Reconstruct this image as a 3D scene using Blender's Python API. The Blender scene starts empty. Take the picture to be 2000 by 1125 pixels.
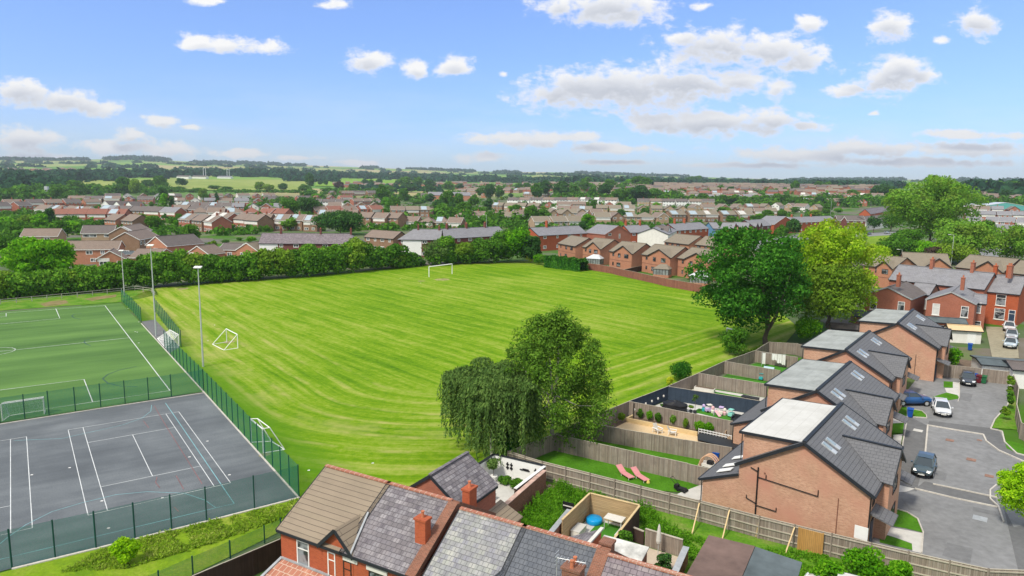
import bpy, bmesh, math, random
import numpy as np
from mathutils import Vector, Matrix

random.seed(7)
rng = np.random.default_rng(7)
scene = bpy.context.scene
COL = scene.collection
R = math.radians

# ------------------------------------------------------------------ camera
CF, CP, CR, CH = 1350.0, R(8.34), R(0.72), 26.65      # focal (px of 2000), pitch down, roll, height
cam_d = bpy.data.cameras.new('camera')
cam = bpy.data.objects.new('camera', cam_d)
COL.objects.link(cam)
cam_d.sensor_width = 36.0
cam_d.lens = CF / 2000.0 * 36.0
cam_d.clip_start = 0.5
cam_d.clip_end = 30000.0
cam.matrix_world = Matrix.Translation((0, 0, CH)) @ Matrix.Rotation(R(90) - CP, 4, 'X') @ Matrix.Rotation(CR, 4, 'Z')
scene.camera = cam

# ------------------------------------------------------------------ light, exposure
SUN_AZ, SUN_EL = R(222), R(52)                          # azimuth clockwise from +Y
scene.view_settings.view_transform = 'Standard'
scene.view_settings.look = 'None'
scene.view_settings.gamma = 1.0
scene.view_settings.exposure = 0.78
sun_d = bpy.data.lights.new('sun', 'SUN')
sun_d.energy = 2.3
sun_d.angle = R(9.0)
sun_d.color = (1.0, 0.93, 0.80)
sun = bpy.data.objects.new('sun', sun_d)
COL.objects.link(sun)
sdir = Vector((math.sin(SUN_AZ) * math.cos(SUN_EL), math.cos(SUN_AZ) * math.cos(SUN_EL), math.sin(SUN_EL)))
sun.rotation_euler = sdir.to_track_quat('Z', 'Y').to_euler()
sun.location = (0, 0, 120)

class NT:
    """small node-tree helper"""
    def __init__(s, tree):
        s.t = tree; s.n = tree.nodes; s.l = tree.links
    def add(s, typ, **kw):
        n = s.n.new(typ)
        for k, v in kw.items():
            setattr(n, k, v)
        return n
    def link(s, a, b): s.l.new(a, b)
    def inp(s, sock, v):
        if hasattr(v, 'is_output'): s.l.new(v, sock)
        else: sock.default_value = v
    def math(s, op, a, b=0.0, c=None, clamp=False):
        n = s.add('ShaderNodeMath', operation=op); n.use_clamp = clamp
        s.inp(n.inputs[0], a); s.inp(n.inputs[1], b)
        if c is not None: s.inp(n.inputs[2], c)
        return n.outputs[0]
    def vmath(s, op, a, b=None, c=None):
        n = s.add('ShaderNodeVectorMath', operation=op)
        s.inp(n.inputs[0], a)
        if b is not None: s.inp(n.inputs[1], b)
        if c is not None: s.inp(n.inputs[2], c)
        return n.outputs['Value'] if op in ('LENGTH', 'DOT_PRODUCT', 'DISTANCE') else n.outputs[0]
    def noise(s, vec, scale, detail=3.0, rough=0.55, dist=0.0):
        n = s.add('ShaderNodeTexNoise')
        if vec is not None: s.l.new(vec, n.inputs['Vector'])
        n.inputs['Scale'].default_value = scale; n.inputs['Detail'].default_value = detail
        n.inputs['Roughness'].default_value = rough; n.inputs['Distortion'].default_value = dist
        return n.outputs['Fac']
    def ramp(s, fac, stops, interp='LINEAR'):
        n = s.add('ShaderNodeValToRGB'); s.l.new(fac, n.inputs[0])
        cr = n.color_ramp; cr.interpolation = interp
        while len(cr.elements) < len(stops): cr.elements.new(0.5)
        for e, (p, c) in zip(cr.elements, stops):
            e.position = p; e.color = (*c, 1) if len(c) == 3 else c
        return n.outputs[0]
    def mix(s, f, a, b, mode='MIX'):
        n = s.add('ShaderNodeMix', data_type='RGBA', blend_type=mode)
        s.inp(n.inputs['Factor'], f)
        for i, v in ((6, a), (7, b)):
            if isinstance(v, tuple) and len(v) == 3: v = (*v, 1)
            s.inp(n.inputs[i], v)
        return n.outputs[2]
    def maprange(s, v, a, b, c=0.0, d=1.0, smooth=False):
        n = s.add('ShaderNodeMapRange'); n.interpolation_type = 'SMOOTHSTEP' if smooth else 'LINEAR'
        s.inp(n.inputs[0], v)
        for i, x in zip((1, 2, 3, 4), (a, b, c, d)): n.inputs[i].default_value = x
        return n.outputs[0]

def build_world():
    w = bpy.data.worlds.new('World'); scene.world = w; w.use_nodes = True
    T = NT(w.node_tree); T.n.clear()
    out = T.add('ShaderNodeOutputWorld')
    sky = T.add('ShaderNodeTexSky', sky_type='NISHITA')
    sky.sun_disc = False; sky.sun_elevation = SUN_EL; sky.sun_rotation = SUN_AZ
    sky.altitude = 60; sky.air_density = 1.0; sky.dust_density = 0.25; sky.ozone_density = 4.5
    bg = T.add('ShaderNodeBackground'); bg.inputs[1].default_value = 0.125
    tc = T.add('ShaderNodeTexCoord').outputs['Generated']
    sep = T.add('ShaderNodeSeparateXYZ'); T.link(tc, sep.inputs[0])
    y = T.math('MAXIMUM', sep.outputs[1], 0.02)
    u = T.math('DIVIDE', sep.outputs[0], y); v = T.math('DIVIDE', sep.outputs[2], y)
    cb = T.add('ShaderNodeCombineXYZ'); T.link(u, cb.inputs[0]); T.link(v, cb.inputs[1])
    uv = cb.outputs[0]
    tint = T.ramp(T.math('MULTIPLY', v, 2.0), [(0.0, (0.48, 0.56, 0.72)), (0.20, (0.55, 0.63, 0.87)), (0.75, (0.78, 0.80, 0.98)), (1.0, (1.1, 1.0, 0.9))])  # top stop, above the view, warmed to lift the ambient light
    T.link(T.mix(1.0, sky.outputs[0], tint, 'MULTIPLY'), bg.inputs[0])
    # clouds: (azimuth tangent, elevation tangent, half width, half height)
    C = []
    def cl(px, py, rx, ry):
        X = px - 1000; Y = py - 562.5; c, s = math.cos(CR), math.sin(CR)
        X, Y = c * X + s * Y, -s * X + c * Y
        dy = math.cos(CP) - Y / CF * math.sin(CP); dz = -math.sin(CP) - Y / CF * math.cos(CP)
        C.append((X / CF / dy, dz / dy, rx / CF * 1.42, ry / CF * 1.6))
    for a in ((1180, 15, 115, 28), (1090, 12, 40, 20), (1400, 92, 95, 35), (1500, 100, 80, 28), (1570, 120, 60, 22), (1340, 75, 40, 20),
              (1200, 178, 165, 40), (1330, 165, 130, 35), (1440, 160, 60, 22), (1130, 165, 80, 28), (1080, 185, 60, 25), (1520, 172, 28, 16),
              (1400, 240, 150, 24), (1500, 232, 80, 18), (1290, 238, 80, 20), (1580, 246, 40, 10),
              (1725, 160, 70, 26), (1760, 135, 50, 24), (1660, 175, 45, 14), (1800, 150, 35, 16),
              (1735, 55, 42, 24), (1905, 45, 52, 24), (1840, 78, 16, 8), (1580, 44, 28, 14), (1370, 12, 20, 9),
              (450, 88, 60, 16), (530, 92, 34, 13), (390, 82, 36, 14), (715, 120, 44, 20), (885, 130, 36, 18), (808, 132, 24, 14), (655, 8, 36, 8), (400, 2, 34, 7),
              (985, 145, 10, 6), (40, 180, 60, 24), (120, 195, 60, 20), (185, 212, 50, 16), (320, 236, 36, 13), (370, 247, 26, 5),
              (50, 272, 75, 20), (250, 266, 34, 14), (210, 288, 80, 12), (330, 292, 60, 13), (480, 300, 60, 9), (580, 309, 50, 5), (60, 308, 80, 8),
              (1020, 272, 120, 14), (1120, 268, 60, 10), (1200, 290, 100, 11), (950, 308, 55, 9), (1690, 290, 110, 17), (1900, 292, 120, 14), (1560, 305, 160, 14),
              (1900, 262, 110, 8), (1800, 318, 220, 8), (1450, 322, 160, 5), (1200, 318, 90, 5), (700, 318, 40, 5), (1710, 224, 14, 4)):
        cl(*a)
    wn = T.add('ShaderNodeTexNoise'); T.link(uv, wn.inputs['Vector']); wn.inputs['Scale'].default_value = 26; wn.inputs['Detail'].default_value = 3
    off = T.vmath('MULTIPLY_ADD', wn.outputs['Color'], (0.016, 0.010, 0), (-0.008, -0.005, 0))
    uvw = T.vmath('ADD', uv, off)
    def field(vec):
        acc = None
        for cx, cy, rx, ry in C:
            q = T.vmath('MULTIPLY_ADD', vec, (1 / rx, 1 / ry, 0), (-cx / rx, -cy / ry, 0))
            l = T.vmath('LENGTH', q)
            acc = l if acc is None else T.math('SMOOTH_MIN', acc, l, 0.12)
        return T.math('SUBTRACT', 1.0, acc)
    d0 = field(uvw)
    uvup = T.vmath('ADD', uvw, (-0.004, 0.016, 0))
    d1 = field(uvup)
    st = T.vmath('MULTIPLY', uvw, (1.0, 1.7, 1.0))
    n1 = T.noise(st, 32, 8, 0.66)
    n2 = T.noise(st, 9, 4, 0.55)
    nn = T.math('ADD', T.math('MULTIPLY', n1, 1.0), T.math('MULTIPLY', n2, 0.5))
    dens = T.math('ADD', d0, T.math('MULTIPLY', T.math('SUBTRACT', nn, 0.82), 1.95))
    cover = T.maprange(dens, -0.03, 0.55, smooth=True)
    # thin veil near the horizon
    veil = T.math('MULTIPLY', T.maprange(v, 0.0, 0.16, 1.0, 0.0), T.maprange(T.noise(T.vmath('MULTIPLY', uv, (1, 5, 1)), 4.5, 5, 0.6), 0.42, 0.75), clamp=True)
    cover = T.math('MAXIMUM', cover, T.math('MULTIPLY', veil, 0.55))
    cover = T.math('MAXIMUM', cover, T.maprange(v, 0.55, 1.3, 0.0, 0.7, True))  # invented cloud layer overhead, out of view, added for brighter ambient light
    shade = T.math('ADD', T.maprange(d1, 0.05, 0.65, 0.0, 1.0), T.math('MULTIPLY', T.math('SUBTRACT', n1, 0.5), -1.1), clamp=True)
    shade = T.math('MULTIPLY', shade, T.maprange(dens, 0.15, 0.7), clamp=True)
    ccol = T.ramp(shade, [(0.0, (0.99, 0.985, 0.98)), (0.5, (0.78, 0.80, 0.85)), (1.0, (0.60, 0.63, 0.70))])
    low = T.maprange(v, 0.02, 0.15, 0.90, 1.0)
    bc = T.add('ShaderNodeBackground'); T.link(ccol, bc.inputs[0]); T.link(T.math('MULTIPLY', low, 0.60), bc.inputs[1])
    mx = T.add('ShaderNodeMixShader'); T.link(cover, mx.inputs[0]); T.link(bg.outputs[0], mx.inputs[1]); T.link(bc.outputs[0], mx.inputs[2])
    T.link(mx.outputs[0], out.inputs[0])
build_world()

# ------------------------------------------------------------------ ground shape and photo-to-ground helpers
AZT = [(-45, 175), (-36.5, 170), (-33, 172), (-27.5, 195), (-25, 178), (-20, 186), (-12.5, 168), (-5, 152), (0, 146), (5, 150), (10.5, 128), (20, 112), (30, 108), (36.5, 108), (45, 105)]
def sstep(a, b, x):
    t = min(1.0, max(0.0, (x - a) / (b - a))); return t * t * (3 - 2 * t)
def ground(x, y):
    s = 0.8 * x + y
    z = 3.2 * min(1.0, max(0.0, (s - 90) / 110))
    d = math.hypot(x, y)
    if d > 600:
        az = math.degrees(math.atan2(x, y))
        A = AZT[0][1] if az < -45 else AZT[-1][1]
        for (a0, v0), (a1, v1) in zip(AZT, AZT[1:]):
            if a0 <= az <= a1: A = v0 + (v1 - v0) * (az - a0) / (a1 - a0)
        wr = sstep(-8, 12, az)
        t = max(0.0, (d - 900) / 5100)
        z += (1 - wr) * A * t ** 1.1 + wr * (22 * sstep(550, 1350, d) + (A - 22) * t ** 1.25)
        if d > 6000: z -= (d - 6000) * 0.03
        z += 5 * math.sin(x / 310 + 1) * math.sin(y / 470) * sstep(1500, 3000, d)
    return z
def ray(px, py):
    X = px - 1000; Y = py - 562.5; c, s = math.cos(CR), math.sin(CR)
    X, Y = c * X + s * Y, -s * X + c * Y
    return (X / CF, math.cos(CP) - Y / CF * math.sin(CP), -math.sin(CP) - Y / CF * math.cos(CP))
def G(px, py, h=0.0):
    """photo pixel -> world point at height h above the ground there"""
    dx, dy, dz = ray(px, py)
    f = lambda t: CH + dz * t - ground(dx * t, dy * t) - h
    t = 20.0; lo = t
    while t < 9000:
        if f(t) < 0: break
        lo = t; t *= 1.012
    else:
        return Vector((dx * 5500, dy * 5500, ground(dx * 5500, dy * 5500) + h))
    hi = t
    for _ in range(24):
        m = (lo + hi) / 2
        if f(m) < 0: hi = m
        else: lo = m
    return Vector((dx * hi, dy * hi, CH + dz * hi))
def HT(base, ytop, h0=0.0):
    """height above ground of a thing standing at world point base whose top shows at photo row ytop"""
    d = base[1]; best = 0; zg = ground(base[0], base[1])
    k = (ray(1000 + base[0] / base[1] * CF, ytop))
    return max(0.3, CH + k[2] / k[1] * d - zg)

ORD = ['first', 'second', 'third', 'fourth', 'fifth', 'sixth', 'seventh', 'eighth', 'ninth', 'tenth', 'eleventh', 'twelfth']
def ordn(i):
    if i < 12: return ORD[i]
    n = i + 1; return f"{n}{'th' if 10 < n % 100 < 14 else {1: 'st', 2: 'nd', 3: 'rd'}.get(n % 10, 'th')}"

# ------------------------------------------------------------------ object helpers
def tag(o, label=None, cat=None, group=None, kind=None):
    if label: o['label'] = label
    if cat: o['category'] = cat
    if group: o['group'] = group
    if kind: o['kind'] = kind
    return o
def empty(name, loc, rz=0.0):
    o = bpy.data.objects.new(name, None); COL.objects.link(o)
    o.location = loc; o.rotation_euler = (0, 0, rz); o.empty_display_size = 0.3
    return o
def copy_tree(o, parent=None):
    c = o.copy(); COL.objects.link(c); c.parent = parent
    for ch in o.children: copy_tree(ch, c)
    return c

class MB:
    def __init__(s): s.v = []; s.f = []; s.m = []; s.mi = 0
    def face(s, pts):
        b = len(s.v); s.v += [tuple(p) for p in pts]; s.f.append(tuple(range(b, b + len(pts)))); s.m.append(s.mi)
    def box(s, x0, x1, y0, y1, z0, z1):
        b = len(s.v)
        s.v += [(x0, y0, z0), (x1, y0, z0), (x1, y1, z0), (x0, y1, z0), (x0, y0, z1), (x1, y0, z1), (x1, y1, z1), (x0, y1, z1)]
        for q in ((0, 3, 2, 1), (4, 5, 6, 7), (0, 1, 5, 4), (1, 2, 6, 5), (2, 3, 7, 6), (3, 0, 4, 7)):
            s.f.append(tuple(b + i for i in q)); s.m.append(s.mi)
        return s
    def bar(s, p, q, w, h, up=(0, 0, 1)):
        p = Vector(p); q = Vector(q); d = (q - p)
        if d.length < 1e-6: return s
        d.normalize(); u = Vector(up)
        if abs(d.dot(u)) > 0.98: u = Vector((1, 0, 0))
        a = d.cross(u).normalized(); c = a.cross(d).normalized(); b = len(s.v)
        for o in (p, q):
            for i, j in ((-1, -1), (1, -1), (1, 1), (-1, 1)): s.v.append(tuple(o + a * (i * w / 2) + c * (j * h / 2)))
        for f in ((3, 2, 1, 0), (4, 5, 6, 7), (0, 1, 5, 4), (1, 2, 6, 5), (2, 3, 7, 6), (3, 0, 4, 7)):
            s.f.append(tuple(b + i for i in f)); s.m.append(s.mi)
        return s
    def tube(s, p, q, r0, r1=None, n=8, caps=True):
        r1 = r0 if r1 is None else r1
        p = Vector(p); q = Vector(q); d = (q - p).normalized()
        u = Vector((0, 0, 1)) if abs(d.z) < 0.9 else Vector((1, 0, 0))
        a = d.cross(u).normalized(); c = d.cross(a); b = len(s.v)
        for o, r in ((p, r0), (q, r1)):
            for i in range(n):
                t = 2 * math.pi * i / n; s.v.append(tuple(o + a * (math.cos(t) * r) + c * (math.sin(t) * r)))
        for i in range(n):
            j = (i + 1) % n; s.f.append((b + i, b + j, b + n + j, b + n + i)); s.m.append(s.mi)
        if caps:
            s.f.append(tuple(b + i for i in range(n))[::-1]); s.m.append(s.mi)
            s.f.append(tuple(b + n + i for i in range(n))); s.m.append(s.mi)
        return s
    def path(s, pts, r, n=6):
        for a, b in zip(pts, pts[1:]): s.tube(a, b, r, n=n)
        return s
    def prism(s, pts, z0, z1):
        n = len(pts); b = len(s.v)
        if sum(pts[i][0] * pts[(i + 1) % n][1] - pts[(i + 1) % n][0] * pts[i][1] for i in range(n)) < 0: pts = pts[::-1]
        s.v += [(p[0], p[1], z0) for p in pts] + [(p[0], p[1], z1) for p in pts]
        s.f.append(tuple(b + i for i in range(n))[::-1]); s.f.append(tuple(b + n + i for i in range(n))); s.m += [s.mi] * 2
        for i in range(n):
            j = (i + 1) % n; s.f.append((b + i, b + j, b + n + j, b + n + i)); s.m.append(s.mi)
        return s
    def slab(s, pts, t):
        """planar polygon given counter-clockwise seen from above, thickened downwards by t"""
        pts = [Vector(p) for p in pts]; n = (pts[1] - pts[0]).cross(pts[2] - pts[0]).normalized()
        if n.z < 0: pts = pts[::-1]; n = -n
        k = len(pts); b = len(s.v)
        s.v += [tuple(p) for p in pts] + [tuple(p - n * t) for p in pts]
        s.f.append(tuple(b + i for i in range(k))); s.f.append(tuple(b + k + i for i in range(k))[::-1]); s.m += [s.mi] * 2
        for i in range(k):
            j = (i + 1) % k; s.f.append((b + i, b + k + i, b + k + j, b + j)); s.m.append(s.mi)
        return s
    def lathe(s, prof, n=12, c=(0, 0, 0)):
        b = len(s.v)
        for r, z in prof:
            for i in range(n):
                t = 2 * math.pi * i / n; s.v.append((c[0] + r * math.cos(t), c[1] + r * math.sin(t), c[2] + z))
        for k in range(len(prof) - 1):
            for i in range(n):
                j = (i + 1) % n; s.f.append((b + k * n + i, b + k * n + j, b + (k + 1) * n + j, b + (k + 1) * n + i)); s.m.append(s.mi)
        s.f.append(tuple(b + (len(prof) - 1) * n + i for i in range(n))); s.m.append(s.mi)
        s.f.append(tuple(b + i for i in range(n))[::-1]); s.m.append(s.mi)
        return s
    def build(s, name, mats, parent=None, loc=None, rz=0.0, smooth=False):
        me = bpy.data.meshes.new(name); me.from_pydata(s.v, [], s.f)
        mats = mats if isinstance(mats, (list, tuple)) else [mats]
        for m in mats: me.materials.append(m)
        if len(mats) > 1: me.polygons.foreach_set('material_index', s.m)
        if smooth: me.polygons.foreach_set('use_smooth', [True] * len(me.polygons))
        me.update(); autouv(me)
        o = bpy.data.objects.new(name, me); COL.objects.link(o)
        if parent is not None: o.parent = parent
        if loc is not None: o.location = loc
        if rz: o.rotation_euler = (0, 0, rz)
        return o

def autouv(me):
    """UV in metres on every face: u horizontal along the face, v up its slope"""
    uvl = me.uv_layers.new(name='uv')
    n = len(me.loops); co = np.empty(len(me.vertices) * 3); me.vertices.foreach_get('co', co); co = co.reshape(-1, 3)
    vi = np.empty(n, dtype=np.int64); me.loops.foreach_get('vertex_index', vi)
    pn = np.empty(len(me.polygons) * 3); me.polygons.foreach_get('normal', pn); pn = pn.reshape(-1, 3)
    lt = np.empty(len(me.polygons), dtype=np.int64); me.polygons.foreach_get('loop_total', lt)
    nl = np.repeat(pn, lt, axis=0)
    t = np.stack([-nl[:, 1], nl[:, 0], np.zeros(n)], 1); L = np.linalg.norm(t, axis=1)
    flat = L < 1e-3; t[flat] = (1, 0, 0); L[flat] = 1; t /= L[:, None]
    b = np.cross(nl, t); p = co[vi]
    uv = np.stack([(p * t).sum(1), (p * b).sum(1)], 1)
    uvl.data.foreach_set('uv', uv.ravel())

def drape(name, pts, off, m, label=None, kind='structure'):
    """flat sheet over the gently sloping ground; pts are world (x, y)"""
    bm = bmesh.new()
    vs = [bm.verts.new((p[0], p[1], 0)) for p in pts]
    bm.faces.new(vs)
    for s0 in (90, 200):
        bmesh.ops.bisect_plane(bm, geom=bm.verts[:] + bm.edges[:] + bm.faces[:], dist=1e-5, plane_co=(0, s0, 0), plane_no=(0.8, 1, 0))
    bmesh.ops.triangulate(bm, faces=bm.faces[:])
    for v in bm.verts: v.co.z = ground(v.co.x, v.co.y) + off
    me = bpy.data.meshes.new(name); bm.to_mesh(me); bm.free()
    me.materials.append(m)
    for p in me.polygons:
        if p.normal.z < 0: p.flip()
    me.update(); autouv(me)
    o = bpy.data.objects.new(name, me); COL.objects.link(o)
    if kind: o['kind'] = kind
    if label: o['label'] = label
    return o
def sheet(name, px, off, m, **k):
    return drape(name, [G(x, y)[:2] for x, y in px], off, m, **k)
def ribbon(mb, pts, w, off=0.03):
    """painted line along world points"""
    pts = [Vector((p[0], p[1])) for p in pts]
    P = [pts[0]]
    for a, b in zip(pts, pts[1:]):
        k = max(1, int((b - a).length / 6))
        for i in range(1, k + 1): P.append(a.lerp(b, i / k))
    nr = []
    for i in range(len(P)):
        d = (P[min(i + 1, len(P) - 1)] - P[max(i - 1, 0)]).normalized(); nr.append(Vector((-d.y, d.x)) * (w / 2))
    z = lambda p: ground(p.x, p.y) + off
    for i in range(len(P) - 1):
        a, b, c, d = P[i] - nr[i], P[i + 1] - nr[i + 1], P[i + 1] + nr[i + 1], P[i] + nr[i]
        mb.face([(a.x, a.y, z(a)), (b.x, b.y, z(b)), (c.x, c.y, z(c)), (d.x, d.y, z(d))])

# ------------------------------------------------------------------ materials
_mats = {}
def pbr(name):
    m = bpy.data.materials.new(name); m.use_nodes = True; T = NT(m.node_tree)
    bs = m.node_tree.nodes['Principled BSDF']; bs.inputs['Specular IOR Level'].default_value = 0.3
    return m, T, bs
def plain(name, col, rough=0.75, var=0.12, scale=3.0, metal=0.0, spec=0.3, coat=0.0, bump=0.0):
    if name in _mats: return _mats[name]
    m, T, bs = pbr(name)
    tc = T.add('ShaderNodeTexCoord').outputs['Object']
    n = T.noise(tc, scale, 5, 0.6); n2 = T.noise(tc, scale * 0.13, 2)
    f = T.math('ADD', T.math('MULTIPLY', n, 0.6), T.math('MULTIPLY', n2, 0.4))
    c0 = tuple(max(0, c * (1 - var * 1.6)) for c in col); c1 = tuple(min(1, c * (1 + var * 1.6)) for c in col)
    T.link(T.mix(T.maprange(f, 0.3, 0.7), c0, c1), bs.inputs['Base Color'])
    bs.inputs['Roughness'].default_value = rough; bs.inputs['Metallic'].default_value = metal
    bs.inputs['Specular IOR Level'].default_value = spec; bs.inputs['Coat Weight'].default_value = coat
    if bump:
        b = T.add('ShaderNodeBump'); b.inputs['Strength'].default_value = bump; b.inputs['Distance'].default_value = 0.05
        T.link(n, b.inputs['Height']); T.link(b.outputs[0], bs.inputs['Normal'])
    _mats[name] = m; return m
def uvnode(T): return T.add('ShaderNodeUVMap').outputs[0]
def brickmat(name, a, b, mortar=(0.42, 0.38, 0.33), scale=1.0, patch=None, mort=0.012):
    if name in _mats: return _mats[name]
    m, T, bs = pbr(name); uv = uvnode(T)
    br = T.add('ShaderNodeTexBrick'); T.link(uv, br.inputs['Vector'])
    br.inputs['Scale'].default_value = 1.0; br.inputs['Brick Width'].default_value = 0.225 * scale; br.inputs['Row Height'].default_value = 0.075 * scale
    br.inputs['Mortar Size'].default_value = mort * scale * 0.6; br.inputs['Bias'].default_value = -0.1
    br.inputs['Color1'].default_value = (*a, 1); br.inputs['Color2'].default_value = (*b, 1); br.inputs['Mortar'].default_value = (*mortar, 1)
    n = T.noise(uv, 0.55, 4, 0.65); col = br.outputs[0]
    col = T.mix(T.maprange(n, 0.35, 0.7, 0.0, 0.5), col, tuple(x * 0.62 for x in a), 'MIX')
    n3 = T.noise(T.vmath('MULTIPLY', uv, (1.0, 3.0, 1.0)), 3.2, 4, 0.7)
    col = T.mix(T.maprange(n3, 0.50, 0.68, 0.0, 0.55), col, tuple(x * 0.55 for x in b), 'MIX')
    if patch: col = T.mix(T.maprange(T.noise(uv, 0.22, 2), 0.45, 0.62), col, patch)
    T.link(col, bs.inputs['Base Color']); bs.inputs['Roughness'].default_value = 0.9
    bp = T.add('ShaderNodeBump'); bp.inputs['Strength'].default_value = 0.35; bp.inputs['Distance'].default_value = 0.01
    T.link(br.outputs['Fac'], bp.inputs['Height']); bp.invert = True; T.link(bp.outputs[0], bs.inputs['Normal'])
    _mats[name] = m; return m
def tilemat(name, cols, w=0.3, h=0.22, gap=(0.05, 0.05, 0.055), gs=0.03, dirt=(0.08, 0.08, 0.06), dirtf=0.35, bump=0.6, ang=0.0, lichen=None):
    """roof covering: overlapping courses, each tile its own tone"""
    if name in _mats: return _mats[name]
    m, T, bs = pbr(name); uv = uvnode(T)
    wv = T.add('ShaderNodeTexNoise'); T.link(uv, wv.inputs['Vector']); wv.inputs['Scale'].default_value = 1.2
    uvw = T.vmath('ADD', uv, T.vmath('MULTIPLY_ADD', wv.outputs['Color'], (0.04, 0.04, 0), (-0.02, -0.02, 0)))
    br = T.add('ShaderNodeTexBrick'); T.link(uvw, br.inputs['Vector'])
    br.inputs['Scale'].default_value = 1.0; br.inputs['Brick Width'].default_value = w; br.inputs['Row Height'].default_value = h
    br.inputs['Mortar Size'].default_value = gs * 0.5; br.inputs['Mortar Smooth'].default_value = 0.4
    br.inputs['Color1'].default_value = (0, 0, 0, 1); br.inputs['Color2'].default_value = (1, 1, 1, 1); br.inputs['Mortar'].default_value = (0.5, 0.5, 0.5, 1)
    sp = T.add('ShaderNodeSeparateXYZ'); T.link(uvw, sp.inputs[0])
    row = T.math('FLOOR', T.math('DIVIDE', sp.outputs[1], h))
    half = T.math('MULTIPLY', T.math('MODULO', T.math('ABSOLUTE', row), 2.0), 0.5)
    colm = T.math('FLOOR', T.math('ADD', T.math('DIVIDE', sp.outputs[0], w), half))
    cb = T.add('ShaderNodeCombineXYZ'); T.link(colm, cb.inputs[0]); T.link(row, cb.inputs[1])
    wn = T.add('ShaderNodeTexWhiteNoise'); wn.noise_dimensions = '2D'; T.link(cb.outputs[0], wn.inputs['Vector'])
    k = len(cols); base = T.ramp(wn.outputs['Value'], [(i / max(1, k - 1), c) for i, c in enumerate(cols)])
    d = T.noise(uv, 0.45, 5, 0.7)
    base = T.mix(T.maprange(d, 0.42, 0.72, 0.0, dirtf), base, dirt)
    if lichen: base = T.mix(T.maprange(T.noise(uv, 2.6, 5, 0.7), 0.62, 0.72, 0.0, 0.6), base, lichen)
    col = T.mix(T.math('MULTIPLY', br.outputs['Fac'], 0.85), base, gap)
    T.link(col, bs.inputs['Base Color']); bs.inputs['Roughness'].default_value = 0.72
    if bump:
        fr = T.math('FRACT', T.math('DIVIDE', sp.outputs[1], h))
        hgt = T.math('ADD', T.math('SUBTRACT', 1.0, fr), T.math('MULTIPLY', br.outputs['Fac'], -0.8))
        bp = T.add('ShaderNodeBump'); bp.inputs['Strength'].default_value = bump; bp.inputs['Distance'].default_value = 0.03
        T.link(hgt, bp.inputs['Height']); T.link(bp.outputs[0], bs.inputs['Normal'])
    _mats[name] = m; return m
def boardmat(name, cols, w=0.14, vertical=True, dark=(0.06, 0.05, 0.04)):
    if name in _mats: return _mats[name]
    m, T, bs = pbr(name); uv = uvnode(T); sp = T.add('ShaderNodeSeparateXYZ'); T.link(uv, sp.inputs[0])
    a = sp.outputs[0] if vertical else sp.outputs[1]; bo = sp.outputs[1] if vertical else sp.outputs[0]
    q = T.math('DIVIDE', a, w); idx = T.math('FLOOR', q); fr = T.math('FRACT', q)
    wn = T.add('ShaderNodeTexWhiteNoise'); wn.noise_dimensions = '1D'; T.link(idx, wn.inputs['W'])
    k = len(cols); col = T.ramp(wn.outputs['Value'], [(i / max(1, k - 1), c) for i, c in enumerate(cols)])
    cb = T.add('ShaderNodeCombineXYZ'); T.link(T.math('MULTIPLY', a, 9.0), cb.inputs[0]); T.link(T.math('MULTIPLY', bo, 1.1), cb.inputs[1])
    g = T.noise(cb.outputs[0], 1.0, 5, 0.7)
    col = T.mix(T.maprange(g, 0.35, 0.7, 0.0, 0.45), col, tuple(x * 0.45 for x in cols[0]))
    st = T.noise(T.vmath('MULTIPLY', uv, (0.5, 0.9, 1)), 1.3, 3)
    col = T.mix(T.maprange(st, 0.5, 0.7, 0.0, 0.35), col, tuple(x * 0.5 for x in cols[-1]))
    gapf = T.maprange(T.math('ABSOLUTE', T.math('SUBTRACT', fr, 0.5)), 0.42, 0.49)
    col = T.mix(T.math('MULTIPLY', gapf, 0.8), col, dark)
    T.link(col, bs.inputs['Base Color']); bs.inputs['Roughness'].default_value = 0.88
    _mats[name] = m; return m
def glassmat(name='window glass', col=(0.03, 0.035, 0.04)):
    if name in _mats: return _mats[name]
    m, T, bs = pbr(name)
    tc = T.add('ShaderNodeTexCoord').outputs['Object']
    oi = T.add('ShaderNodeObjectInfo')
    n = T.noise(T.vmath('ADD', tc, oi.outputs['Location']), 1.1, 2)
    T.link(T.mix(T.maprange(n, 0.48, 0.56), col, tuple(min(1, c * 4 + 0.12) for c in col)), bs.inputs['Base Color'])
    bs.inputs['Roughness'].default_value = 0.08; bs.inputs['Specular IOR Level'].default_value = 0.8
    _mats[name] = m; return m
def meshmat():
    m = bpy.data.materials.new('green weld mesh'); m.use_nodes = True; T = NT(m.node_tree); T.n.clear()
    out = T.add('ShaderNodeOutputMaterial'); uv = uvnode(T); sp = T.add('ShaderNodeSeparateXYZ'); T.link(uv, sp.inputs[0])
    def lines(v, p, w): return T.math('LESS_THAN', T.math('FRACT', T.math('DIVIDE', v, p)), w / p)
    a = T.math('MAXIMUM', lines(sp.outputs[0], 0.05, 0.013), lines(sp.outputs[1], 0.05, 0.013))
    d = T.add('ShaderNodeBsdfPrincipled'); d.inputs['Base Color'].default_value = (0.001, 0.17, 0.125, 1); d.inputs['Roughness'].default_value = 0.5
    tr = T.add('ShaderNodeBsdfTransparent'); mx = T.add('ShaderNodeMixShader')
    T.link(T.math('MULTIPLY', a, 0.9), mx.inputs[0]); T.link(tr.outputs[0], mx.inputs[1]); T.link(d.outputs[0], mx.inputs[2]); T.link(mx.outputs[0], out.inputs[0])
    return m
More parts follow.
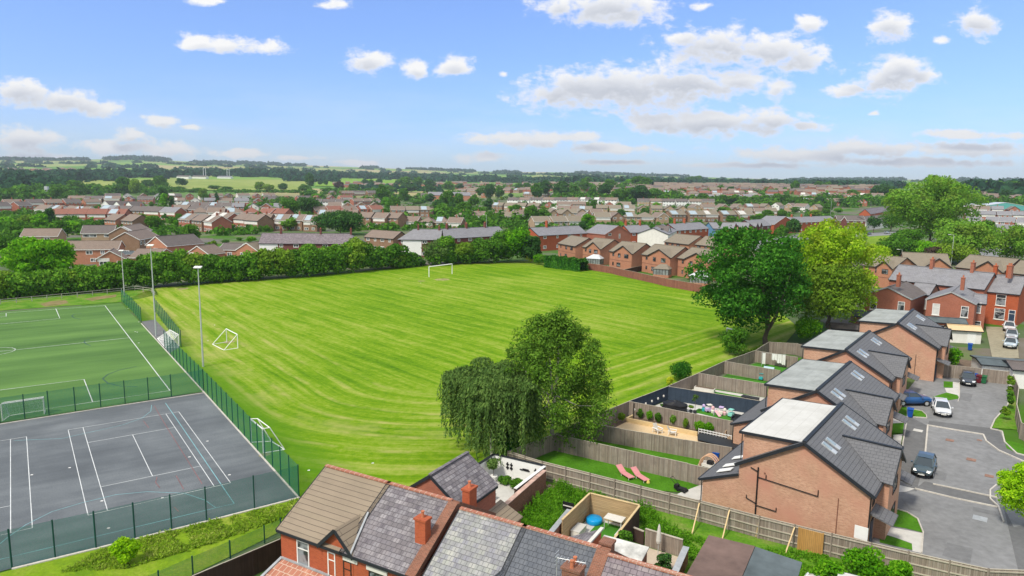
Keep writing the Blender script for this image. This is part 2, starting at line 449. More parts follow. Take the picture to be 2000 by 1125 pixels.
def netmat(name, col=(0.8, 0.8, 0.8), a=0.3):
    m = bpy.data.materials.new(name); m.use_nodes = True; T = NT(m.node_tree); T.n.clear()
    out = T.add('ShaderNodeOutputMaterial'); uv = uvnode(T); sp = T.add('ShaderNodeSeparateXYZ'); T.link(uv, sp.inputs[0])
    def lines(v, p, w): return T.math('LESS_THAN', T.math('FRACT', T.math('DIVIDE', v, p)), w / p)
    k = T.math('MAXIMUM', lines(sp.outputs[0], 0.12, 0.12 * a * 0.6), lines(sp.outputs[1], 0.12, 0.12 * a * 0.6))
    d = T.add('ShaderNodeBsdfDiffuse'); d.inputs[0].default_value = (*col, 1); tr = T.add('ShaderNodeBsdfTransparent'); mx = T.add('ShaderNodeMixShader')
    T.link(k, mx.inputs[0]); T.link(tr.outputs[0], mx.inputs[1]); T.link(d.outputs[0], mx.inputs[2]); T.link(mx.outputs[0], out.inputs[0])
    return m
def grassmat(name, a, b, c, scale=1.0, bump=0.4):
    if name in _mats: return _mats[name]
    m, T, bs = pbr(name); tc = T.add('ShaderNodeTexCoord').outputs['Object']
    n1 = T.noise(tc, 0.35 * scale, 5, 0.65); n2 = T.noise(tc, 5 * scale, 4, 0.7)
    col = T.ramp(n1, [(0.3, a), (0.5, b), (0.72, c)])
    col = T.mix(T.maprange(n2, 0.35, 0.75, 0.0, 0.55), col, tuple(x * 0.5 for x in a))
    T.link(col, bs.inputs['Base Color']); bs.inputs['Roughness'].default_value = 0.95; bs.inputs['Specular IOR Level'].default_value = 0.1
    bp = T.add('ShaderNodeBump'); bp.inputs['Strength'].default_value = bump; bp.inputs['Distance'].default_value = 0.08
    T.link(n2, bp.inputs['Height']); T.link(bp.outputs[0], bs.inputs['Normal'])
    _mats[name] = m; return m
def leafmat(name, lo, mid, hi, trans=0.35, scale=0.55, tint=None):
    """foliage: tone varies by clump and by leaf"""
    if name in _mats: return _mats[name]
    if name != 'distant wood leaves': lo, mid, hi = [tuple(min(.8, c * k) for c in q) for q, k in ((lo, 1.5), (mid, 1.4), (hi, 1.25))]
    m = bpy.data.materials.new(name); m.use_nodes = True; T = NT(m.node_tree); T.n.clear()
    out = T.add('ShaderNodeOutputMaterial'); geo = T.add('ShaderNodeNewGeometry')
    tc = T.add('ShaderNodeTexCoord').outputs['Object']; oi = T.add('ShaderNodeObjectInfo')
    n = T.noise(tc, scale, 3, 0.6)
    f = T.math('ADD', T.math('MULTIPLY', n, 0.75), T.math('MULTIPLY', geo.outputs['Random Per Island'], 0.45))
    f = T.math('ADD', f, T.math('MULTIPLY', T.math('SUBTRACT', oi.outputs['Random'], 0.5), 0.16))
    col = T.ramp(f, [(0.3, lo), (0.58, mid), (0.85, hi)])
    if tint: col = T.mix(T.maprange(T.noise(tc, 0.18, 2), 0.5, 0.62, 0, 0.8), col, tint)
    d = T.add('ShaderNodeBsdfDiffuse'); T.link(col, d.inputs[0])
    t = T.add('ShaderNodeBsdfTranslucent'); T.link(T.mix(0.5, col, hi), t.inputs[0])
    mx = T.add('ShaderNodeMixShader'); mx.inputs[0].default_value = trans
    T.link(d.outputs[0], mx.inputs[1]); T.link(t.outputs[0], mx.inputs[2]); T.link(mx.outputs[0], out.inputs[0])
    _mats[name] = m; return m

# ------------------------------------------------------------------ shared materials
M = {}
M['asphalt'] = plain('old asphalt', (0.15, 0.152, 0.155), 0.92, 0.16, 2.2, bump=0.2)
M['road'] = plain('road asphalt', (0.205, 0.208, 0.212), 0.9, 0.16, 1.6, bump=0.2)
M['newroad'] = plain('dark new asphalt', (0.135, 0.137, 0.140), 0.9, 0.14, 2.0, bump=0.2)
M['kerb'] = plain('concrete kerb', (0.50, 0.47, 0.42), 0.9, 0.15, 4)
M['paving'] = plain('pale paving', (0.52, 0.51, 0.48), 0.9, 0.10, 1.5)
M['paint'] = plain('white line paint', (0.62, 0.64, 0.64), 0.8, 0.15, 3)
M['paint_thin'] = plain('faded line paint', (0.34, 0.38, 0.38), 0.85, 0.25, 3)
M['paint_blue'] = plain('blue line paint', (0.20, 0.42, 0.46), 0.85, 0.2, 3)
M['paint_dark'] = plain('dark blue line paint', (0.02, 0.06, 0.09), 0.85, 0.2, 3)
M['paint_red'] = plain('worn red line paint', (0.22, 0.11, 0.11), 0.85, 0.3, 3)
M['white'] = plain('white painted metal', (0.78, 0.78, 0.76), 0.5, 0.05, 2)
M['offwhite'] = plain('off white render', (0.72, 0.70, 0.66), 0.85, 0.08, 1.2)
M['galv'] = plain('galvanised steel', (0.55, 0.57, 0.58), 0.45, 0.1, 3, metal=0.4)
M['greenpost'] = plain('green post paint', (0.004, 0.055, 0.04), 0.5, 0.1, 2)
M['black'] = plain('black plastic', (0.014, 0.014, 0.016), 0.45, 0.1, 2)
M['dark'] = plain('dark grey fascia', (0.022, 0.026, 0.032), 0.5, 0.1, 2)
M['wood'] = boardmat('weathered fence boards', [(0.27, 0.22, 0.18), (0.38, 0.33, 0.28), (0.22, 0.18, 0.145), (0.33, 0.27, 0.22), (0.29, 0.255, 0.22)], 0.13)
M['woodcap'] = plain('pale fence timber', (0.42, 0.38, 0.31), 0.85, 0.15, 2)
M['woodnew'] = plain('new pine timber', (0.60, 0.45, 0.24), 0.8, 0.1, 2)
M['slatnew'] = boardmat('new horizontal boards', [(0.46, 0.32, 0.17), (0.52, 0.37, 0.20), (0.42, 0.29, 0.15)], 0.14, vertical=False, dark=(0.15, 0.09, 0.04))
M['orangepanel'] = boardmat('orange fence boards', [(0.50, 0.27, 0.08), (0.55, 0.31, 0.10)], 0.13)
M['redfence'] = boardmat('red brown fence boards', [(0.26, 0.10, 0.07), (0.32, 0.13, 0.09), (0.23, 0.09, 0.065)], 0.14)
M['brownfence'] = boardmat('dark brown fence boards', [(0.060, 0.036, 0.028), (0.075, 0.045, 0.035), (0.05, 0.03, 0.024)], 0.12)
M['navyfence'] = boardmat('slate blue painted boards', [(0.035, 0.055, 0.085), (0.042, 0.063, 0.095), (0.03, 0.048, 0.075)], 0.13, dark=(0.012, 0.018, 0.03))
M['lawn'] = grassmat('garden lawn', (0.045, 0.15, 0.008), (0.075, 0.22, 0.012), (0.10, 0.27, 0.02), 1.0)
M['turf'] = grassmat('artificial turf', (0.05, 0.19, 0.02), (0.06, 0.22, 0.02), (0.07, 0.24, 0.025), 2.0)
M['verge'] = grassmat('rough verge grass', (0.11, 0.22, 0.012), (0.20, 0.32, 0.015), (0.32, 0.36, 0.06), 0.7, 0.8)
M['rough'] = grassmat('unkempt grass', (0.05, 0.16, 0.012), (0.13, 0.28, 0.02), (0.27, 0.27, 0.09), 0.9, 0.9)
M['sand'] = plain('pale gravel', (0.62, 0.46, 0.27), 0.95, 0.08, 6)
M['soil'] = plain('bed soil', (0.14, 0.10, 0.07), 0.95, 0.25, 3)
M['gwood'] = plain('grey rail timber', (0.40, 0.38, 0.33), 0.85, 0.15, 2)
M['glass'] = glassmat()
M['mesh'] = meshmat()
M['net'] = netmat('white net')
M['rubble'] = plain('pink brick rubble', (0.50, 0.34, 0.28), .9, .3, 2)
M['terra'] = plain('terracotta', (0.50, 0.17, 0.085), 0.8, 0.15, 3)

def ground_mat():
    """streets, gardens and open ground between the houses"""
    m, T, bs = pbr('suburban ground'); tc = T.add('ShaderNodeTexCoord').outputs['Object']
    vor = T.add('ShaderNodeTexVoronoi', feature='F1'); T.link(tc, vor.inputs['Vector']); vor.inputs['Scale'].default_value = 0.085
    g = T.ramp(T.noise(tc, 0.05, 6, 0.7), [(0.30, (0.035, 0.10, 0.010)), (0.45, (0.075, 0.18, 0.015)), (0.55, (0.12, 0.115, 0.09)), (0.70, (0.17, 0.165, 0.16))])
    cell = T.mix(0.5, g, T.ramp(T.math('FRACT', T.math('MULTIPLY', T.vmath('DOT_PRODUCT', vor.outputs['Color'], (1, 1, 1)), 3.3)), [(0, (0.05, 0.13, 0.012)), (0.4, (0.15, 0.14, 0.13)), (0.7, (0.18, 0.15, 0.11)), (1, (0.07, 0.17, 0.02))], 'CONSTANT'))
    # far away: farmland
    ln = T.vmath('LENGTH', tc)
    v2 = T.add('ShaderNodeTexVoronoi', feature='F1'); T.link(T.vmath('MULTIPLY', tc, (1, 0.55, 0)), v2.inputs['Vector']); v2.inputs['Scale'].default_value = 0.0034
    sp = T.add('ShaderNodeSeparateColor'); T.link(v2.outputs['Color'], sp.inputs[0])
    fld = T.ramp(sp.outputs[0], [(0.0, (0.10, 0.22, 0.03)), (0.35, (0.17, 0.30, 0.05)), (0.6, (0.25, 0.30, 0.09)), (0.8, (0.36, 0.32, 0.15)), (1.0, (0.12, 0.26, 0.05))], 'CONSTANT')
    T.link(T.mix(T.maprange(ln, 1000, 1250), cell, fld), bs.inputs['Base Color'])
    bs.inputs['Roughness'].default_value = 0.95; bs.inputs['Specular IOR Level'].default_value = 0.1
    return m
def field_mat():
    """mown sports field: headland loops near the fence sides, straight passes elsewhere"""
    m, T, bs = pbr('mown field grass'); tc = T.add('ShaderNodeTexCoord').outputs['Object']
    wn = T.add('ShaderNodeTexNoise'); T.link(tc, wn.inputs['Vector']); wn.inputs['Scale'].default_value = 0.035; wn.inputs['Detail'].default_value = 2
    p = T.vmath('ADD', tc, T.vmath('MULTIPLY_ADD', wn.outputs['Color'], (1.6, 1.6, 0), (-.8, -.8, 0)))
    d1 = T.math('SUBTRACT', T.vmath('DOT_PRODUCT', p, (0.796, 0.605, 0)), 20.6)
    d2 = T.math('SUBTRACT', T.vmath('DOT_PRODUCT', p, (-0.67, 0.742, 0)), 47.0)
    RR = 34.0
    a = T.math('MAXIMUM', T.math('SUBTRACT', RR, d1), 0.0); b = T.math('MAXIMUM', T.math('SUBTRACT', RR, d2), 0.0)
    s = T.math('SUBTRACT', RR, T.math('SQRT', T.math('ADD', T.math('MULTIPLY', a, a), T.math('MULTIPLY', b, b))))
    q = T.vmath('DOT_PRODUCT', p, (0.737, 0.676, 0)); al = T.vmath('DOT_PRODUCT', p, (0.676, -0.737, 0))
    def stripes(c, per, jit):
        return T.math('MULTIPLY_ADD', T.math('SINE', T.math('MULTIPLY', T.math('ADD', c, jit), 2 * math.pi / per)), 0.5, 0.5)
    jit = T.math('MULTIPLY', T.noise(tc, 0.09, 2), 1.2)
    hs = stripes(s, 3.9, jit); ist = stripes(q, 4.3, jit)
    head = T.maprange(s, 17, 24, 1.0, 0.0, True)
    st = T.math('ADD', T.math('MULTIPLY', hs, head), T.math('MULTIPLY', ist, T.math('SUBTRACT', 1.0, head)))
    # streaks drawn out along the mowing direction
    cb = T.add('ShaderNodeCombineXYZ'); T.link(T.math('MULTIPLY', q, 1.0), cb.inputs[0]); T.link(T.math('MULTIPLY', al, 0.06), cb.inputs[1])
    strk = T.noise(cb.outputs[0], 0.9, 6, 0.75)
    cb2 = T.add('ShaderNodeCombineXYZ'); T.link(s, cb2.inputs[0]); T.link(T.math('MULTIPLY', al, 0.05), cb2.inputs[1])
    strk2 = T.noise(cb2.outputs[0], 0.9, 6, 0.72)
    sk = T.math('ADD', T.math('MULTIPLY', strk2, head), T.math('MULTIPLY', strk, T.math('SUBTRACT', 1.0, head)))
    big = T.noise(tc, 0.022, 3, 0.6); fine = T.noise(tc, 1.1, 6, 0.8)
    mow = T.math('ADD', T.math('MULTIPLY', st, 0.07), T.math('MULTIPLY', sk, 1.10))
    mow = T.math('ADD', mow, T.math('MULTIPLY', T.math('SUBTRACT', big, 0.5), 0.75))
    mow = T.math('ADD', mow, T.math('MULTIPLY', T.math('SUBTRACT', fine, 0.5), 0.75))
    mow = T.math('ADD', mow, T.math('MULTIPLY', head, 0.03))
    col = T.ramp(mow, [(0.28, (0.055, 0.150, 0.002)), (0.45, (0.100, 0.218, 0.003)), (0.60, (0.160, 0.275, 0.008)), (0.82, (0.285, 0.345, 0.060))])
    # pale dry ridges left by the mower on the headland
    dry = T.math('MULTIPLY', T.maprange(hs, 0.86, 1.0), T.math('MULTIPLY', head, T.maprange(T.noise(tc, 0.25, 4, 0.7), 0.42, 0.62)), clamp=True)
    col = T.mix(T.math('MULTIPLY', dry, 0.65), col, (0.38, 0.36, 0.12))
    rim = T.maprange(d1, 2.5, 6.5, 1.0, 0.0, True)
    col = T.mix(T.math('MULTIPLY', rim, 0.75), col, (0.075, 0.19, 0.006))
    worn = T.math('MULTIPLY', T.maprange(T.math('ABSOLUTE', T.math('SUBTRACT', s, 6.0)), 0.0, 3.5, 1.0, 0.0), T.maprange(T.noise(tc, 0.12, 4, 0.7), 0.45, 0.65), clamp=True)
    col = T.mix(T.math('MULTIPLY', worn, 0.55), col, (0.36, 0.34, 0.12))
    T.link(col, bs.inputs['Base Color']); bs.inputs['Roughness'].default_value = 0.95; bs.inputs['Specular IOR Level'].default_value = 0.08
    bp = T.add('ShaderNodeBump'); bp.inputs['Strength'].default_value = 0.5; bp.inputs['Distance'].default_value = 0.12
    T.link(T.math('ADD', fine, T.math('MULTIPLY', sk, 0.8)), bp.inputs['Height']); T.link(bp.outputs[0], bs.inputs['Normal'])
    return m
def pitch_mat():
    m, T, bs = pbr('artificial pitch'); tc = T.add('ShaderNodeTexCoord').outputs['Object']
    q = T.vmath('DOT_PRODUCT', tc, (0.585, -0.811, 0)); al = T.vmath('DOT_PRODUCT', tc, (0.811, 0.585, 0))
    cb = T.add('ShaderNodeCombineXYZ'); T.link(q, cb.inputs[0]); T.link(T.math('MULTIPLY', al, 0.12), cb.inputs[1])
    n = T.noise(cb.outputs[0], 0.16, 4, 0.6); f = T.noise(tc, 4.0, 4, 0.8); b = T.noise(tc, 0.05, 3)
    k = T.math('ADD', T.math('MULTIPLY', n, 0.7), T.math('ADD', T.math('MULTIPLY', f, 0.22), T.math('MULTIPLY', b, 0.25)))
    T.link(T.ramp(k, [(0.42, (0.050, 0.115, 0.028)), (0.56, (0.085, 0.175, 0.042)), (0.72, (0.13, 0.245, 0.06))]), bs.inputs['Base Color'])
    bs.inputs['Roughness'].default_value = 0.9; bs.inputs['Specular IOR Level'].default_value = 0.15
    return m
def court_mat():
    m, T, bs = pbr('court tarmac'); tc = T.add('ShaderNodeTexCoord').outputs['Object']
    q = T.vmath('DOT_PRODUCT', tc, (0.811, 0.585, 0)); al = T.vmath('DOT_PRODUCT', tc, (-0.585, 0.811, 0))
    cb = T.add('ShaderNodeCombineXYZ'); T.link(T.math('MULTIPLY', q, 0.12), cb.inputs[0]); T.link(al, cb.inputs[1])
    n = T.noise(cb.outputs[0], 0.7, 3, 0.6); f = T.noise(tc, 9.0, 3, 0.85); b = T.noise(tc, 0.09, 4, 0.65)
    k = T.math('ADD', T.math('MULTIPLY', n, 0.25), T.math('ADD', T.math('MULTIPLY', f, 0.50), T.math('MULTIPLY', b, 0.55)))
    T.link(T.ramp(k, [(0.44, (0.075, 0.084, 0.094)), (0.62, (0.115, 0.128, 0.140)), (0.80, (0.190, 0.208, 0.220))]), bs.inputs['Base Color'])
    bs.inputs['Roughness'].default_value = 0.9; bs.inputs['Specular IOR Level'].default_value = 0.2
    return m

# ------------------------------------------------------------------ ground
def base_ground():
    gm = ground_mat()
    ring = [(500 * math.sin(2 * math.pi * i / 48), 500 * math.cos(2 * math.pi * i / 48)) for i in range(48)]
    drape('ground', ring, -0.05, gm)
    mb = MB(); ds = [470]
    while ds[-1] < 9000: ds.append(ds[-1] * 1.035)
    azs = [R(a) for a in range(-180, 181, 2)]
    for d in ds:
        for a in azs:
            x, y = d * math.sin(a), d * math.cos(a); mb.v.append((x, y, ground(x, y) - (0.5 if d < 490 else 0.05)))
    k = len(azs)
    for i in range(len(ds) - 1):
        for j in range(k - 1):
            mb.f.append((i * k + j, i * k + j + 1, (i + 1) * k + j + 1, (i + 1) * k + j)); mb.m.append(0)
    o = mb.build('hills', gm, smooth=True); o['kind'] = 'structure'
    for p in o.data.polygons:
        if p.normal.z < 0: o.data.flip_normals(); break
base_ground()
sheet('playing_field', [(300, 562), (420, 551), (550, 543), (650, 535), (800, 520), (930, 513), (1035, 509), (1145, 524), (1365, 564), (1400, 572), (1520, 606), (1560, 640), (1530, 674), (1500, 682), (1360, 745), (1232, 808), (1083, 866), (1000, 905), (920, 935), (800, 965), (600, 985), (584, 968), (395, 763), (322, 680), (276, 627), (237, 588)], 0.0, field_mat())
sheet('artificial_pitch', [(-300, 643), (0, 609), (205, 594), (237, 592), (276, 632), (307, 664), (396, 765), (0, 826), (-330, 876)], 0.004, pitch_mat())
sheet('tarmac_court', [(396, 766), (583, 971), (403, 1017), (188, 1070), (23, 1110), (-90, 1140), (-330, 1030), (-330, 878), (0, 827)], 0.004, court_mat())
sheet('verge_grass', [(583, 974), (600, 990), (560, 1032), (300, 1160), (-60, 1190), (-90, 1143), (23, 1113), (188, 1073), (403, 1020)], -0.002, M['verge'])
sheet('grass_bank', [(-300, 612), (0, 582), (240, 560), (300, 560), (310, 575), (237, 590), (205, 592), (0, 607), (-300, 640)], 0.0, M['rough'])
for pl in ([(78, 594), (100, 588), (128, 586), (134, 591), (112, 597), (88, 599)], [(165, 584), (190, 579), (212, 577), (228, 575), (226, 580), (200, 584), (180, 588)]):
    sheet('bare_soil', pl, 0.012, grassmat('thin dry turf', (0.13, 0.17, 0.03), (0.26, 0.20, 0.10), (0.32, 0.24, 0.13), 1.5))
sheet('tarmac_path', [(276, 628), (303, 624), (352, 678), (330, 690)], 0.008, M['asphalt'])
sheet('alley_grass', [(993, 905), (1060, 925), (1367, 1005), (1550, 1052), (1760, 1100), (1900, 1140), (1900, 1250), (900, 1200), (700, 1100), (870, 960)], -0.003, M['rough'])

L = MB()
def cz(x, y): return G(x / 3.75, 825 + y / 3.75)
def pz(x, y): return G(x / 3.75, 550 + y / 3.75)
A0 = Vector((-33.96, 52.44)); ua = R(35.77); U = Vector((math.cos(ua), math.sin(ua))); V = Vector((-math.sin(ua), math.cos(ua)))
ct = lambda u, v: A0 + U * u + V * v
for a, b in (((0, 0), (10.97, 0)), ((0, 23.77), (10.97, 23.77)), ((0, 0), (0, 23.77)), ((10.97, 0), (10.97, 23.77)), ((1.37, 0), (1.37, 23.77)), ((9.6, 0), (9.6, 23.77)),
             ((1.37, 5.485), (9.6, 5.485)), ((1.37, 18.285), (9.6, 18.285)), ((5.485, 5.485), (5.485, 18.285))):
    ribbon(L, [ct(*a), ct(*b)], 0.062, 0.012)
for a, b in (((-2.2 - 10.97, 0), (-3.7, 0)), ((-3.7 - 10.97, 23.77), (-3.7, 23.77)), ((-3.7, 0), (-3.7, 23.77)), ((-5.07, 0), (-5.07, 23.77)), ((-5.07, 5.485), (-13, 5.485))):
    ribbon(L, [ct(*a), ct(*b)], 0.062, 0.012)
o = L.build('court_markings', M['paint']); o['kind'] = 'structure'
L = MB()
ribbon(L, [G(323, 787), cz(1310, 0), cz(1715, 595)], 0.07, 0.016); ribbon(L, [G(-120, 1112), G(0, 1093), cz(1715, 595)], 0.07, 0.016)
ribbon(L, [cz(0, 890), cz(60, 840), cz(190, 750), cz(380, 655), cz(600, 590), cz(850, 530), cz(1080, 508), cz(1350, 520), cz(1500, 570), cz(1580, 625)], 0.06, 0.016)
ribbon(L, [pz(1110, 905), pz(1105, 950), pz(1040, 1000), pz(900, 1050), pz(700, 1095), pz(450, 1150), pz(100, 1165)], 0.06, 0.016)
o = L.build('netball_markings', M['paint_blue']); o['kind'] = 'structure'
L = MB()
ribbon(L, [pz(1130, 910), cz(1200, 0), cz(1480, 450)], 0.07, 0.020); ribbon(L, [pz(1050, 1020), cz(1090, 40)], 0.07, 0.020)
ribbon(L, [cz(1290, 390), cz(1345, 490)], 0.07, 0.020); ribbon(L, [cz(1150, 400), cz(1140, 440), cz(1170, 480)], 0.07, 0.020); ribbon(L, [cz(1275, 620), cz(1310, 655)], 0.07, 0.020)
o = L.build('worn_markings', M['paint_red']); o['kind'] = 'structure'
L = MB()
for pl in (((205, 597), (332, 763)), ((88, 799), (332, 763)), ((-200, 790), (0, 762), (164, 741), (181, 785)), ((-60, 691), (15, 685), (251, 660)), ((109, 603), (117, 622), (0, 633), (-100, 642)), ((12, 612), (12, 618), (-40, 623)), ((-200, 640), (0, 612), (205, 597))):
    ribbon(L, [G(*p) for p in pl], 0.11 if pl[0] != (88, 799) else 0.08, 0.016)
cc = G(-14, 687)
ribbon(L, [(cc.x + 2.9 * math.cos(t / 16 * 2 * math.pi), cc.y + 2.9 * math.sin(t / 16 * 2 * math.pi)) for t in range(17)], 0.09, 0.016)
o = L.build('pitch_markings', M['paint']); o['kind'] = 'structure'
L = MB()
for pl in (((1000, 622), (870, 650), (790, 680), (752, 712), (790, 745), (890, 768), (1010, 770)), ((660, 425), (625, 430), (615, 442), (630, 458), (665, 470)), ((600, 233), (545, 238), (525, 252), (545, 268), (590, 274))):
    ribbon(L, [pz(*p) for p in pl], 0.12, 0.020)
o = L.build('pitch_arc_markings', M['paint_dark']); o['kind'] = 'structure'

for cx_, cy_, rw, rh in ((863, 546, 16, 2.2), (357, 564, 13, 2.0), (446, 668, 12, 3), (516, 888, 12, 4), (822, 549, 8, 1)):
    c0_ = G(cx_, cy_); a_, b_ = G(cx_ + rw, cy_), G(cx_, cy_ - rh); ra, rb_ = (a_ - c0_).length, (b_ - c0_).length; gg = random.Random(cx_)
    drape('worn_patch', [(c0_.x + ra * math.cos(t) * k, c0_.y + rb_ * math.sin(t) * k) for t, k in ((i * .45, gg.uniform(.7, 1.1)) for i in range(14))], .006, plain('worn dry turf', (0.27, 0.25, 0.10), .95, .35, 1.5))
# ------------------------------------------------------------------ fences
def mesh_fence(pts, h, label, n_first=None, spacing=3.0):
    """green weld mesh fence: posts and mesh panel"""
    pts = [Vector(p) for p in pts]
    root = empty('mesh_fence', pts[0]); tag(root, label, 'fence')
    inv = pts[0]; k = 0
    mb = MB(); posts = []
    for a, b in zip(pts, pts[1:]):
        n = max(1, round((b - a).length / spacing))
        for i in range(n):
            p, q = a.lerp(b, i / n), a.lerp(b, (i + 1) / n)
            p = p - inv; q = q - inv; z = Vector((0, 0, h)); e = Vector((0, 0, 0.04))
            mb.face([p + e, q + e, q + z, p + z])
            posts.append(p)
    posts.append(pts[-1] - inv)
    mb.build('mesh_panel', M['mesh'], root)
    pm = MB().box(-0.04, 0.04, -0.04, 0.04, 0, h + 0.06)
    o = pm.build('post', M['greenpost'], root, loc=posts[0])
    for p in posts[1:]:
        c = o.copy(); COL.objects.link(c); c.parent = root; c.location = p
    return root
HF = HT(G(188, 1070), 998)
mesh_fence([G(-90, 1140), G(23.5, 1110), G(188, 1071), G(403.7, 1018), G(584, 971)], HF, 'long green mesh fence along the near side of the grey tarmac court')
mesh_fence([G(584, 970), G(490, 866), G(398, 763), G(352, 714), G(322, 680)], HF, 'green mesh fence between the grey court and the mown field, beside the tall floodlight', spacing=2.6)
mesh_fence([G(398, 764), G(335, 775), G(197, 795), G(96, 811), G(0, 826), G(-330, 877)], HF, 'green mesh fence dividing the green pitch from the grey court', spacing=3.0)
mesh_fence([G(276, 629), G(258, 608), G(238, 589)], HF, 'short green mesh fence at the far corner of the pitch, before the gate gap', spacing=2.6)
mesh_fence([G(354, 678), G(330, 645), G(304, 610)], HF, 'green mesh fence behind the stored white goal at the field edge', spacing=2.6)
mesh_fence([G(240, 1185), G(377, 1123), G(450, 1091), G(517, 1061), G(549, 1046)], 1.35, 'low green mesh fence on the grass strip beside the dark brown fence', spacing=2.8)
L = MB()
for pl, w in (((( 23, 1112), (188, 1072), (403, 1019), (583, 973)), 0.22), (((584, 973), (398, 766), (276, 632)), 0.16), (((398, 768), (197, 798), (0, 829)), 0.16)):
    P_ = [G(*p) for p in pl]
    for a, b in zip(P_, P_[1:]): L.bar(a + Vector((0, 0, 0.02)), b + Vector((0, 0, 0.02)), w, 0.10)
tag(L.build('concrete_edging', M['kerb']), kind='structure')

def board_fence(pts, h, label, m, spacing=2.4, rails=0, cap=True, postm=None, gravel=False, top=True):
    """closeboard fence along ground points; rails = side (+1/-1) on which posts and rails show"""
    pts = [Vector(p) for p in pts]; inv = pts[0]
    root = empty('board_fence', inv); tag(root, label, 'fence')
    pan, ral, posts = MB(), MB(), []
    z0 = Vector((0, 0, 0))
    for a, b in zip(pts, pts[1:]):
        n = max(1, round((b - a).length / spacing)); d = (b - a).normalized(); nn = Vector((-d.y, d.x, 0)).normalized() * (rails or 1)
        for i in range(n):
            p, q = a.lerp(b, i / n) - inv, a.lerp(b, (i + 1) / n) - inv
            jz = random.uniform(-0.02, 0.02)
            pan.bar(p + Vector((0, 0, h / 2 + jz)), q + Vector((0, 0, h / 2 + jz)), 0.03, h, up=(0, 0, 1))
            if cap: ral.bar(p + Vector((0, 0, h + 0.03 + jz)), q + Vector((0, 0, h + 0.03 + jz)), 0.075, 0.035)
            if rails:
                for zz in (0.35, h * 0.55, h - 0.12): ral.bar(p + nn * 0.055 + Vector((0, 0, zz)), q + nn * 0.055 + Vector((0, 0, zz)), 0.06, 0.085)
            posts.append((p + nn * (0.07 if rails else 0.0), math.atan2(d.y, d.x)))
        posts.append((q + nn * (0.07 if rails else 0.0), math.atan2(d.y, d.x)))
    pan.build('board_panel', m, root)
    if ral.v: ral.build('rails', M['woodcap'], root)
    pm = MB().box(-0.05, 0.05, -0.05, 0.05, 0, h + (0.10 if rails else 0.03))
    o = None
    for p, a in posts:
        if o is None: o = pm.build('post', postm or m, root, loc=p, rz=a); c = o
        else: c = o.copy(); COL.objects.link(c); c.parent = root; c.location = p; c.rotation_euler = (0, 0, a)
    return root
def FT(h, *px): return [Vector((*G(x, y, h)[:2], ground(*G(x, y, h)[:2]))) for x, y in px]
H18 = 1.75
BF = FT(H18, (993, 882), (1083, 848), (1133, 824), (1228, 784))
board_fence(BF, H18, 'weathered board fence closing the three nearest gardens off from the field, by the birches', M['wood'])
board_fence(FT(H18, (1228, 784), (1306, 754)), H18, 'slate blue board fence across the end of the garden with toys', M['navyfence'])
board_fence(FT(H18, (1306, 754), (1364, 729), (1415, 706), (1475, 685), (1502, 668)), H18, 'weathered board fence between the field and the far gardens, past the round bush', M['wood'])
board_fence(FT(H18, (1502, 668), (1556, 671), (1572, 676)), H18, 'board fence under the dark oak tree at the end of the gardens', M['wood'])
board_fence(FT(H18, (993, 882), (1060, 902), (1153, 925), (1252, 950), (1367, 978), (1484, 1009), (1625, 1043)), H18, 'long board fence with rails and posts between the weedy plot and the pink loungers', M['wood'], rails=-1, spacing=2.6)
board_fence(FT(H18, (1625, 1043), (1702, 1061), (1775, 1078), (1855, 1096), (1930, 1112), (2080, 1118)), H18, 'long board fence with rails running past the end of the new road', M['wood'], rails=-1, spacing=2.6)
board_fence(FT(H18, (1083, 848), (1393, 917)), H18, 'grey board fence behind the two pink loungers', M['wood'])
board_fence(FT(H18, (1133, 824), (1429, 875)), H18, 'grey board fence in front of the gravel garden', M['wood'])
board_fence(FT(H18, (1228, 784), (1445, 826)), H18, 'brown board fence between the gravel garden and the garden with toys', M['wood'])
board_fence(FT(H18, (1306, 755), (1496, 785)), H18, 'slate blue board fence behind the black covered furniture', M['navyfence'])
board_fence(FT(H18, (1364, 729), (1499, 751)), H18, 'grey board fence behind the planter box', M['wood'])
board_fence(FT(H18, (1415, 706), (1524, 724)), H18, 'grey board fence before the garden with white washing', M['wood'])
board_fence(FT(H18, (1475, 685), (1558, 698)), H18, 'grey board fence behind the white washing', M['wood'])
board_fence(FT(1.8, (375, 1126), (547, 1053)), 1.8, 'dark brown board fence beside the red brick end house', M['brownfence'])
board_fence(FT(1.9, (1143, 513), (1195, 521), (1206, 524), (1300, 544), (1370, 556)), 1.9, 'red brown board fence along the far right edge of the field', M['redfence'], spacing=2.2, cap=True)
board_fence(FT(H18, (1845, 712), (1978, 727)), H18, 'grey board fence behind the wheelie bins at the end of the road', M['wood'])
board_fence(FT(H18, (1978, 727), (1990, 757), (1986, 790), (1995, 826), (2040, 850)), H18, 'pale board fence beside the shrubbery on the right of the turning area', M['wood'])
board_fence(FT(1.5, (1216, 528), (1255, 519)), 1.6, 'dark slatted side fence between two brick houses with dark windows', M['brownfence'])
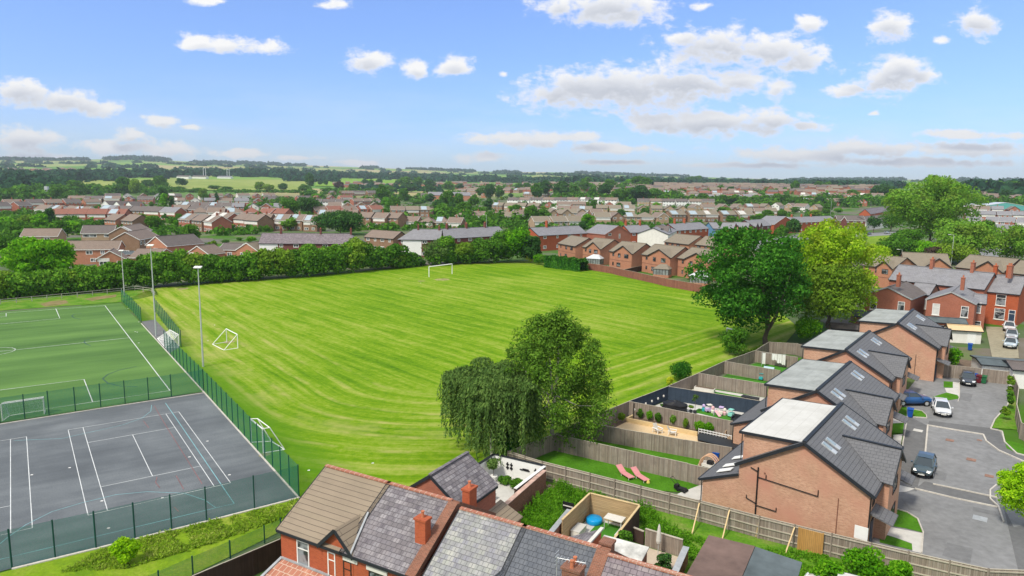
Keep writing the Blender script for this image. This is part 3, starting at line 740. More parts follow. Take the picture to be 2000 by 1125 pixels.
# timber props leaning against the long fence
def prop(a, b, lab):
    a = G(*a, H18 - 0.05); b = G(*b, 0.05)
    o = MB().bar(a - b, Vector((0, 0, 0)), 0.09, 0.07).build('timber_prop', M['woodnew'], loc=b)
    tag(o, lab, 'timber prop', 'timber props against the long fence')
for i, (a, b) in enumerate((((1367, 978), (1351, 1045)), ((1425, 995), (1411, 1052)), ((1484, 1010), (1476, 1048)), ((1553, 1027), (1533, 1084)))):
    prop(a, b, f'pale timber prop leaning against the long fence, {ordn(i)} from the left')
board_fence([p + Vector((0, 0, 0)) for p in FT(H18, (1562, 1028), (1609, 1040))], H18 - 0.02, 'orange new fence panel set into the long board fence below the big brick gable', M['orangepanel'], cap=False) .location.xyz += Vector((-0.10, -0.16, 0))

# post and rail fence behind the pitch
def rail_fence():
    pts = FT(1.05, (-120, 597), (0, 585), (120, 574), (237, 563), (263, 559), (296, 563), (303, 572))
    inv = pts[0]; root = empty('rail_fence', inv); tag(root, 'grey post and rail fence on the grass bank behind the green pitch', 'fence')
    mb = MB(); posts = []
    for a, b in zip(pts, pts[1:]):
        n = max(1, round((b - a).length / 3.0))
        for i in range(n): posts.append(a.lerp(b, i / n) - inv)
        for z in (1.05, 0.55): mb.bar(a - inv + Vector((0, 0, z)), b - inv + Vector((0, 0, z)), 0.08, 0.09)
    mb.build('rails', M['gwood'], root)
    o = MB().box(-0.06, 0.06, -0.06, 0.06, 0, 1.12).build('post', M['gwood'], root, loc=posts[0])
    for p in posts[1:]:
        c = o.copy(); COL.objects.link(c); c.parent = root; c.location = p
rail_fence()

# ------------------------------------------------------------------ floodlights, lamps, goals
def mast(base, ytop, label, heads=2, name='floodlight_mast', r=0.11, cat='floodlight', hgt=None):
    h = hgt or HT(base, ytop)
    root = empty(name, base); tag(root, label, cat)
    MB().tube((0, 0, 0), (0, 0, h * 0.5), r * 1.25, r * 0.95, 10).tube((0, 0, h * 0.5), (0, 0, h), r * 0.95, r * 0.6, 10).build('pole', M['galv'], root, smooth=False)
    if heads:
        MB().bar((-0.35, 0, h), (0.35, 0, h), 0.08, 0.08).build('crossarm', M['galv'], root)
        for s in (-0.28, 0.28)[:heads]:
            m = MB(); m.slab([(s - .26, -.36, h + .08), (s + .26, -.36, h + .08), (s + .24, .26, h + .24), (s - .24, .26, h + .24)], 0.13)
            m.build('lamp_head', M['white'], root)
    return root
mast(G(305, 656), 480, 'tall galvanised floodlight mast on the path by the pitch corner')
mast(G(397, 716), 523, 'tall galvanised floodlight mast beside the green mesh fence at the field edge')
mast(G(243, 577), 490, 'galvanised floodlight mast by the rail fence behind the pitch')
def street_lamp(px, py, ytop, label, side=1):
    b = G(px, py); h = HT(b, ytop); root = empty('street_lamp', b); tag(root, label, 'street lamp')
    MB().tube((0, 0, 0), (0, 0, h), 0.10, 0.06, 8).build('pole', M['galv'], root)
    MB().bar((0, 0, h), (-1.1 * side, 0, h + 0.12), 0.07, 0.07).build('arm', M['galv'], root)
    MB().slab([(-1.0 * side, -.16, h + .2), (-1.8 * side, -.16, h + .24), (-1.8 * side, .16, h + .24), (-1.0 * side, .16, h + .2)][::side], 0.14).build('lamp_head', M['white'], root)
street_lamp(1857, 519, 459, 'tall grey street lamp beside the brick bungalows and dark trees on the right')
street_lamp(1760, 513, 488, 'short grey street lamp behind the leftmost of the right hand brick houses')
street_lamp(1932, 474, 448, 'grey street lamp before the terrace on the far right')
street_lamp(1622, 421, 388, 'pale street pole behind the red brick terrace with chimneys')
street_lamp(1699, 422, 394, 'pale pole behind the terrace near the big willow tree')
street_lamp(1440, 470, 446, 'wooden-toned street pole beside the parked cars on the main street')
street_lamp(950, 452, 420, 'grey pole rising between the bungalow roofs in the middle distance')

def goal(A, B, Ab, Bb, h, label, td=0.0, net=True, r=0.06, name='goal', brace=False):
    A, B, Ab, Bb = [Vector(p) for p in (A, B, Ab, Bb)]
    root = empty(name, A); tag(root, label, 'football goal'); z = Vector((0, 0, h)); o = A
    A, B, Ab, Bb = A - o, B - o, Ab - o, Bb - o
    At = A + z + (Ab - A).normalized() * td if td else A + z; Bt = B + z + (Bb - B).normalized() * td if td else B + z
    m = MB().tube(A, A + z, r).tube(B, B + z, r).tube(A + z, B + z, r); m.build('goal_frame', M['white'], root)
    m = MB().tube(A, Ab, r * .8).tube(B, Bb, r * .8).tube(Ab, Bb, r * .8).tube(At, Ab, r * .7).tube(Bt, Bb, r * .7)
    if td: m.tube(A + z, At, r * .7).tube(B + z, Bt, r * .7).tube(At, Bt, r * .7)
    m.build('back_frame', M['white'], root)
    if net:
        n = MB(); n.face([At, Bt, Bb, Ab]); n.face([A, A + z, At, Ab] if td else [A, At, Ab]); n.face([B, Bb, Bt, B + z] if td else [B, Bb, Bt])
        if td: n.face([A + z, B + z, Bt, At])
        n.build('net', M['net'], root)
goal(G(5, 822), G(87, 809), G(19, 812), G(88, 801), HT(G(5, 822), 789), 'white goal with net on the green pitch against the mesh fence', td=0.6)
goal(G(333, 668), G(350, 678), G(307, 661), G(324, 680), 2.1, 'white goal with net stored between the mesh fences at the pitch corner')
goal(G(443, 668), G(464.6, 680), G(415, 672.5), G(437.3, 684), HT(G(443, 668), 642), 'white goal frame without a net standing on the field near the floodlight', net=False, r=0.08)
goal(G(491, 864), G(514.5, 885), G(530, 862), G(556, 878), HT(G(491, 864), 818), 'white goal frame standing behind the green mesh fence by the court', net=False, r=0.07, td=0.7)
def far_goal(a, b, yt, lab):
    a, b = G(*a), G(*b); h = HT(a, yt); root = empty('goal', a); tag(root, lab, 'football goal'); b = b - a
    m = MB().tube((0, 0, 0), (0, 0, h), 0.12).tube(b, b + Vector((0, 0, h)), 0.12); m.build('goal_posts', M['white'], root)
    MB().tube((0, 0, h), b + Vector((0, 0, h)), 0.13).build('crossbar', M['white'], root)
far_goal((838, 541), (883, 535), 521, 'large white goalposts standing at the far side of the mown field')
far_goal((1419, 655), (1452, 664), 641, 'white goalpost half hidden under the dark oak tree')

# ------------------------------------------------------------------ house materials
M['bnew'] = brickmat('new peach brick', (0.60, 0.34, 0.22), (0.48, 0.24, 0.15), mortar=(0.55, 0.45, 0.36), patch=(0.50, 0.25, 0.175))
M['bred'] = brickmat('bright red brick', (0.46, 0.105, 0.040), (0.39, 0.085, 0.035), mortar=(0.40, 0.14, 0.08))
M['bdark'] = brickmat('dark red common brick', (0.26, 0.10, 0.06), (0.17, 0.075, 0.05), mortar=(0.34, 0.24, 0.18))
M['bvic'] = brickmat('victorian red brick', (0.42, 0.145, 0.09), (0.34, 0.115, 0.075), mortar=(0.34, 0.19, 0.14))
M['bmaroon'] = brickmat('maroon brick', (0.19, 0.055, 0.045), (0.15, 0.045, 0.04), mortar=(0.22, 0.13, 0.11))
M['borange'] = brickmat('orange brown brick', (0.52, 0.225, 0.13), (0.44, 0.19, 0.11), mortar=(0.38, 0.24, 0.17))
M['bbrown'] = brickmat('brown brick', (0.30, 0.17, 0.10), (0.25, 0.14, 0.085), mortar=(0.32, 0.25, 0.19))
M['btan'] = brickmat('tan brick', (0.44, 0.31, 0.20), (0.38, 0.26, 0.16), mortar=(0.42, 0.34, 0.26))
M['blue'] = plain('blue rendered wall', (0.12, 0.27, 0.42), 0.85, 0.06, 1)
M['timb'] = boardmat('black and white timbering', [(0.62, 0.60, 0.56), (0.62, 0.60, 0.56), (0.03, 0.03, 0.03)], 0.35)
M['rnew'] = tilemat('flat grey roof tile', [(0.130, 0.132, 0.142), (0.150, 0.152, 0.162), (0.140, 0.142, 0.152)], 0.42, 0.33, gap=(0.06, 0.06, 0.067), gs=0.03, dirtf=0.1)
M['rconc'] = tilemat('brown concrete roof tile', [(0.25, 0.20, 0.145), (0.275, 0.22, 0.16), (0.26, 0.21, 0.15)], 12.0, 0.37, gap=(0.10, 0.08, 0.06), gs=0.045, dirt=(0.15, 0.12, 0.09), lichen=(0.33, 0.30, 0.22))
M['rslate'] = tilemat('mottled purple grey slate', [(0.13, 0.115, 0.13), (0.19, 0.175, 0.19), (0.25, 0.235, 0.25), (0.16, 0.145, 0.155), (0.21, 0.19, 0.20), (0.32, 0.30, 0.31)], 0.37, 0.30, gap=(0.055, 0.05, 0.055), gs=0.035, dirt=(0.075, 0.07, 0.075), dirtf=0.4)
M['rmott'] = tilemat('mottled lichened slate', [(0.20, 0.20, 0.215), (0.29, 0.30, 0.28), (0.24, 0.24, 0.27), (0.34, 0.35, 0.31), (0.22, 0.22, 0.24), (0.40, 0.40, 0.36), (0.27, 0.27, 0.30)], 0.36, 0.29, gap=(0.08, 0.08, 0.085), gs=0.03, dirt=(0.15, 0.145, 0.17), dirtf=0.5)
M['rdslate'] = tilemat('dark blue grey slate', [(0.095, 0.105, 0.125), (0.115, 0.125, 0.145), (0.13, 0.14, 0.16)], 0.28, 0.30, gap=(0.035, 0.038, 0.045), gs=0.03, dirtf=0.15)
M['rpslate'] = tilemat('purple weathered slate', [(0.19, 0.155, 0.175), (0.25, 0.21, 0.23), (0.15, 0.125, 0.14), (0.30, 0.26, 0.27)], 0.36, 0.29, gap=(0.06, 0.05, 0.06), gs=0.035)
M['rgrey'] = tilemat('grey slate roof', [(0.20, 0.20, 0.22), (0.25, 0.25, 0.27), (0.22, 0.22, 0.235)], 0.5, 0.4, gap=(0.13, 0.13, 0.14), gs=0.03, dirt=(0.14, 0.13, 0.13), bump=0.3)
M['rbrown'] = tilemat('brown tiled roof', [(0.20, 0.15, 0.12), (0.235, 0.18, 0.145), (0.22, 0.165, 0.13)], 0.5, 0.4, gap=(0.13, 0.10, 0.08), gs=0.04, dirt=(0.13, 0.11, 0.09), bump=0.3)
M['rtan'] = tilemat('pale brown tiled roof', [(0.20, 0.170, 0.125), (0.235, 0.20, 0.15), (0.215, 0.182, 0.138)], 0.5, 0.4, gap=(0.18, 0.15, 0.11), gs=0.04, dirt=(0.18, 0.16, 0.12), bump=0.3)
M['rdark'] = tilemat('dark brown tiled roof', [(0.125, 0.105, 0.10), (0.15, 0.125, 0.12), (0.14, 0.12, 0.11)], 0.5, 0.4, gap=(0.08, 0.07, 0.065), gs=0.04, bump=0.3)
M['rred'] = tilemat('red tiled roof', [(0.28, 0.115, 0.08), (0.24, 0.10, 0.07), (0.26, 0.105, 0.075)], 0.5, 0.4, gap=(0.16, 0.07, 0.05), gs=0.04, bump=0.3)
M['flat'] = tilemat('pale roofing membrane', [(0.37, 0.39, 0.375), (0.34, 0.36, 0.345), (0.40, 0.42, 0.40)], 9.0, 0.95, gap=(0.26, 0.28, 0.27), gs=0.05, dirt=(0.17, 0.18, 0.165), dirtf=0.75, bump=0.1)
M['flatw'] = tilemat('white roofing membrane', [(0.58, 0.575, 0.545), (0.56, 0.555, 0.525)], 9.0, 0.95, gap=(0.45, 0.44, 0.41), gs=0.05, dirt=(0.38, 0.37, 0.33), dirtf=0.5, bump=0.1)
M['felt'] = plain('dark roofing felt', (0.10, 0.125, 0.135), 0.9, 0.25, 0.8)
M['feltb'] = plain('brown roofing felt', (0.155, 0.105, 0.09), 0.9, 0.22, 0.9)
M['solar'] = tilemat('solar panel', [(0.30, 0.38, 0.44), (0.34, 0.42, 0.47)], 1.0, 1.6, gap=(0.55, 0.58, 0.6), gs=0.06, dirtf=0.0, bump=0)  # pale tone puts the reflection on the panels into their colour
M['stone'] = plain('pale stone', (0.62, 0.60, 0.55), 0.85, 0.08, 3)
M['lead'] = plain('lead flashing', (0.34, 0.36, 0.38), 0.6, 0.15, 3)
M['framedk'] = plain('dark brown window frame', (0.035, 0.025, 0.02), 0.5, 0.1, 2)
M['curtain'] = plain('pale curtain', (0.60, 0.60, 0.58), 0.9, 0.1, 2)

# ------------------------------------------------------------------ house parts
_wm = {}
def window(parent, x, y, z, w, h, rz=0.0, fm=None, mull=(1, 0), sill=False, lod=1, name='window', pane=True, panem=None):
    """window centred on (x, z), its face at y looking towards local -y (turned by rz)"""
    fm = fm or M['white']; t = 0.075 if lod else 0.15
    key = (round(w, 2), round(h, 2), fm.name, mull, lod, bool(sill), name, panem.name if panem else '')
    if key not in _wm:
        m = MB(); a, b = w / 2, h / 2; y0, y1 = -0.045, 0.02
        m.box(-a, a, y0, y1, -b, -b + t).box(-a, a, y0, y1, b - t, b).box(-a, -a + t, y0, y1, -b + t, b - t).box(a - t, a, y0, y1, -b + t, b - t)
        for i in range(mull[0]):
            c = -a + w * (i + 1) / (mull[0] + 1); m.box(c - t * .4, c + t * .4, y0 + .008, y1, -b + t, b - t)
        if mull[1]:
            c = b - h * 0.32
            e = [-a + t] + [v for i in range(mull[0]) for v in (-a + w * (i + 1) / (mull[0] + 1) - t * .4, -a + w * (i + 1) / (mull[0] + 1) + t * .4)] + [a - t]
            for i in range(0, len(e), 2): m.box(e[i], e[i + 1], y0 + .008, y1, c - t * .4, c + t * .4)
        if lod == 0:
            m.mi = 1; m.box(-a + t, a - t, -0.012, 0.015, -b + t, b - t)
            o = m.build(name, [fm, panem or M['glass']]); ch = None
        else:
            o = m.build(name, fm)
            p = MB().box(-a + t, a - t, -0.008, 0.015, -b + t, b - t).build('pane', panem or M['glass']); ch = [p.data]
            bpy.data.objects.remove(p)
            if sill:
                p = MB().box(-a - .08, a + .08, -0.11, 0.02, -b - .11, -b - .003).build('sill', M['stone']); ch.append(p.data); bpy.data.objects.remove(p)
        _wm[key] = (o.data, ch); bpy.data.objects.remove(o)
    me, ch = _wm[key]
    o = bpy.data.objects.new(name, me); COL.objects.link(o); o.parent = parent; o.location = (x, y, z); o.rotation_euler = (0, 0, rz)
    for i, c in enumerate(ch or []):
        p = bpy.data.objects.new(('pane', 'sill')[i], c); COL.objects.link(p); p.parent = o
    return o
def chimney(parent, x, y, z0, z1, w=0.55, d=0.95, m=None, pots=2, name='chimney'):
    c = MB().box(x - w / 2, x + w / 2, y - d / 2, y + d / 2, z0, z1)
    c.box(x - w / 2 - .06, x + w / 2 + .06, y - d / 2 - .06, y + d / 2 + .06, z1, z1 + .13)
    c.mi = 1
    for i in range(pots):
        py = y + (i - (pots - 1) / 2) * 0.38; c.lathe([(0.11, 0), (0.10, 0.06), (0.085, 0.3), (0.11, 0.34), (0.11, 0.40)], 8, (x, py, z1 + .131))
    return c.build(name, [m or M['bred'], M['terra']], parent)
def ground_at(p): return Vector((p[0], p[1], ground(p[0], p[1])))

def house(loc, rz, L, D, eave, rise, wall, roof, label=None, group=None, cat='house', name='house', ridge='x', hip=(0, 0), verge=None,
          wins=(), chim=(), oh=0.3, lod=1, front=None, solar=None, cross=(), ridgem=None, doors=(), base=-0.6):
    """front at local y=0 facing -y, x to the right, D deep"""
    root = empty(name, loc, rz); tag(root, label, cat, group)
    W = MB(); Rf = MB(); zr = eave + rise
    verge = verge or M['dark']
    Vg = MB()
    if ridge == 'x':
        h0, h1 = hip; hd = D / 2
        for x0, x1, g0, g1 in ((0, L, not h0, not h1),):
            W.box(0, L, 0, D, base, eave)
            W.face([(0, 0, eave), (0, D, eave), (0, hd, zr)][::-1]) if g0 else None
            W.face([(L, 0, eave), (L, D, eave), (L, hd, zr)]) if g1 else None
        k = rise / hd; ze = eave - oh * k + 0.07; a0 = -oh * .6 if not h0 else -oh; a1 = L + (oh * .6 if not h1 else oh)
        r0 = a0 if not h0 else hd * h0; r1 = a1 if not h1 else L - hd * h1; zt = zr + 0.07
        Rf.slab([(a0, -oh, ze), (a1, -oh, ze), (r1, hd, zt), (r0, hd, zt)], 0.10)
        Rf.slab([(a1, D + oh, ze), (a0, D + oh, ze), (r0, hd, zt), (r1, hd, zt)], 0.10)
        if h0: Rf.slab([(a0, D + oh, ze), (a0, -oh, ze), (r0, hd, zt)], 0.10)
        if h1: Rf.slab([(a1, -oh, ze), (a1, D + oh, ze), (r1, hd, zt)], 0.10)
        Rf2 = MB().bar((r0, hd, zt + .03), (r1, hd, zt + .03), 0.26, 0.10)
        for xx, hh in ((a0, h0), (a1, h1)):
            if not hh:
                s = 0.03 if xx > 0 else -0.03
                Vg.bar((xx + s, -oh, ze - .09), (xx + s, hd, zt - .09), 0.05, 0.20); Vg.bar((xx + s, D + oh, ze - .09), (xx + s, hd, zt - .09), 0.05, 0.20)
        Vg.box(a0, a1, -oh - .06, -oh - .002, ze - .18, ze - .02)
    else:
        hd = L / 2; W.box(0, L, 0, D, base, eave); k = rise / hd; ze = eave - oh * k + 0.07; zt = zr + 0.07
        W.face([(0, 0, eave), (L, 0, eave), (hd, 0, zr)]); W.face([(L, D, eave), (0, D, eave), (hd, D, zr)])
        a0 = -oh * .6
        Rf.slab([(-oh, a0, ze), (hd, a0, zt), (hd, D + .2, zt), (-oh, D + .2, ze)], 0.10)
        Rf.slab([(hd, a0, zt), (L + oh, a0, ze), (L + oh, D + .2, ze), (hd, D + .2, zt)], 0.10)
        Rf2 = MB().bar((hd, a0, zt + .03), (hd, D + .2, zt + .03), 0.26, 0.10)
        Vg.bar((-oh, a0 - .03, ze - .09), (hd, a0 - .03, zt - .09), 0.05, 0.22); Vg.bar((L + oh, a0 - .03, ze - .09), (hd, a0 - .03, zt - .09), 0.05, 0.22)
        Vg.box(-oh - .06, -oh - .002, a0, D, ze - .18, ze - .02); Vg.box(L + oh + .002, L + oh + .06, a0, D, ze - .18, ze - .02)
    for (c0, c1, pr, cr) in cross:
        hm = (c0 + c1) / 2; W.box(c0, c1, -pr, -0.002 if pr > 0.05 else 0.3, base, eave); zc = eave + cr
        W.face([(c0, -pr, eave), (c1, -pr, eave), (hm, -pr, zc)])
        kk = cr / (hm - c0); zce = eave - oh * kk + .09; yb = min(D / 2, cr / (rise / (D / 2))) if ridge == 'x' else 2
        Rf.slab([(c0 - oh, -pr - .25, zce), (hm, -pr - .25, zc + .09), (hm, yb + .1, zc + .09), (c0 - oh, 0.0, zce)], 0.10)
        Rf.slab([(hm, -pr - .25, zc + .09), (c1 + oh, -pr - .25, zce), (c1 + oh, 0.0, zce), (hm, yb + .1, zc + .09)], 0.10)
        Vg.bar((c0 - oh, -pr - .28, zce - .09), (hm, -pr - .28, zc), 0.05, 0.22); Vg.bar((c1 + oh, -pr - .28, zce - .09), (hm, -pr - .28, zc), 0.05, 0.22)
    wo = W.build('wall', wall, root)
    ro = Rf.build('roof', roof, root)
    if lod: Rf2.build('ridge_tiles', ridgem or roof, ro)
    Vg.build('bargeboards', verge, root)
    if front:      # differently faced part of the front wall: (x0, x1, z0, z1, material, label)
        for x0, x1, z0, z1, m, lab in front:
            f = MB().box(x0, x1, -0.035, 0.0, z0, z1).build('front_panel', m, root)
            if lab: f['label'] = lab
    for c in chim:
        cm = c[4] if len(c) > 4 else (wall if wall.name in ('victorian red brick', 'maroon brick', 'bright red brick') else M['bvic'])
        chimney(ro if lod else root, c[0], c[1], c[2], c[3], m=cm, pots=2)
    for w in wins:
        x, z, ww, hh = w[:4]; o = w[4] if len(w) > 4 else {}
        o = dict(o); yy = o.pop('y', 0.0) - 0.002; window(root, x, yy, z, ww, hh, lod=1 if lod > 1 else 0, **o)
    for d in doors:
        x, ww, m = d[:3]; yy = d[3] if len(d) > 3 else 0.0
        MB().box(x - ww / 2, x + ww / 2, yy - 0.05, yy - 0.002, 0.0, 2.05).build('door', m, root)
    if solar:
        for (s0, s1, t0, t1, lab) in solar:
            k = rise / (D / 2); f = lambda t: (-oh + t * (D / 2 + oh), eave - oh * k + .07 + t * (rise + oh * k))
            (ya, za), (yb, zb) = f(t0), f(t1)
            MB().slab([(s0, ya, za + .10), (s1, ya, za + .10), (s1, yb, zb + .10), (s0, yb, zb + .10)], 0.05).build('solar_panel', M[lab], ro)
    return root
def HE(eL, eR, D, eave, rise, wall, roof, **k):
    """house from its two front eave corners in the photograph"""
    A, B = G(*eL, eave), G(*eR, eave); d = (B - A); L = Vector((d.x, d.y)).length; rz = math.atan2(d.y, d.x)
    return house(ground_at(A), rz, L, D, eave, rise, wall, roof, **k)
def FPL(A, rz, px, py, y=0.0):
    """photo pixel -> (x, z) on the facade plane of a frame at A turned rz"""
    ux = Vector((math.cos(rz), math.sin(rz))); uy = Vector((-math.sin(rz), math.cos(rz)))
    dx, dy, dz = ray(px, py); o = Vector((-A[0], -A[1])); d = Vector((dx, dy))
    t = (y - o.dot(uy)) / d.dot(uy)
    return (o + d * t).dot(ux), CH + dz * t - A[2]

# ------------------------------------------------------------------ four new blocks on the right
E1 = Vector((0.795, -0.606, 0)); E2 = Vector((0.606, 0.795, 0)); NL = Vector((16.42, 55.78, 0)); NRZ = R(-37.3)
def NB(x, y, z=0.0):
    p = NL + E1 * x + E2 * y; return Vector((p.x, p.y, ground(p.x, p.y) + z))
def new_block(ox, oy, Lb, label, first=False, flat='flat', rear=True):
    root = empty('new_house', NB(ox, oy), NRZ); tag(root, label, 'house', 'new grey roofed houses by the cul de sac')
    W = MB(); prof = [(3, -.4), (12.7, -.4), (12.7, 4.7), (7.9, 7.42), (3, 4.55)]
    for y0 in (0, Lb):
        pts = [(x, y0, z) for x, z in prof]; W.face(pts if y0 == 0 else pts[::-1])
    for (a, b) in zip(prof, prof[1:] + prof[:1]):
        if a[1] < 6 and b[1] < 6: W.face([(a[0], 0, a[1]), (a[0], Lb, a[1]), (b[0], Lb, b[1]), (b[0], 0, b[1])])
    W.box(0, 2.998, 0, Lb, -.4, 2.35)
    W.face([(0, 0, 2.35), (2.998, 0, 2.35), (2.998, 0, 3.55)]); W.face([(0, Lb, 2.35), (2.998, Lb, 3.55), (2.998, Lb, 2.35)])
    W.box(3.08, 7.7, 0.5, Lb - .5, 4.4, 7.02)
    bys = [5.8] if Lb < 13 else [5.0]
    for by in bys:
        W.box(12.702, 13.5, by - 2.8, by + 2.8, -.4, 4.72); W.face([(13.5, by - 2.8, 4.72), (13.5, by + 2.8, 4.72), (13.5, by, 6.35)])
    W.build('wall', M['bnew'], root)
    Rf = MB()
    Rf.slab([(7.9, -.18, 7.52), (13.0, -.18, 4.62), (13.0, Lb + .18, 4.62), (7.9, Lb + .18, 7.52)], .12)
    for y0, y1 in ((-.18, .42), (Lb - .42, Lb + .18)): Rf.slab([(2.75, y0, 4.48), (7.9, y0, 7.52), (7.9, y1, 7.52), (2.75, y1, 4.48)], .12)
    Rf.slab([(2.75, .42, 4.48), (3.07, .42, 4.66), (3.07, Lb - .42, 4.66), (2.75, Lb - .42, 4.48)], .12)
    Rf.slab([(-.28, -.12, 2.33), (2.998, -.12, 3.66), (2.998, Lb + .12, 3.66), (-.28, Lb + .12, 2.33)], .12)
    for by in bys:
        Rf.slab([(13.72, by - 3.1, 4.66), (13.72, by, 6.56), (9.45, by, 6.66), (12.9, by - 3.1, 4.74)], .12)
        Rf.slab([(13.72, by, 6.56), (13.72, by + 3.1, 4.66), (12.9, by + 3.1, 4.74), (9.45, by, 6.66)], .12)
    # small tiled porch roofs
    for py in (1.6, Lb - 1.6): Rf.slab([(12.72, py - 1.1, 2.95), (14.3, py - 1.1, 2.45), (14.3, py + 1.1, 2.45), (12.72, py + 1.1, 2.95)], .12)
    ro = Rf.build('roof', M['rnew'], root)
    rt = MB().bar((7.9, -.2, 7.56), (7.9, Lb + .2, 7.56), .3, .1)
    for by in bys: rt.bar((9.4, by, 6.70), (13.74, by, 6.60), .26, .09)
    rt.build('ridge_tiles', M['dark'], ro)
    f = MB().slab([(2.85, .34, 7.08), (7.78, .34, 7.30), (7.78, Lb - .34, 7.30), (2.85, Lb - .34, 7.08)], .07); fo = f.build('flat_roof', M[flat], root)
    g = MB()
    g.bar((2.72, .30, 7.0), (7.7, .30, 7.2), .08, .22); g.bar((2.76, .3, 6.98), (2.76, Lb - .3, 6.98), .12, .2); g.bar((2.72, Lb - .3, 7.0), (7.7, Lb - .3, 7.2), .08, .22)
    for y in (-.24, Lb + .24):
        g.bar((2.7, y, 4.34), (7.9, y, 7.42), .1, .26); g.bar((13.05, y, 4.48), (7.9, y, 7.42), .1, .26); g.bar((-.3, y * .7, 2.22), (3.0, y * .7, 3.55), .06, .2)
    g.bar((13.06, -.2, 4.52), (13.06, Lb + .2, 4.52), .12, .13); g.bar((-.34, -.15, 2.24), (-.34, Lb + .15, 2.24), .12, .12)
    for by in bys:
        g.bar((13.76, by - 3.1, 4.54), (13.76, by, 6.44), .06, .2); g.bar((13.76, by + 3.1, 4.54), (13.76, by, 6.44), .06, .2)
    g.build('fascia_gutter', M['dark'], root)
    # roof lights
    sl = -2.9 / 5.1
    for i, y in enumerate((1.9, 3.1, Lb - 3.4, Lb - 2.2)):
        xa, xb = 8.75, 9.85; za, zb = 7.52 + (xa - 7.9) * sl + .03, 7.52 + (xb - 7.9) * sl + .03
        s = MB().slab([(xa, y - .32, za + .04), (xb, y - .32, zb + .04), (xb, y + .32, zb + .04), (xa, y + .32, za + .04)], .07).build('roof_window', M['galv'], ro)
        MB().slab([(xa + .07, y - .25, za + .015), (xb - .07, y - .25, zb + .015 + .0), (xb - .07, y + .25, zb + .015), (xa + .07, y + .25, za + .015)], .01).build('pane', M['skyglass'], root).location = (0, 0, .04)
    for y in ((1.0, 2.4, 4.6) if first else ()):
        za = 2.33 + (1.1 + .28) * .406 + .02
        MB().slab([(0.9, y - .38, za - .0), (2.1, y - .38, za + .49), (2.1, y + .38, za + .49), (0.9, y + .38, za - .0)][::1], .05).build('roof_window', M['white'], ro).location = (0, 0, .06)
    dp = MB().tube((-.02 + 12.78, -.02, 0), (12.78, -.02, 4.5), .045).tube((-.06, -.06, 0), (-.06, -.06, 2.2), .045); dp.tube((3.0, .28, 4.7), (3.0, .28, 6.9), .04)
    dp.build('downpipe', M['black'], root)
    # front and end windows
    for by in bys:
        for zz in (1.3, 3.6): window(root, 13.502, by, zz, 1.9, 1.15, R(90), fm=M['framedk'], mull=(1, 0))
    for yy in (1.6, Lb - 1.6): window(root, 12.702, yy, 3.7, 0.9, 1.0, R(90), fm=M['framedk'], mull=(0, 0))
    for yy in (1.6, Lb - 1.6): MB().box(12.70, 12.76, yy - .5, yy + .5, 0.0, 2.05).build('door', M['navydoor'], root)
    for i in range(4): window(root, 3.078, 1.6 + i * (Lb - 3.2) / 3, 5.9, 1.1, 1.0, R(-90), fm=M['framedk'], mull=(1, 0))
    if first:
        p = MB()
        p.tube((4.55, -.07, 0), (4.55, -.07, 4.55), .06); p.tube((4.5, -.09, 4.22), (3.95, -.09, 4.42), .04)
        p.tube((4.6, -.09, 3.75), (9.15, -.09, 3.45), .035); p.tube((9.15, -.09, 3.43), (9.15, -.09, 3.95), .035); p.tube((5.2, -.09, 3.72), (5.2, -.09, 4.1), .035)
        p.tube((4.5, -.09, 1.5), (3.75, -.09, 1.75), .035); p.tube((3.75, -.09, 1.73), (3.75, -.09, 2.0), .035)
        p.tube((4.6, -.09, 1.35), (6.15, -.09, 1.3), .035); p.tube((6.15, -.09, 1.28), (6.15, -.09, 1.6), .035)
        p.build('waste_pipes', M['black'], root)
        MB().tube((10.6, -.05, 0), (10.6, -.05, 3.7), .03).build('cable_duct', M['bdark'], root)
        v = MB().box(5.0, 5.14, -.03, -.002, 4.1, 4.24); v.build('vent', M['bdark'], root)
    else:
        MB().tube((4.7, -.09, 3.3), (8.6, -.09, 3.1), .035).tube((8.6, -.09, 3.1), (8.6, -.09, 3.5), .035).tube((10.4, -.05, 0), (10.4, -.05, 3.4), .03).build('waste_pipes', M['black'], root)
    return root
M['skyglass'] = plain('roof window glass', (0.30, 0.36, 0.38), 0.15, 0.05, 2, spec=0.8)
M['navydoor'] = plain('dark blue door', (0.03, 0.05, 0.09), 0.4, 0.05, 2)
new_block(0, 0, 12.2, 'new brick house nearest the camera, white flat dormer roof and black pipes on its gable', True, 'flatw')
new_block(-2.85, 15.4, 14.2, 'new brick house second from the camera, its flat dormer roof stained grey', False)
new_block(-4.06, 33.2, 13.7, 'new brick house third from the camera, beside the garden with white washing', False)
new_block(-1.5, 52.2, 13.7, 'new brick house farthest along the cul de sac, by the bins and bunting', False)

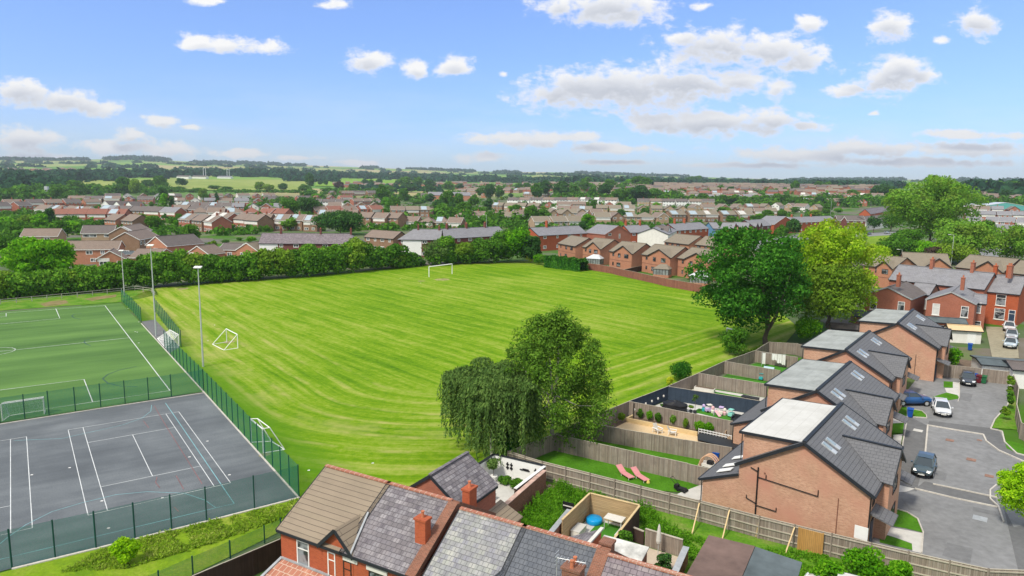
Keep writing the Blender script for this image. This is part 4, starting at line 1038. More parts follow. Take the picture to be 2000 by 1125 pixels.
# ------------------------------------------------------------------ terraced houses in the foreground
TA = Vector((-14.55, 41.32, 0.0)); TRZ = R(-29.3); TU = Vector((math.cos(TRZ), math.sin(TRZ), 0)); TV = Vector((-math.sin(TRZ), math.cos(TRZ), 0))
def TF(x, y, z=0.0): return TA + TU * x + TV * y + Vector((0, 0, z))
def terr(x0, x1, wall, roof, label, wins=(), chim=(), cross=(), doors=(), zr=2.5, name='terraced_house', y0=0.0, D=8.5, verge=None, ridgem=None, front=None):
    return house(TF(x0, y0), TRZ, x1 - x0, D, 5.0, zr, wall, roof, label=label, name=name, wins=wins, chim=chim, cross=cross, doors=doors, lod=2, oh=0.22, verge=verge, ridgem=ridgem, group='foreground brick terrace', front=front)
M['terra_ridge'] = tilemat('terracotta ridge tile', [(0.42, 0.17, 0.11), (0.36, 0.14, 0.09), (0.46, 0.21, 0.14)], 0.42, 0.5, gap=(0.55, 0.45, 0.36), gs=0.05, dirtf=0.15, bump=0)
t1 = terr(0, 5.35, M['bred'], M['rconc'], 'bright red brick end house with brown concrete tiled roof and open white window',
          wins=[(1.95, 3.75, 1.05, 1.7, dict(mull=(0, 1), sill=True)), (4.35, 3.75, 0.62, 1.6, dict(mull=(0, 1), y=0)), (1.9, 1.2, 1.6, 1.5, dict(mull=(1, 1), sill=True))], cross=[(3.65, 6.1, 0.02, 1.2)], ridgem=M['terra_ridge'])
t2 = terr(5.37, 10.15, M['bred'], M['rslate'], 'red brick terraced house with streaked purple slate roof and two chimneys',
          wins=[(0.25, 3.5, 0.65, 1.7, dict(mull=(0, 1), fm=M['framedk'])), (2.45, 3.5, 1.05, 1.6, dict(mull=(0, 1), fm=M['framedk'])), (2.45, 1.2, 1.5, 1.5, dict(mull=(1, 1), sill=True))], doors=[(0.4, 0.9, M['navydoor'])], ridgem=M['terra_ridge'])
# valley gable of the pair is part of the first house; stone lintels
MB().box(5.32, 6.45, -0.09, -0.003, 4.38, 4.64).box(7.15, 8.7, -0.09, -0.003, 4.32, 4.58).build('lintels', M['stone'], t2, loc=(-5.37, 0, 0))
MB().bar((0.75, -.3, 5.06), (0.0, 2.2, 6.45), .12, .05).build('valley_flashing', M['lead'], t2)
# tall party wall with its parapet, and chimneys
MB().box(4.80, 5.45, 0.0, 8.5, -.5, 4.9).build('party_wall', M['bdark'], t2)
pw = MB()
for a, b in ((-.15, 4.25), (8.65, 4.25)):
    pw.bar((5.08, a, 4.92 - .10), (5.08, b, 7.55 - .10), .66, .36)
pw.build('party_wall_parapet', M['bdark'], t2)
chimney(t2, 4.55, 1.75, 5.7, 7.35, 0.75, 0.55, M['bred'], 1); chimney(t2, 4.95, 6.15, 5.6, 7.6, 0.55, 0.85, M['bred'], 1)
t3 = terr(11.35, 15.6, M['bred'], M['rmott'], 'foreground terraced house with pale lichen mottled slate roof', wins=[(1.6, 3.7, 1.1, 1.6, dict(mull=(0, 1)))], ridgem=M['terra_ridge'], zr=2.45, D=7.5)
t4 = terr(15.62, 20.1, M['bred'], M['rdslate'], 'foreground terraced house with plain dark slate roof and a television aerial', wins=[(2.4, 3.7, 1.1, 1.6, dict(mull=(0, 1)))], ridgem=M['terra_ridge'], zr=2.45, D=7.5, cross=[(-1.1, 0.9, .02, 1.0)])
MB().box(4.45, 5.2, 0.0, 7.5, -.5, 4.9).build('party_wall', M['bdark'], t4)
pw = MB()
for a, b in ((-.15, 3.75), (7.65, 3.75)): pw.bar((4.82, a, 4.86), (4.82, b, 7.45), .72, .34)
pw.build('party_wall_parapet', M['bdark'], t4)
chimney(t4, 4.75, 4.4, 6.4, 7.55, 0.62, 0.6, M['bdark'], 0); chimney(t4, 4.3, 0.9, 5.5, 7.7, 0.95, 0.7, M['bdark'], 2)
t5 = terr(20.9, 33, M['bred'], M['rpslate'], 'foreground terraced house with purple slate roof at the bottom edge of the view', ridgem=M['terra_ridge'], zr=2.35, D=7.0, wins=[(2.5, 3.7, 1.1, 1.6, dict(mull=(0, 1)))])
# rear wings
def wing(x, y, L, D, eave, rise, wall, roof, label, ridge='y', **k):
    return house(TF(x, y), TRZ, L, D, eave, rise, wall, roof, label=label, name='rear_wing', cat='house wing', ridge=ridge, lod=2, oh=0.15, **k)
w1 = wing(2.9, 8.6, 5.2, 4.6, 4.65, 1.85, M['bvic'], M['rslate'], 'slate roofed rear wing behind the two foreground chimneys', ridgem=M['rslate'])
MB().tube((5.3, .3, 3.8), (5.3, .3, 6.2), .05).tube((5.3, 1.6, 2.8), (5.3, 1.6, 5.6), .05).build('soil_pipes', M['black'], w1)
def leanto(x, y, L, D, z0, z1, wall, roof, label, name='lean_to', cat='outbuilding'):
    root = empty(name, TF(x, y), TRZ); tag(root, label, cat)
    MB().box(0, L, 0, D, -.3, z0).build('wall', wall, root)
    MB().slab([(-.12, -.12, z1), (L + .15, -.12, z0), (L + .15, D + .12, z0), (-.12, D + .12, z1)], .1).build('roof', roof, root)
    return root
leanto(8.12, 11.0, 1.7, 3.0, 2.2, 3.1, M['bvic'], M['rconc'], 'small brown tiled lean-to beside the slate roofed rear wing')
w2 = empty('rear_wing', TF(15.0, 7.55), TRZ); tag(w2, 'low slate roofed outhouse with orange brick side wall behind the aerial', 'house wing')
MB().box(0, 2.3, 0, 3.8, -.3, 3.2).prism([(2.1, .002), (2.298, .002), (2.298, 3.798), (2.1, 3.798)], 3.202, 4.3).build('wall', M['bred'], w2)
wr_ = MB().slab([(-.12, 0, 3.15), (2.35, 0, 4.42), (2.35, 3.9, 4.42), (-.12, 3.9, 3.15)], .1).build('roof', M['rslate'], w2); MB().bar((2.32, 0, 4.46), (2.32, 3.9, 4.46), .22, .1).build('ridge_tiles', M['stone'], wr_)
# front porch of the end house
pr = empty('porch', TF(-0.1, -1.9), TRZ); tag(pr, 'red tiled porch roof at the front of the bright red end house', 'porch')
MB().box(.1, 4.3, .1, 1.88, -.2, 2.2).build('wall', M['bred'], pr)
MB().slab([(-.1, -.1, 2.15), (4.5, -.1, 2.15), (4.3, 1.88, 2.95), (.15, 1.88, 2.95)], .1).build('roof', M['terra_ridge'], pr)
MB().bar((-.05, -.1, 2.2), (.15, 1.88, 3.0), .2, .08).bar((.15, 1.86, 3.0), (4.3, 1.86, 3.0), .16, .1).build('flashing', M['lead'], pr)
# television aerial
ae = empty('television_aerial', TF(19.0, 0.9, 5.8)); ae.rotation_euler = (0, 0, TRZ); tag(ae, 'thin metal television aerial on the dark slate roof', 'aerial')
MB().tube((0, 0, -.4), (0, 0, 2.3), .025, n=6).build('mast', M['galv'], ae)
m = MB().tube((0, 0, 2.2), (1.5, .2, 2.25), .018, n=5)
for i in range(8): m.tube((.15 + i * .18, .02 + i * .025 - .22, 2.2), (.15 + i * .18, .02 + i * .025 + .22, 2.22), .012, n=4)
for dz in (-.3, -.1, .1, .3): m.tube((-.02, -.2, 2.2 + dz), (-.02, .25, 2.2 + dz), .012, n=4)
m.build('elements', M['galv'], ae)

# ------------------------------------------------------------------ windows for generic houses
def rowwins(L, eave, n, fm=None, big=False, h=1.05, door=True):
    out = []
    for i in range(n):
        x = L * (i + 0.5) / n; w = 1.7 if (big or i % 2 == 0) else 1.15
        out.append((x, eave - 0.85, w, h, dict(fm=fm, mull=(1, 0)))); out.append((x, 1.35, w if i % 2 == 0 else 1.0, 1.2, dict(fm=fm, mull=(1, 0))))
    return out
dk = lambda **k: dict(fm=M['framedk'], mull=(1, 0), **k)
BW = 'detached orange brick house'
def brickhouse(eL, eR, D, rise, label, cross=None, wins=None, **k):
    A, B = G(*eL, 5.0), G(*eR, 5.0); L = (Vector((B.x, B.y)) - Vector((A.x, A.y))).length
    if wins is None: wins = [(L * .16, 4.0, .7, .9, dk()), (L * .48, 4.0, 1.1, 1.2, dk()), (L * .78, 4.0, 1.7, 1.2, dk()), (L * .16, 1.3, .6, 1.0, dk()), (L * .46, 1.3, 1.6, 1.2, dk())]
    pr = 0.0
    if cross: pr = cross[2]; wins = [(x, z, w, h, dict(o, y=-pr) if cross[0] * L < x < cross[1] * L else o) for x, z, w, h, o in wins]
    r = HE(eL, eR, D, 5.0, rise, M['borange'], M['rtan'], label=label, group='brown roofed brick houses beside the field', wins=wins, lod=2, oh=.3,
           cross=[(L * cross[0], L * cross[1], cross[2], cross[3])] if cross else (), **k)
    bd = MB().box(0, L, -pr * 0 - .02, -.002, 2.45, 2.6) if not pr else MB().box(0, L * cross[0] - .01, -.02, -.002, 2.45, 2.6).box(L * cross[0], L * cross[1], -pr - .02, -pr - .002, 2.45, 2.6)
    bd.build('brick_band', M['bdark'], r)
    return r
brickhouse((1090.5, 474.5), (1124, 480.5), 9.5, 2.4, 'plain gabled brick house at the end of the clipped hedge beside the field')
brickhouse((1138.5, 481.5), (1175, 486), 10, 2.6, 'gable fronted brick house with a pale roofed conservatory and dark porch', cross=(.3, 1.0, .6, 1.8))
brickhouse((1191, 489.5), (1237, 495), 10, 2.6, 'gable fronted brick house with white french doors beside the dark slatted fence', cross=(.28, 1.0, .6, 1.9))
brickhouse((1254.5, 496), (1312, 503), 10, 2.6, 'gable fronted brick house with a brown roofed sun room and blue bin', cross=(.28, 1.0, .6, 1.9))
brickhouse((1324.5, 503), (1387, 511.5), 10, 2.6, 'gable fronted brick house with a glass hipped conservatory, nearest the dark oak', cross=(.28, 1.0, .6, 1.9))
brickhouse((1298, 471.5), (1345.5, 477), 10, 2.6, 'long gabled brick house behind the field row, left of its twin', wins=[(1.5, 4.0, 1.6, 1.1, dk()), (4.3, 4.0, 1.2, 1.1, dk()), (7.2, 4.0, 1.7, 1.1, dk())])
brickhouse((1358, 477), (1408.5, 482), 10, 2.6, 'long gabled brick house behind the field row, nearest the parked cars', wins=[(1.6, 4.0, 1.6, 1.1, dk()), (4.6, 4.0, 1.2, 1.1, dk()), (7.4, 4.0, 1.7, 1.1, dk())])
# right hand brick houses
brickhouse((1687, 517), (1745, 524), 9, 2.4, 'hip fronted brick house behind the yellow green tree, leftmost of the right hand four', cross=(.5, 1.0, .5, 1.6))
brickhouse((1768, 518), (1857, 522), 11, 2.8, 'brick house with cross gable and white curtained window, beside the tall street lamp', cross=(.44, 1.0, .6, 2.1))
brickhouse((1867, 521), (1960, 531), 11, 2.8, 'brick house with cross gable and white flue pipe, behind the slate terrace', cross=(.42, 1.0, .6, 2.2))
brickhouse((1971, 532), (2030, 538), 10, 2.6, 'brick house cut off by the right edge, by the yellow shrub')

# conservatories
def conserv(px, py, w, d, h, rz, label, roofm, wallm='glass', solid=0.7):
    root = empty('conservatory', G(px, py), rz); tag(root, label, 'conservatory')
    MB().box(0, w, 0, d, 0, solid).build('base_wall', M['borange'], root)
    MB().box(.06, w - .06, .06, d - .06, solid, h).build('glazing', M['paleglass'], root)
    f = MB(); n = max(2, round(w / .8))
    for i in range(n + 1):
        x = w * i / n; f.box(min(max(x - .05, 0), w - .1), min(max(x + .05, .1), w), -.01, .05, solid, h)
    for i in range(3): y = d * (i + .5) / 3; f.box(-.01, .05, y - .05, y + .05, solid, h); f.box(w - .05, w + .01, y - .05, y + .05, solid, h)
    f.build('window_frames', M['framedk'], root)
    m = MB(); c0, c1 = (w * .3, d * .75, h + 1.1), (w * .7, d * .75, h + 1.1); o = .15
    m.slab([(-o, -o, h), (w + o, -o, h), c1, c0], .08); m.slab([(-o, d, h), (-o, -o, h), c0], .08); m.slab([(w + o, -o, h), (w + o, d, h), c1], .08); m.slab([(w + o, d, h), (-o, d, h), c0, c1], .08)
    m.build('roof', roofm, root)
M['paleglass'] = plain('pale conservatory glass', (0.25, 0.28, 0.27), 0.15, 0.4, 1.2, spec=0.7)
M['pcroof'] = plain('pale polycarbonate roof', (0.55, 0.57, 0.58), 0.3, 0.1, 1.2)
conserv(1144, 519, 4.6, 3.2, 2.3, R(-28), 'pale roofed conservatory behind the second brick house by the field', M['pcroof'])
conserv(1275, 541, 4.2, 3.2, 2.3, R(-28), 'brown hip roofed sun room behind the brick house with a blue bin', M['rtan'])
conserv(1346, 557, 4.4, 3.4, 2.4, R(-28), 'white glazed conservatory with hipped roof nearest the dark oak tree', M['pcroof'])

# ------------------------------------------------------------------ victorian terrace on the right
wb = lambda **k: dict(mull=(0, 1), sill=True, **k)
vt = []
def vterr(eL, eR, D, eave, rise, wall, roof, label, **k):
    return HE(eL, eR, D, eave, rise, wall, roof, label=label, name='terraced_house', group='long slate roofed terrace on the right', lod=2, oh=.2, **k)
def px_on(eL, eR, eave, boxes, y=0.0):
    A, B = G(*eL, eave), G(*eR, eave); d = B - A; rz = math.atan2(d.y, d.x); g = ground_at(A); out = []
    for (px, py, w, h, o) in boxes:
        x, z = FPL(g, rz, px, py, y); out.append((x, z, w, h, o))
    return out
E_, Rr = (1922.5, 568), (1991, 575)
vterr(E_, Rr, 8, 5.9, 2.7, M['bred'], M['rgrey'], 'bright red end house of the slate terrace with blue door and white lintels',
      wins=px_on(E_, Rr, 5.9, [(1955, 586, 1.5, 2.0, wb()), (1952, 613, 1.6, 2.0, wb()), (1976, 617, 1.0, 2.1, dict(mull=(0, 1), panem=M['navydoor'], name='door'))]), chim=[(.6, 3.9, 7.8, 10.2), (2.6, 3.9, 8, 10.4)])
vterr((1737, 545), (1922, 566.5), 8, 6.3, 2.6, M['bvic'], M['rgrey'], 'long slate roofed middle of the terrace behind the two brick gables', chim=[(6, 4, 8.3, 10.5), (13, 4, 8.3, 10.5), (19, 4, 8.3, 10.5)])
a = ((1686, 572), (1778, 578))
A1, B1 = G(*a[0], 6.3), G(*a[1], 6.3)
def gable(apx, eL, eR, D, eave, label, wall, roof, wins, verge=None, chim=()):
    A, B = G(*eL, eave), G(*eR, eave); d = B - A; L = Vector((d.x, d.y)).length; rz = math.atan2(d.y, d.x); g = ground_at(A)
    zz = FPL(g, rz, *apx)[1]
    return house(g, rz, L, D, eave, zz - eave, wall, roof, label=label, name='terraced_house', group='long slate roofed terrace on the right', ridge='y', lod=2, oh=.2, wins=px_on(eL, eR, eave, wins), chim=chim, verge=verge or M['lead'])
gable((1735.6, 561), (1689, 574), (1779, 584), 11, 5.6, 'wide brick gable with a red curtained window behind the farthest new house', M['bvic'], M['rdark'],
      [(1706, 594, 1.1, 1.9, wb()), (1760, 599, 1.1, 1.8, wb())], chim=[(5.1, 1.0, 7.4, 9.4)])
gable((1858, 570), (1810.5, 584), (1904.5, 593), 11, 5.6, 'wide brick gable above the pink rendered extension and white door', M['bvic'], M['rgrey'],
      [(1828, 604, 1.1, 2.0, wb(panem=M['curtain'])), (1884, 609, 1.1, 1.9, wb())], chim=[(4.9, 1.0, 7.6, 9.6)])
HE((1776, 572), (1815, 577), 5, 5.0, 1.8, M['bdark'], M['rgrey'], label='recessed brick wall with two tall pale windows between the two gables', name='terraced_house', group='long slate roofed terrace on the right', lod=2, oh=.1,
   wins=px_on((1776, 572), (1815, 577), 5.0, [(1788, 590, 1.2, 1.9, wb(panem=M['curtain'])), (1803, 593, 1.2, 1.9, wb(panem=M['curtain']))]))
HE((1902, 592), (1926, 594), 6, 5.0, 1.2, M['bvic'], M['rgrey'], label='narrow brick link with stacked windows beside the driveway of the slate terrace', name='terraced_house', group='long slate roofed terrace on the right', lod=2, oh=.1,
   wins=px_on((1902, 592), (1926, 594), 5.0, [(1910, 601, .9, 1.8, wb()), (1909, 636, .9, 1.6, wb())]))
r = house(G(1806, 655), R(-17), 6.0, 2.6, 2.5, .5, M['terra'], M['felt'], label='pink rendered flat roofed extension with a wide white window', name='extension', cat='extension', lod=2, wins=[(3.4, 1.4, 3.0, 1.1, dict(mull=(2, 0)))])
r = house(G(1852, 668), R(-17), 4.6, 2.2, 2.2, .5, M['offwhite'], M['sand'], label='low white lean-to with cream ribbed roof beside the blue bin', name='lean_to', cat='outbuilding', lod=2, doors=[(3.2, 1.2, M['white'])])
house(G(1915, 745), R(-20), 7.0, 5.0, 2.4, .25, M['white'], M['felt'], label='white garage with flat grey roof behind the bins', name='garage', cat='garage', lod=2, base=-.3)
house(G(1975, 757), R(-20), 7.0, 5.0, 2.5, .5, M['white'], M['rdark'], label='white garage with dark roof at the right edge beyond the bins', name='garage', cat='garage', lod=2, base=-.3)
house(G(1668, 640), R(-15), 4.0, 3.5, 2.2, .6, M['bdark'], M['felt'], label='small brick shed with white door beside the wide brick gable', name='shed', cat='shed', lod=2, doors=[(2.9, 1.0, M['white'])])
house(G(1624, 662), R(-15), 5.0, 3.0, 1.9, .5, M['bdark'], M['rdark'], label='low dark brick outhouse under the yellow green tree', name='shed', cat='shed', lod=2)
# brown and grey felt roofed garage bottom centre
g2 = empty('garage', TF(22.9, 10.9), TRZ); tag(g2, 'large garage with brown and grey felt roof halves in the weedy plot', 'garage')
MB().box(.2, 5.9, .2, 6.4, -.2, 2.35).build('wall', M['bdark'], g2)
MB().slab([(0, 0, 2.7), (3.1, 0, 2.75), (3.1, 6.6, 2.75), (0, 6.6, 2.7)], .12).build('brown_roof', M['feltb'], g2)
MB().slab([(3.13, 0, 2.72), (6.1, 0, 2.45), (6.1, 6.6, 2.45), (3.13, 6.6, 2.72)], .12).build('grey_roof', M['felt'], g2)

# ------------------------------------------------------------------ houses along the main street (mid distance)
MS = 'houses along the main street beyond the field'
def street(eL, eR, D, eave, rise, wall, roof, label, n=4, fm=None, wins=None, **k):
    A, B = G(*eL, eave), G(*eR, eave); L = Vector((B.x - A.x, B.y - A.y)).length
    return HE(eL, eR, D, eave, rise, wall, roof, label=label, group=MS, wins=rowwins(L, eave, n, fm) if wins is None else wins, lod=1, **k)
street((506, 474.5), (706, 471), 9, 5.4, 2.9, M['bmaroon'], M['rpslate'], 'long maroon brick terrace with purple hipped roof and white left end', n=7, hip=(0, 1), chim=[(6, 4.5, 7.5, 9.8, M['bmaroon']), (19, 4.5, 7.5, 9.8, M['bmaroon']), (29, 4.5, 7.5, 9.8, M['bmaroon'])],
       front=[(0, 6, -.4, 5.3, M['white'], 'white painted end house'), ])
street((712, 462), (768, 466), 8, 5.0, 2.2, M['bbrown'], M['rbrown'], 'brown brick house with a brown roof and small porch roofs, between the two slate terraces', n=4)
street((778, 467), (860, 467.5), 9, 6.0, 3.0, M['bmaroon'], M['rgrey'], 'hip roofed slate terrace with a white two storey bay, behind the field hedge', n=4, hip=(1, 0), chim=[(6, 4.5, 8, 10.3, M['bmaroon']), (13, 4.5, 8, 10, M['bmaroon'])], front=[(1.4, 7.6, -.4, 5.9, M['white'], 'white painted bay front')])
street((862, 466), (990, 459), 9, 5.6, 2.9, M['bmaroon'], M['rgrey'], 'long slate terrace half hidden by hedge trees, middle of the far side of the field', n=6, chim=[(6, 4.5, 8, 10, M['bmaroon']), (15, 4.5, 8, 10, M['bmaroon']), (24, 4.5, 8, 10, M['bmaroon'])])
street((1052, 460), (1146, 455), 9, 5.8, 2.6, M['bred'], M['rgrey'], 'red brick pair with white bay and tall chimney, left end of the main street', n=4, chim=[(8.5, 4.5, 7.6, 10.6, M['bred'])])
street((1148, 456), (1184, 459), 8, 4.0, 2.4, M['white'], M['rtan'], 'low white cottage with pale roof between two red brick terraces', n=2, wins=[(1.5, 2.8, .8, 1.2, {}), (5, 2.8, .8, 1.2, {})])
gs = gable((1212, 441), (1182, 458), (1232, 456), 12, 5.6, 'red brick gable end with small white windows on the main street', M['bvic'], M['rgrey'], [(1191, 458, 1.6, 1.0, {}), (1210, 461, .8, 1.8, {})], verge=M['bvic'])
street((1231, 454), (1276, 453), 9, 5.6, 2.6, M['bred'], M['rgrey'], 'red brick terrace with white shop front beneath two chimneys', n=3, chim=[(.8, 4.5, 7.4, 10, M['bred']), (8, 4.5, 7.4, 10, M['bred'])])
street((1276, 455), (1303, 456), 9, 5.6, 2.8, M['white'], M['rdark'], 'black and white timbered house with a gabled bay', n=2, cross=[(2, 4.6, .5, 1.9)])
street((1305, 458), (1322, 450), 12, 5.6, 2.4, M['offwhite'], M['rgrey'], 'tall white rendered gable end of the red terrace', n=1)
street((1322, 450), (1384, 446), 9, 5.6, 2.6, M['bred'], M['rgrey'], 'long red terrace with white arched door surrounds', n=6, chim=[(5, 4.5, 7.4, 10, M['bred']), (13, 4.5, 7.4, 10, M['bred'])])
street((1393, 446), (1407, 446), 9, 5.4, 2.5, M['blue'], M['rgrey'], 'narrow blue rendered terraced house', n=1)
street((1407, 446), (1432, 447), 9, 5.4, 2.5, M['bred'], M['rgrey'], 'red terraced house with one white window, right of the blue house', n=2)
street((1432, 446), (1461, 447), 9, 5.4, 2.7, M['borange'], M['rgrey'], 'orange brick pair with white arched doorways and twin gables', n=2, cross=[(.6, 3.2, .4, 1.5), (4.2, 6.8, .4, 1.5)])
street((1472, 442), (1506, 440), 10, 5.6, 2.8, M['bmaroon'], M['rgrey'], 'dark brick pair with white bays above the parked cars', n=3, cross=[(1.2, 3.4, .6, 1.6), (5, 7.2, .6, 1.6)], chim=[(4, 5, 8, 10)])
street((1552, 434), (1634, 431), 9, 5.8, 2.6, M['bred'], M['rgrey'], 'long red brick terrace with white verge and many white windows', n=9, verge=M['white'], chim=[(4, 4.5, 8, 9.6), (14, 4.5, 8, 9.6), (24, 4.5, 8, 9.6)])
street((1512, 438), (1552, 434), 10, 5.8, 3.6, M['bred'], M['rgrey'], 'red brick gable end building with white bargeboards on the main street', n=2, verge=M['white'], ridge='y', wins=[])
street((1636, 430), (1690, 431), 9, 5.8, 2.8, M['bmaroon'], M['rdark'], 'dark brick house with white gable and white bay, left of the willow', n=4, verge=M['white'], cross=[(2, 5, .5, 2.2)])
street((1692, 431), (1735, 427), 9, 5.8, 2.2, M['offwhite'], M['rdark'], 'pale fronted terrace beside the big willow tree', n=4)
street((1700, 418), (1745, 403), 8, 5.5, 3.6, M['bred'], M['rpslate'], 'stepped red terrace climbing away behind the willow', n=3)

# ------------------------------------------------------------------ near estate houses on the left
NE = 'estate houses just behind the left hedge'
def est(eL, eR, D, eave, rise, wall, roof, label, **k):
    return HE(eL, eR, D, eave, rise, wall, roof, label=label, group=NE, lod=1, verge=M['white'], **k)
bw = lambda *a: [(x, z, w, h, dict(mull=(1, 0))) for x, z, w, h in a]
est((40, 461), (112, 459), 8, 5.0, 2.6, M['btan'], M['rbrown'], 'tan brick house with plain brown roof left of the bright green tree', wins=bw((3, 3.9, 2, 1.1), (9, 3.9, 2, 1.1)))
est((158, 455), (221, 453), 8, 5.0, 2.8, M['btan'], M['rdark'], 'tan brick house with a white window band under its dark roof', wins=bw((3, 3.9, 5.0, 1.2), (10.2, 3.9, 4.2, 1.2), (3, 1.4, 3, 1.3)))
est((118, 487), (230, 483), 8, 5.0, 2.3, M['borange'], M['rbrown'], 'long brown roofed house behind the bright green tree', wins=bw((8, 3.9, 1.9, 1.2), (11.8, 3.9, 1.2, 1.2), (14.8, 3.9, 2.2, 1.2), (18.8, 3.9, 1.4, 1.2), (9, 1.5, 1.6, 1.2)))
est((187, 506), (243, 503), 9, 2.9, 2.4, M['borange'], M['rbrown'], 'white edged gabled bungalow in front of the long brown roofed house', ridge='y', wins=bw((1.9, 1.6, 2.2, 1.2), (6.2, 1.6, 1.4, 1.2)), front=[(.4, 3.6, 2.1, 3.1, M['offwhite'], None)])
est((244, 497), (270, 494), 6, 3.0, .6, M['borange'], M['felt'], 'flat roofed brick extension beside the white edged bungalow', wins=bw((2.6, 1.7, 1.6, 1.2)))
est((262, 456), (296, 446), 9, 5.2, 2.6, M['bbrown'], M['rbrown'], 'stepped house with solar roof, first from the left of the white edged gables', wins=bw((1.5, 3.9, 1.8, 1.2), (1.5, 1.4, 1.8, 1.2), (4.5, 3.9, 1.4, 1.2)), solar=[(.5, 3.0, .1, .95, 'flatw')])
est((272, 468), (310, 458), 9, 5.2, 2.6, M['bbrown'], M['rbrown'], 'stepped house with white verge, second from the left of the white edged gables', wins=bw((1.5, 3.9, 1.8, 1.2), (4.5, 3.9, 1.4, 1.2)))
est((285, 478), (326, 480), 15, 4.9, 2.9, M['borange'], M['rdark'], 'large white edged brown brick gable beside the small round tree', ridge='y', wins=bw((4.5, 3.4, 2.0, 1.2)))
est((327, 477), (367, 472), 7, 4.6, 2.2, M['borange'], M['rbrown'], 'brick house side wing with three white windows below the small round tree', wins=bw((1.5, 3.4, 1.2, 1), (4, 3.4, 1.2, 1), (6.2, 3.4, 1.2, 1)))
est((306, 503), (340, 492), 8, 3.0, 2.0, M['borange'], M['rbrown'], 'low brown roofed house behind the hedge, left of its gabled neighbour', wins=[], ridge='y')
est((364, 495), (408, 496), 8, 2.9, 2.5, M['borange'], M['rbrown'], 'brown bargeboarded bungalow gable with a pale panel, above the hedge', ridge='y', wins=bw((2.0, 1.6, 2.2, 1.2), (6, 1.6, 1.4, 1.2)), front=[(1, 3.2, 2.1, 3.3, M['offwhite'], None)])
est((428, 487), (465, 487), 7, 3.2, 1.8, M['borange'], M['rdark'], 'brick cottage with white windows, left half of the cross gabled pair', wins=bw((3.5, 1.7, 1.7, 1.3)))
est((461, 488), (503, 489), 9, 3.2, 2.4, M['borange'], M['rtan'], 'white edged cottage gable with a dish, right half of the cross gabled pair', ridge='y', wins=bw((2.4, 1.8, 1.7, 1.3), (6, 1.8, 1.8, 1.3)))

# ------------------------------------------------------------------ rows of estate houses further back
_proto = {}
FW = {'b': 'bvic', 'o': 'borange', 't': 'btan', 'w': 'offwhite', 'n': 'bbrown', 'm': 'bmaroon', 'W': 'white'}
WN = {'b': 'red brick', 'o': 'orange brick', 't': 'tan brick', 'w': 'pale rendered', 'n': 'brown brick', 'm': 'maroon brick', 'W': 'white'}
RF_ = {'b': 'rbrown', 't': 'rtan', 'd': 'rdark', 'r': 'rred', 'g': 'rgrey'}
RN = {'b': 'brown', 't': 'pale brown', 'd': 'dark', 'r': 'red tiled', 'g': 'grey slate'}
nh = 0
def row(desc, a, b, n, walls, roofs, kind='s', solar=0.15, fill=0.92, D=9.0, eave=5.3, rise=2.8, turn=0.0, white=0.5):
    """n houses along the photo line a-b of their front ground line"""
    global nh
    A, B = G(*a), G(*b); d = Vector((B.x - A.x, B.y - A.y)); pitch = d.length / n; rz0 = math.atan2(d.y, d.x) + R(turn)
    far = (A + B).length / 2 > 420
    for i in range(n):
        f = (i + 0.5) / n; p = Vector((A.x, A.y)).lerp(Vector((B.x, B.y)), f) + Vector((random.uniform(-1, 1), random.uniform(-2.5, 2.5)))
        w = random.choice(walls); r = random.choice(roofs)
        k = kind if len(kind) == 1 else random.choice(kind)
        Lh = max(6, round(pitch * fill)); sp = random.random() < solar; wf = random.random() < white
        if k == 'g': Lw, Dd, rg = min(Lh, 8), 11, 'y'
        elif k == 'h': Lw, Dd, rg = min(Lh, 14), D, 'x'
        else: Lw, Dd, rg = min(Lh, 22), D, 'x'
        key = (w, r, k, Lw, Dd, eave, rise, sp, wf)
        if key not in _proto:
            nw = max(2, round(Lw / 3.3)); fm = M['white'] if w != 'W' else M['framedk']
            wins = [(Lw * (j + .5) / nw, z, 2.1 if j % 2 == 0 else 1.5, 1.3, {}) for j in range(nw) for z in ((eave - .9, 1.35) if rg == 'x' else (eave - .9,))]
            fr = [(Lw * .04, Lw * .96, eave - 2.0, eave - .15, M['offwhite'], None)] if wf and rg == 'x' and w != 'W' else None
            pr = house((0, 0, -500), 0, Lw, Dd, eave, rise, M[FW[w]], M[RF_[r]], ridge=rg, lod=0, oh=.35, hip=(1, 1) if k == 'h' else (0, 0), verge=M['white'] if random.random() < .55 else M['dark'],
                       wins=wins, front=fr, chim=[(Lw * .5, Dd / 2, eave + rise - .5, eave + rise + 1.0)] if rg == 'x' and random.random() < .6 else (),
                       solar=[(Lw * .08, Lw * .5, .12, .92, random.choice(['solar', 'solar', 'flatw']))] if sp and rg == 'x' else None)  # white choice paints the strong reflection of some panels
            _proto[key] = [pr, True]
        e = _proto[key]
        if e[1]: o = e[0]; e[1] = False
        else: o = copy_tree(e[0])
        rz = rz0 + random.choice((0, 0, R(4), R(-5)))
        off = Matrix.Rotation(rz, 2) @ Vector((-Lw / 2, 0))
        o.location = (p.x + off[0], p.y + off[1], ground(p.x, p.y)); o.rotation_euler = (0, 0, rz)
        sh = {'g': 'gable fronted house', 'h': 'hip roofed house', 's': 'house'}[k]
        ex = ' with a solar panel' if sp and rg == 'x' else ''
        for lab in (f"{WN[w]} {sh} with {RN[r]} roof{ex}, {ordn(i)} from left {desc}", f"{WN[w]} house with {RN[r]} roof, {ordn(i)} from left {desc}", f"{WN[w]} house, {ordn(i)} from left {desc}", f"{ordn(i)} house from left {desc}"):
            if len(lab.split()) <= 16: break
        tag(o, lab, 'house', 'estate houses ' + desc); nh += 1
S = 's'
row('in the row nearest the left hedge field edge trees', (0, 417), (62, 415), 2, 'bw', 'd', S)
row('in the brick row below the left hand woods', (8, 409), (196, 406), 5, 'bo', 'db', S, white=.7)
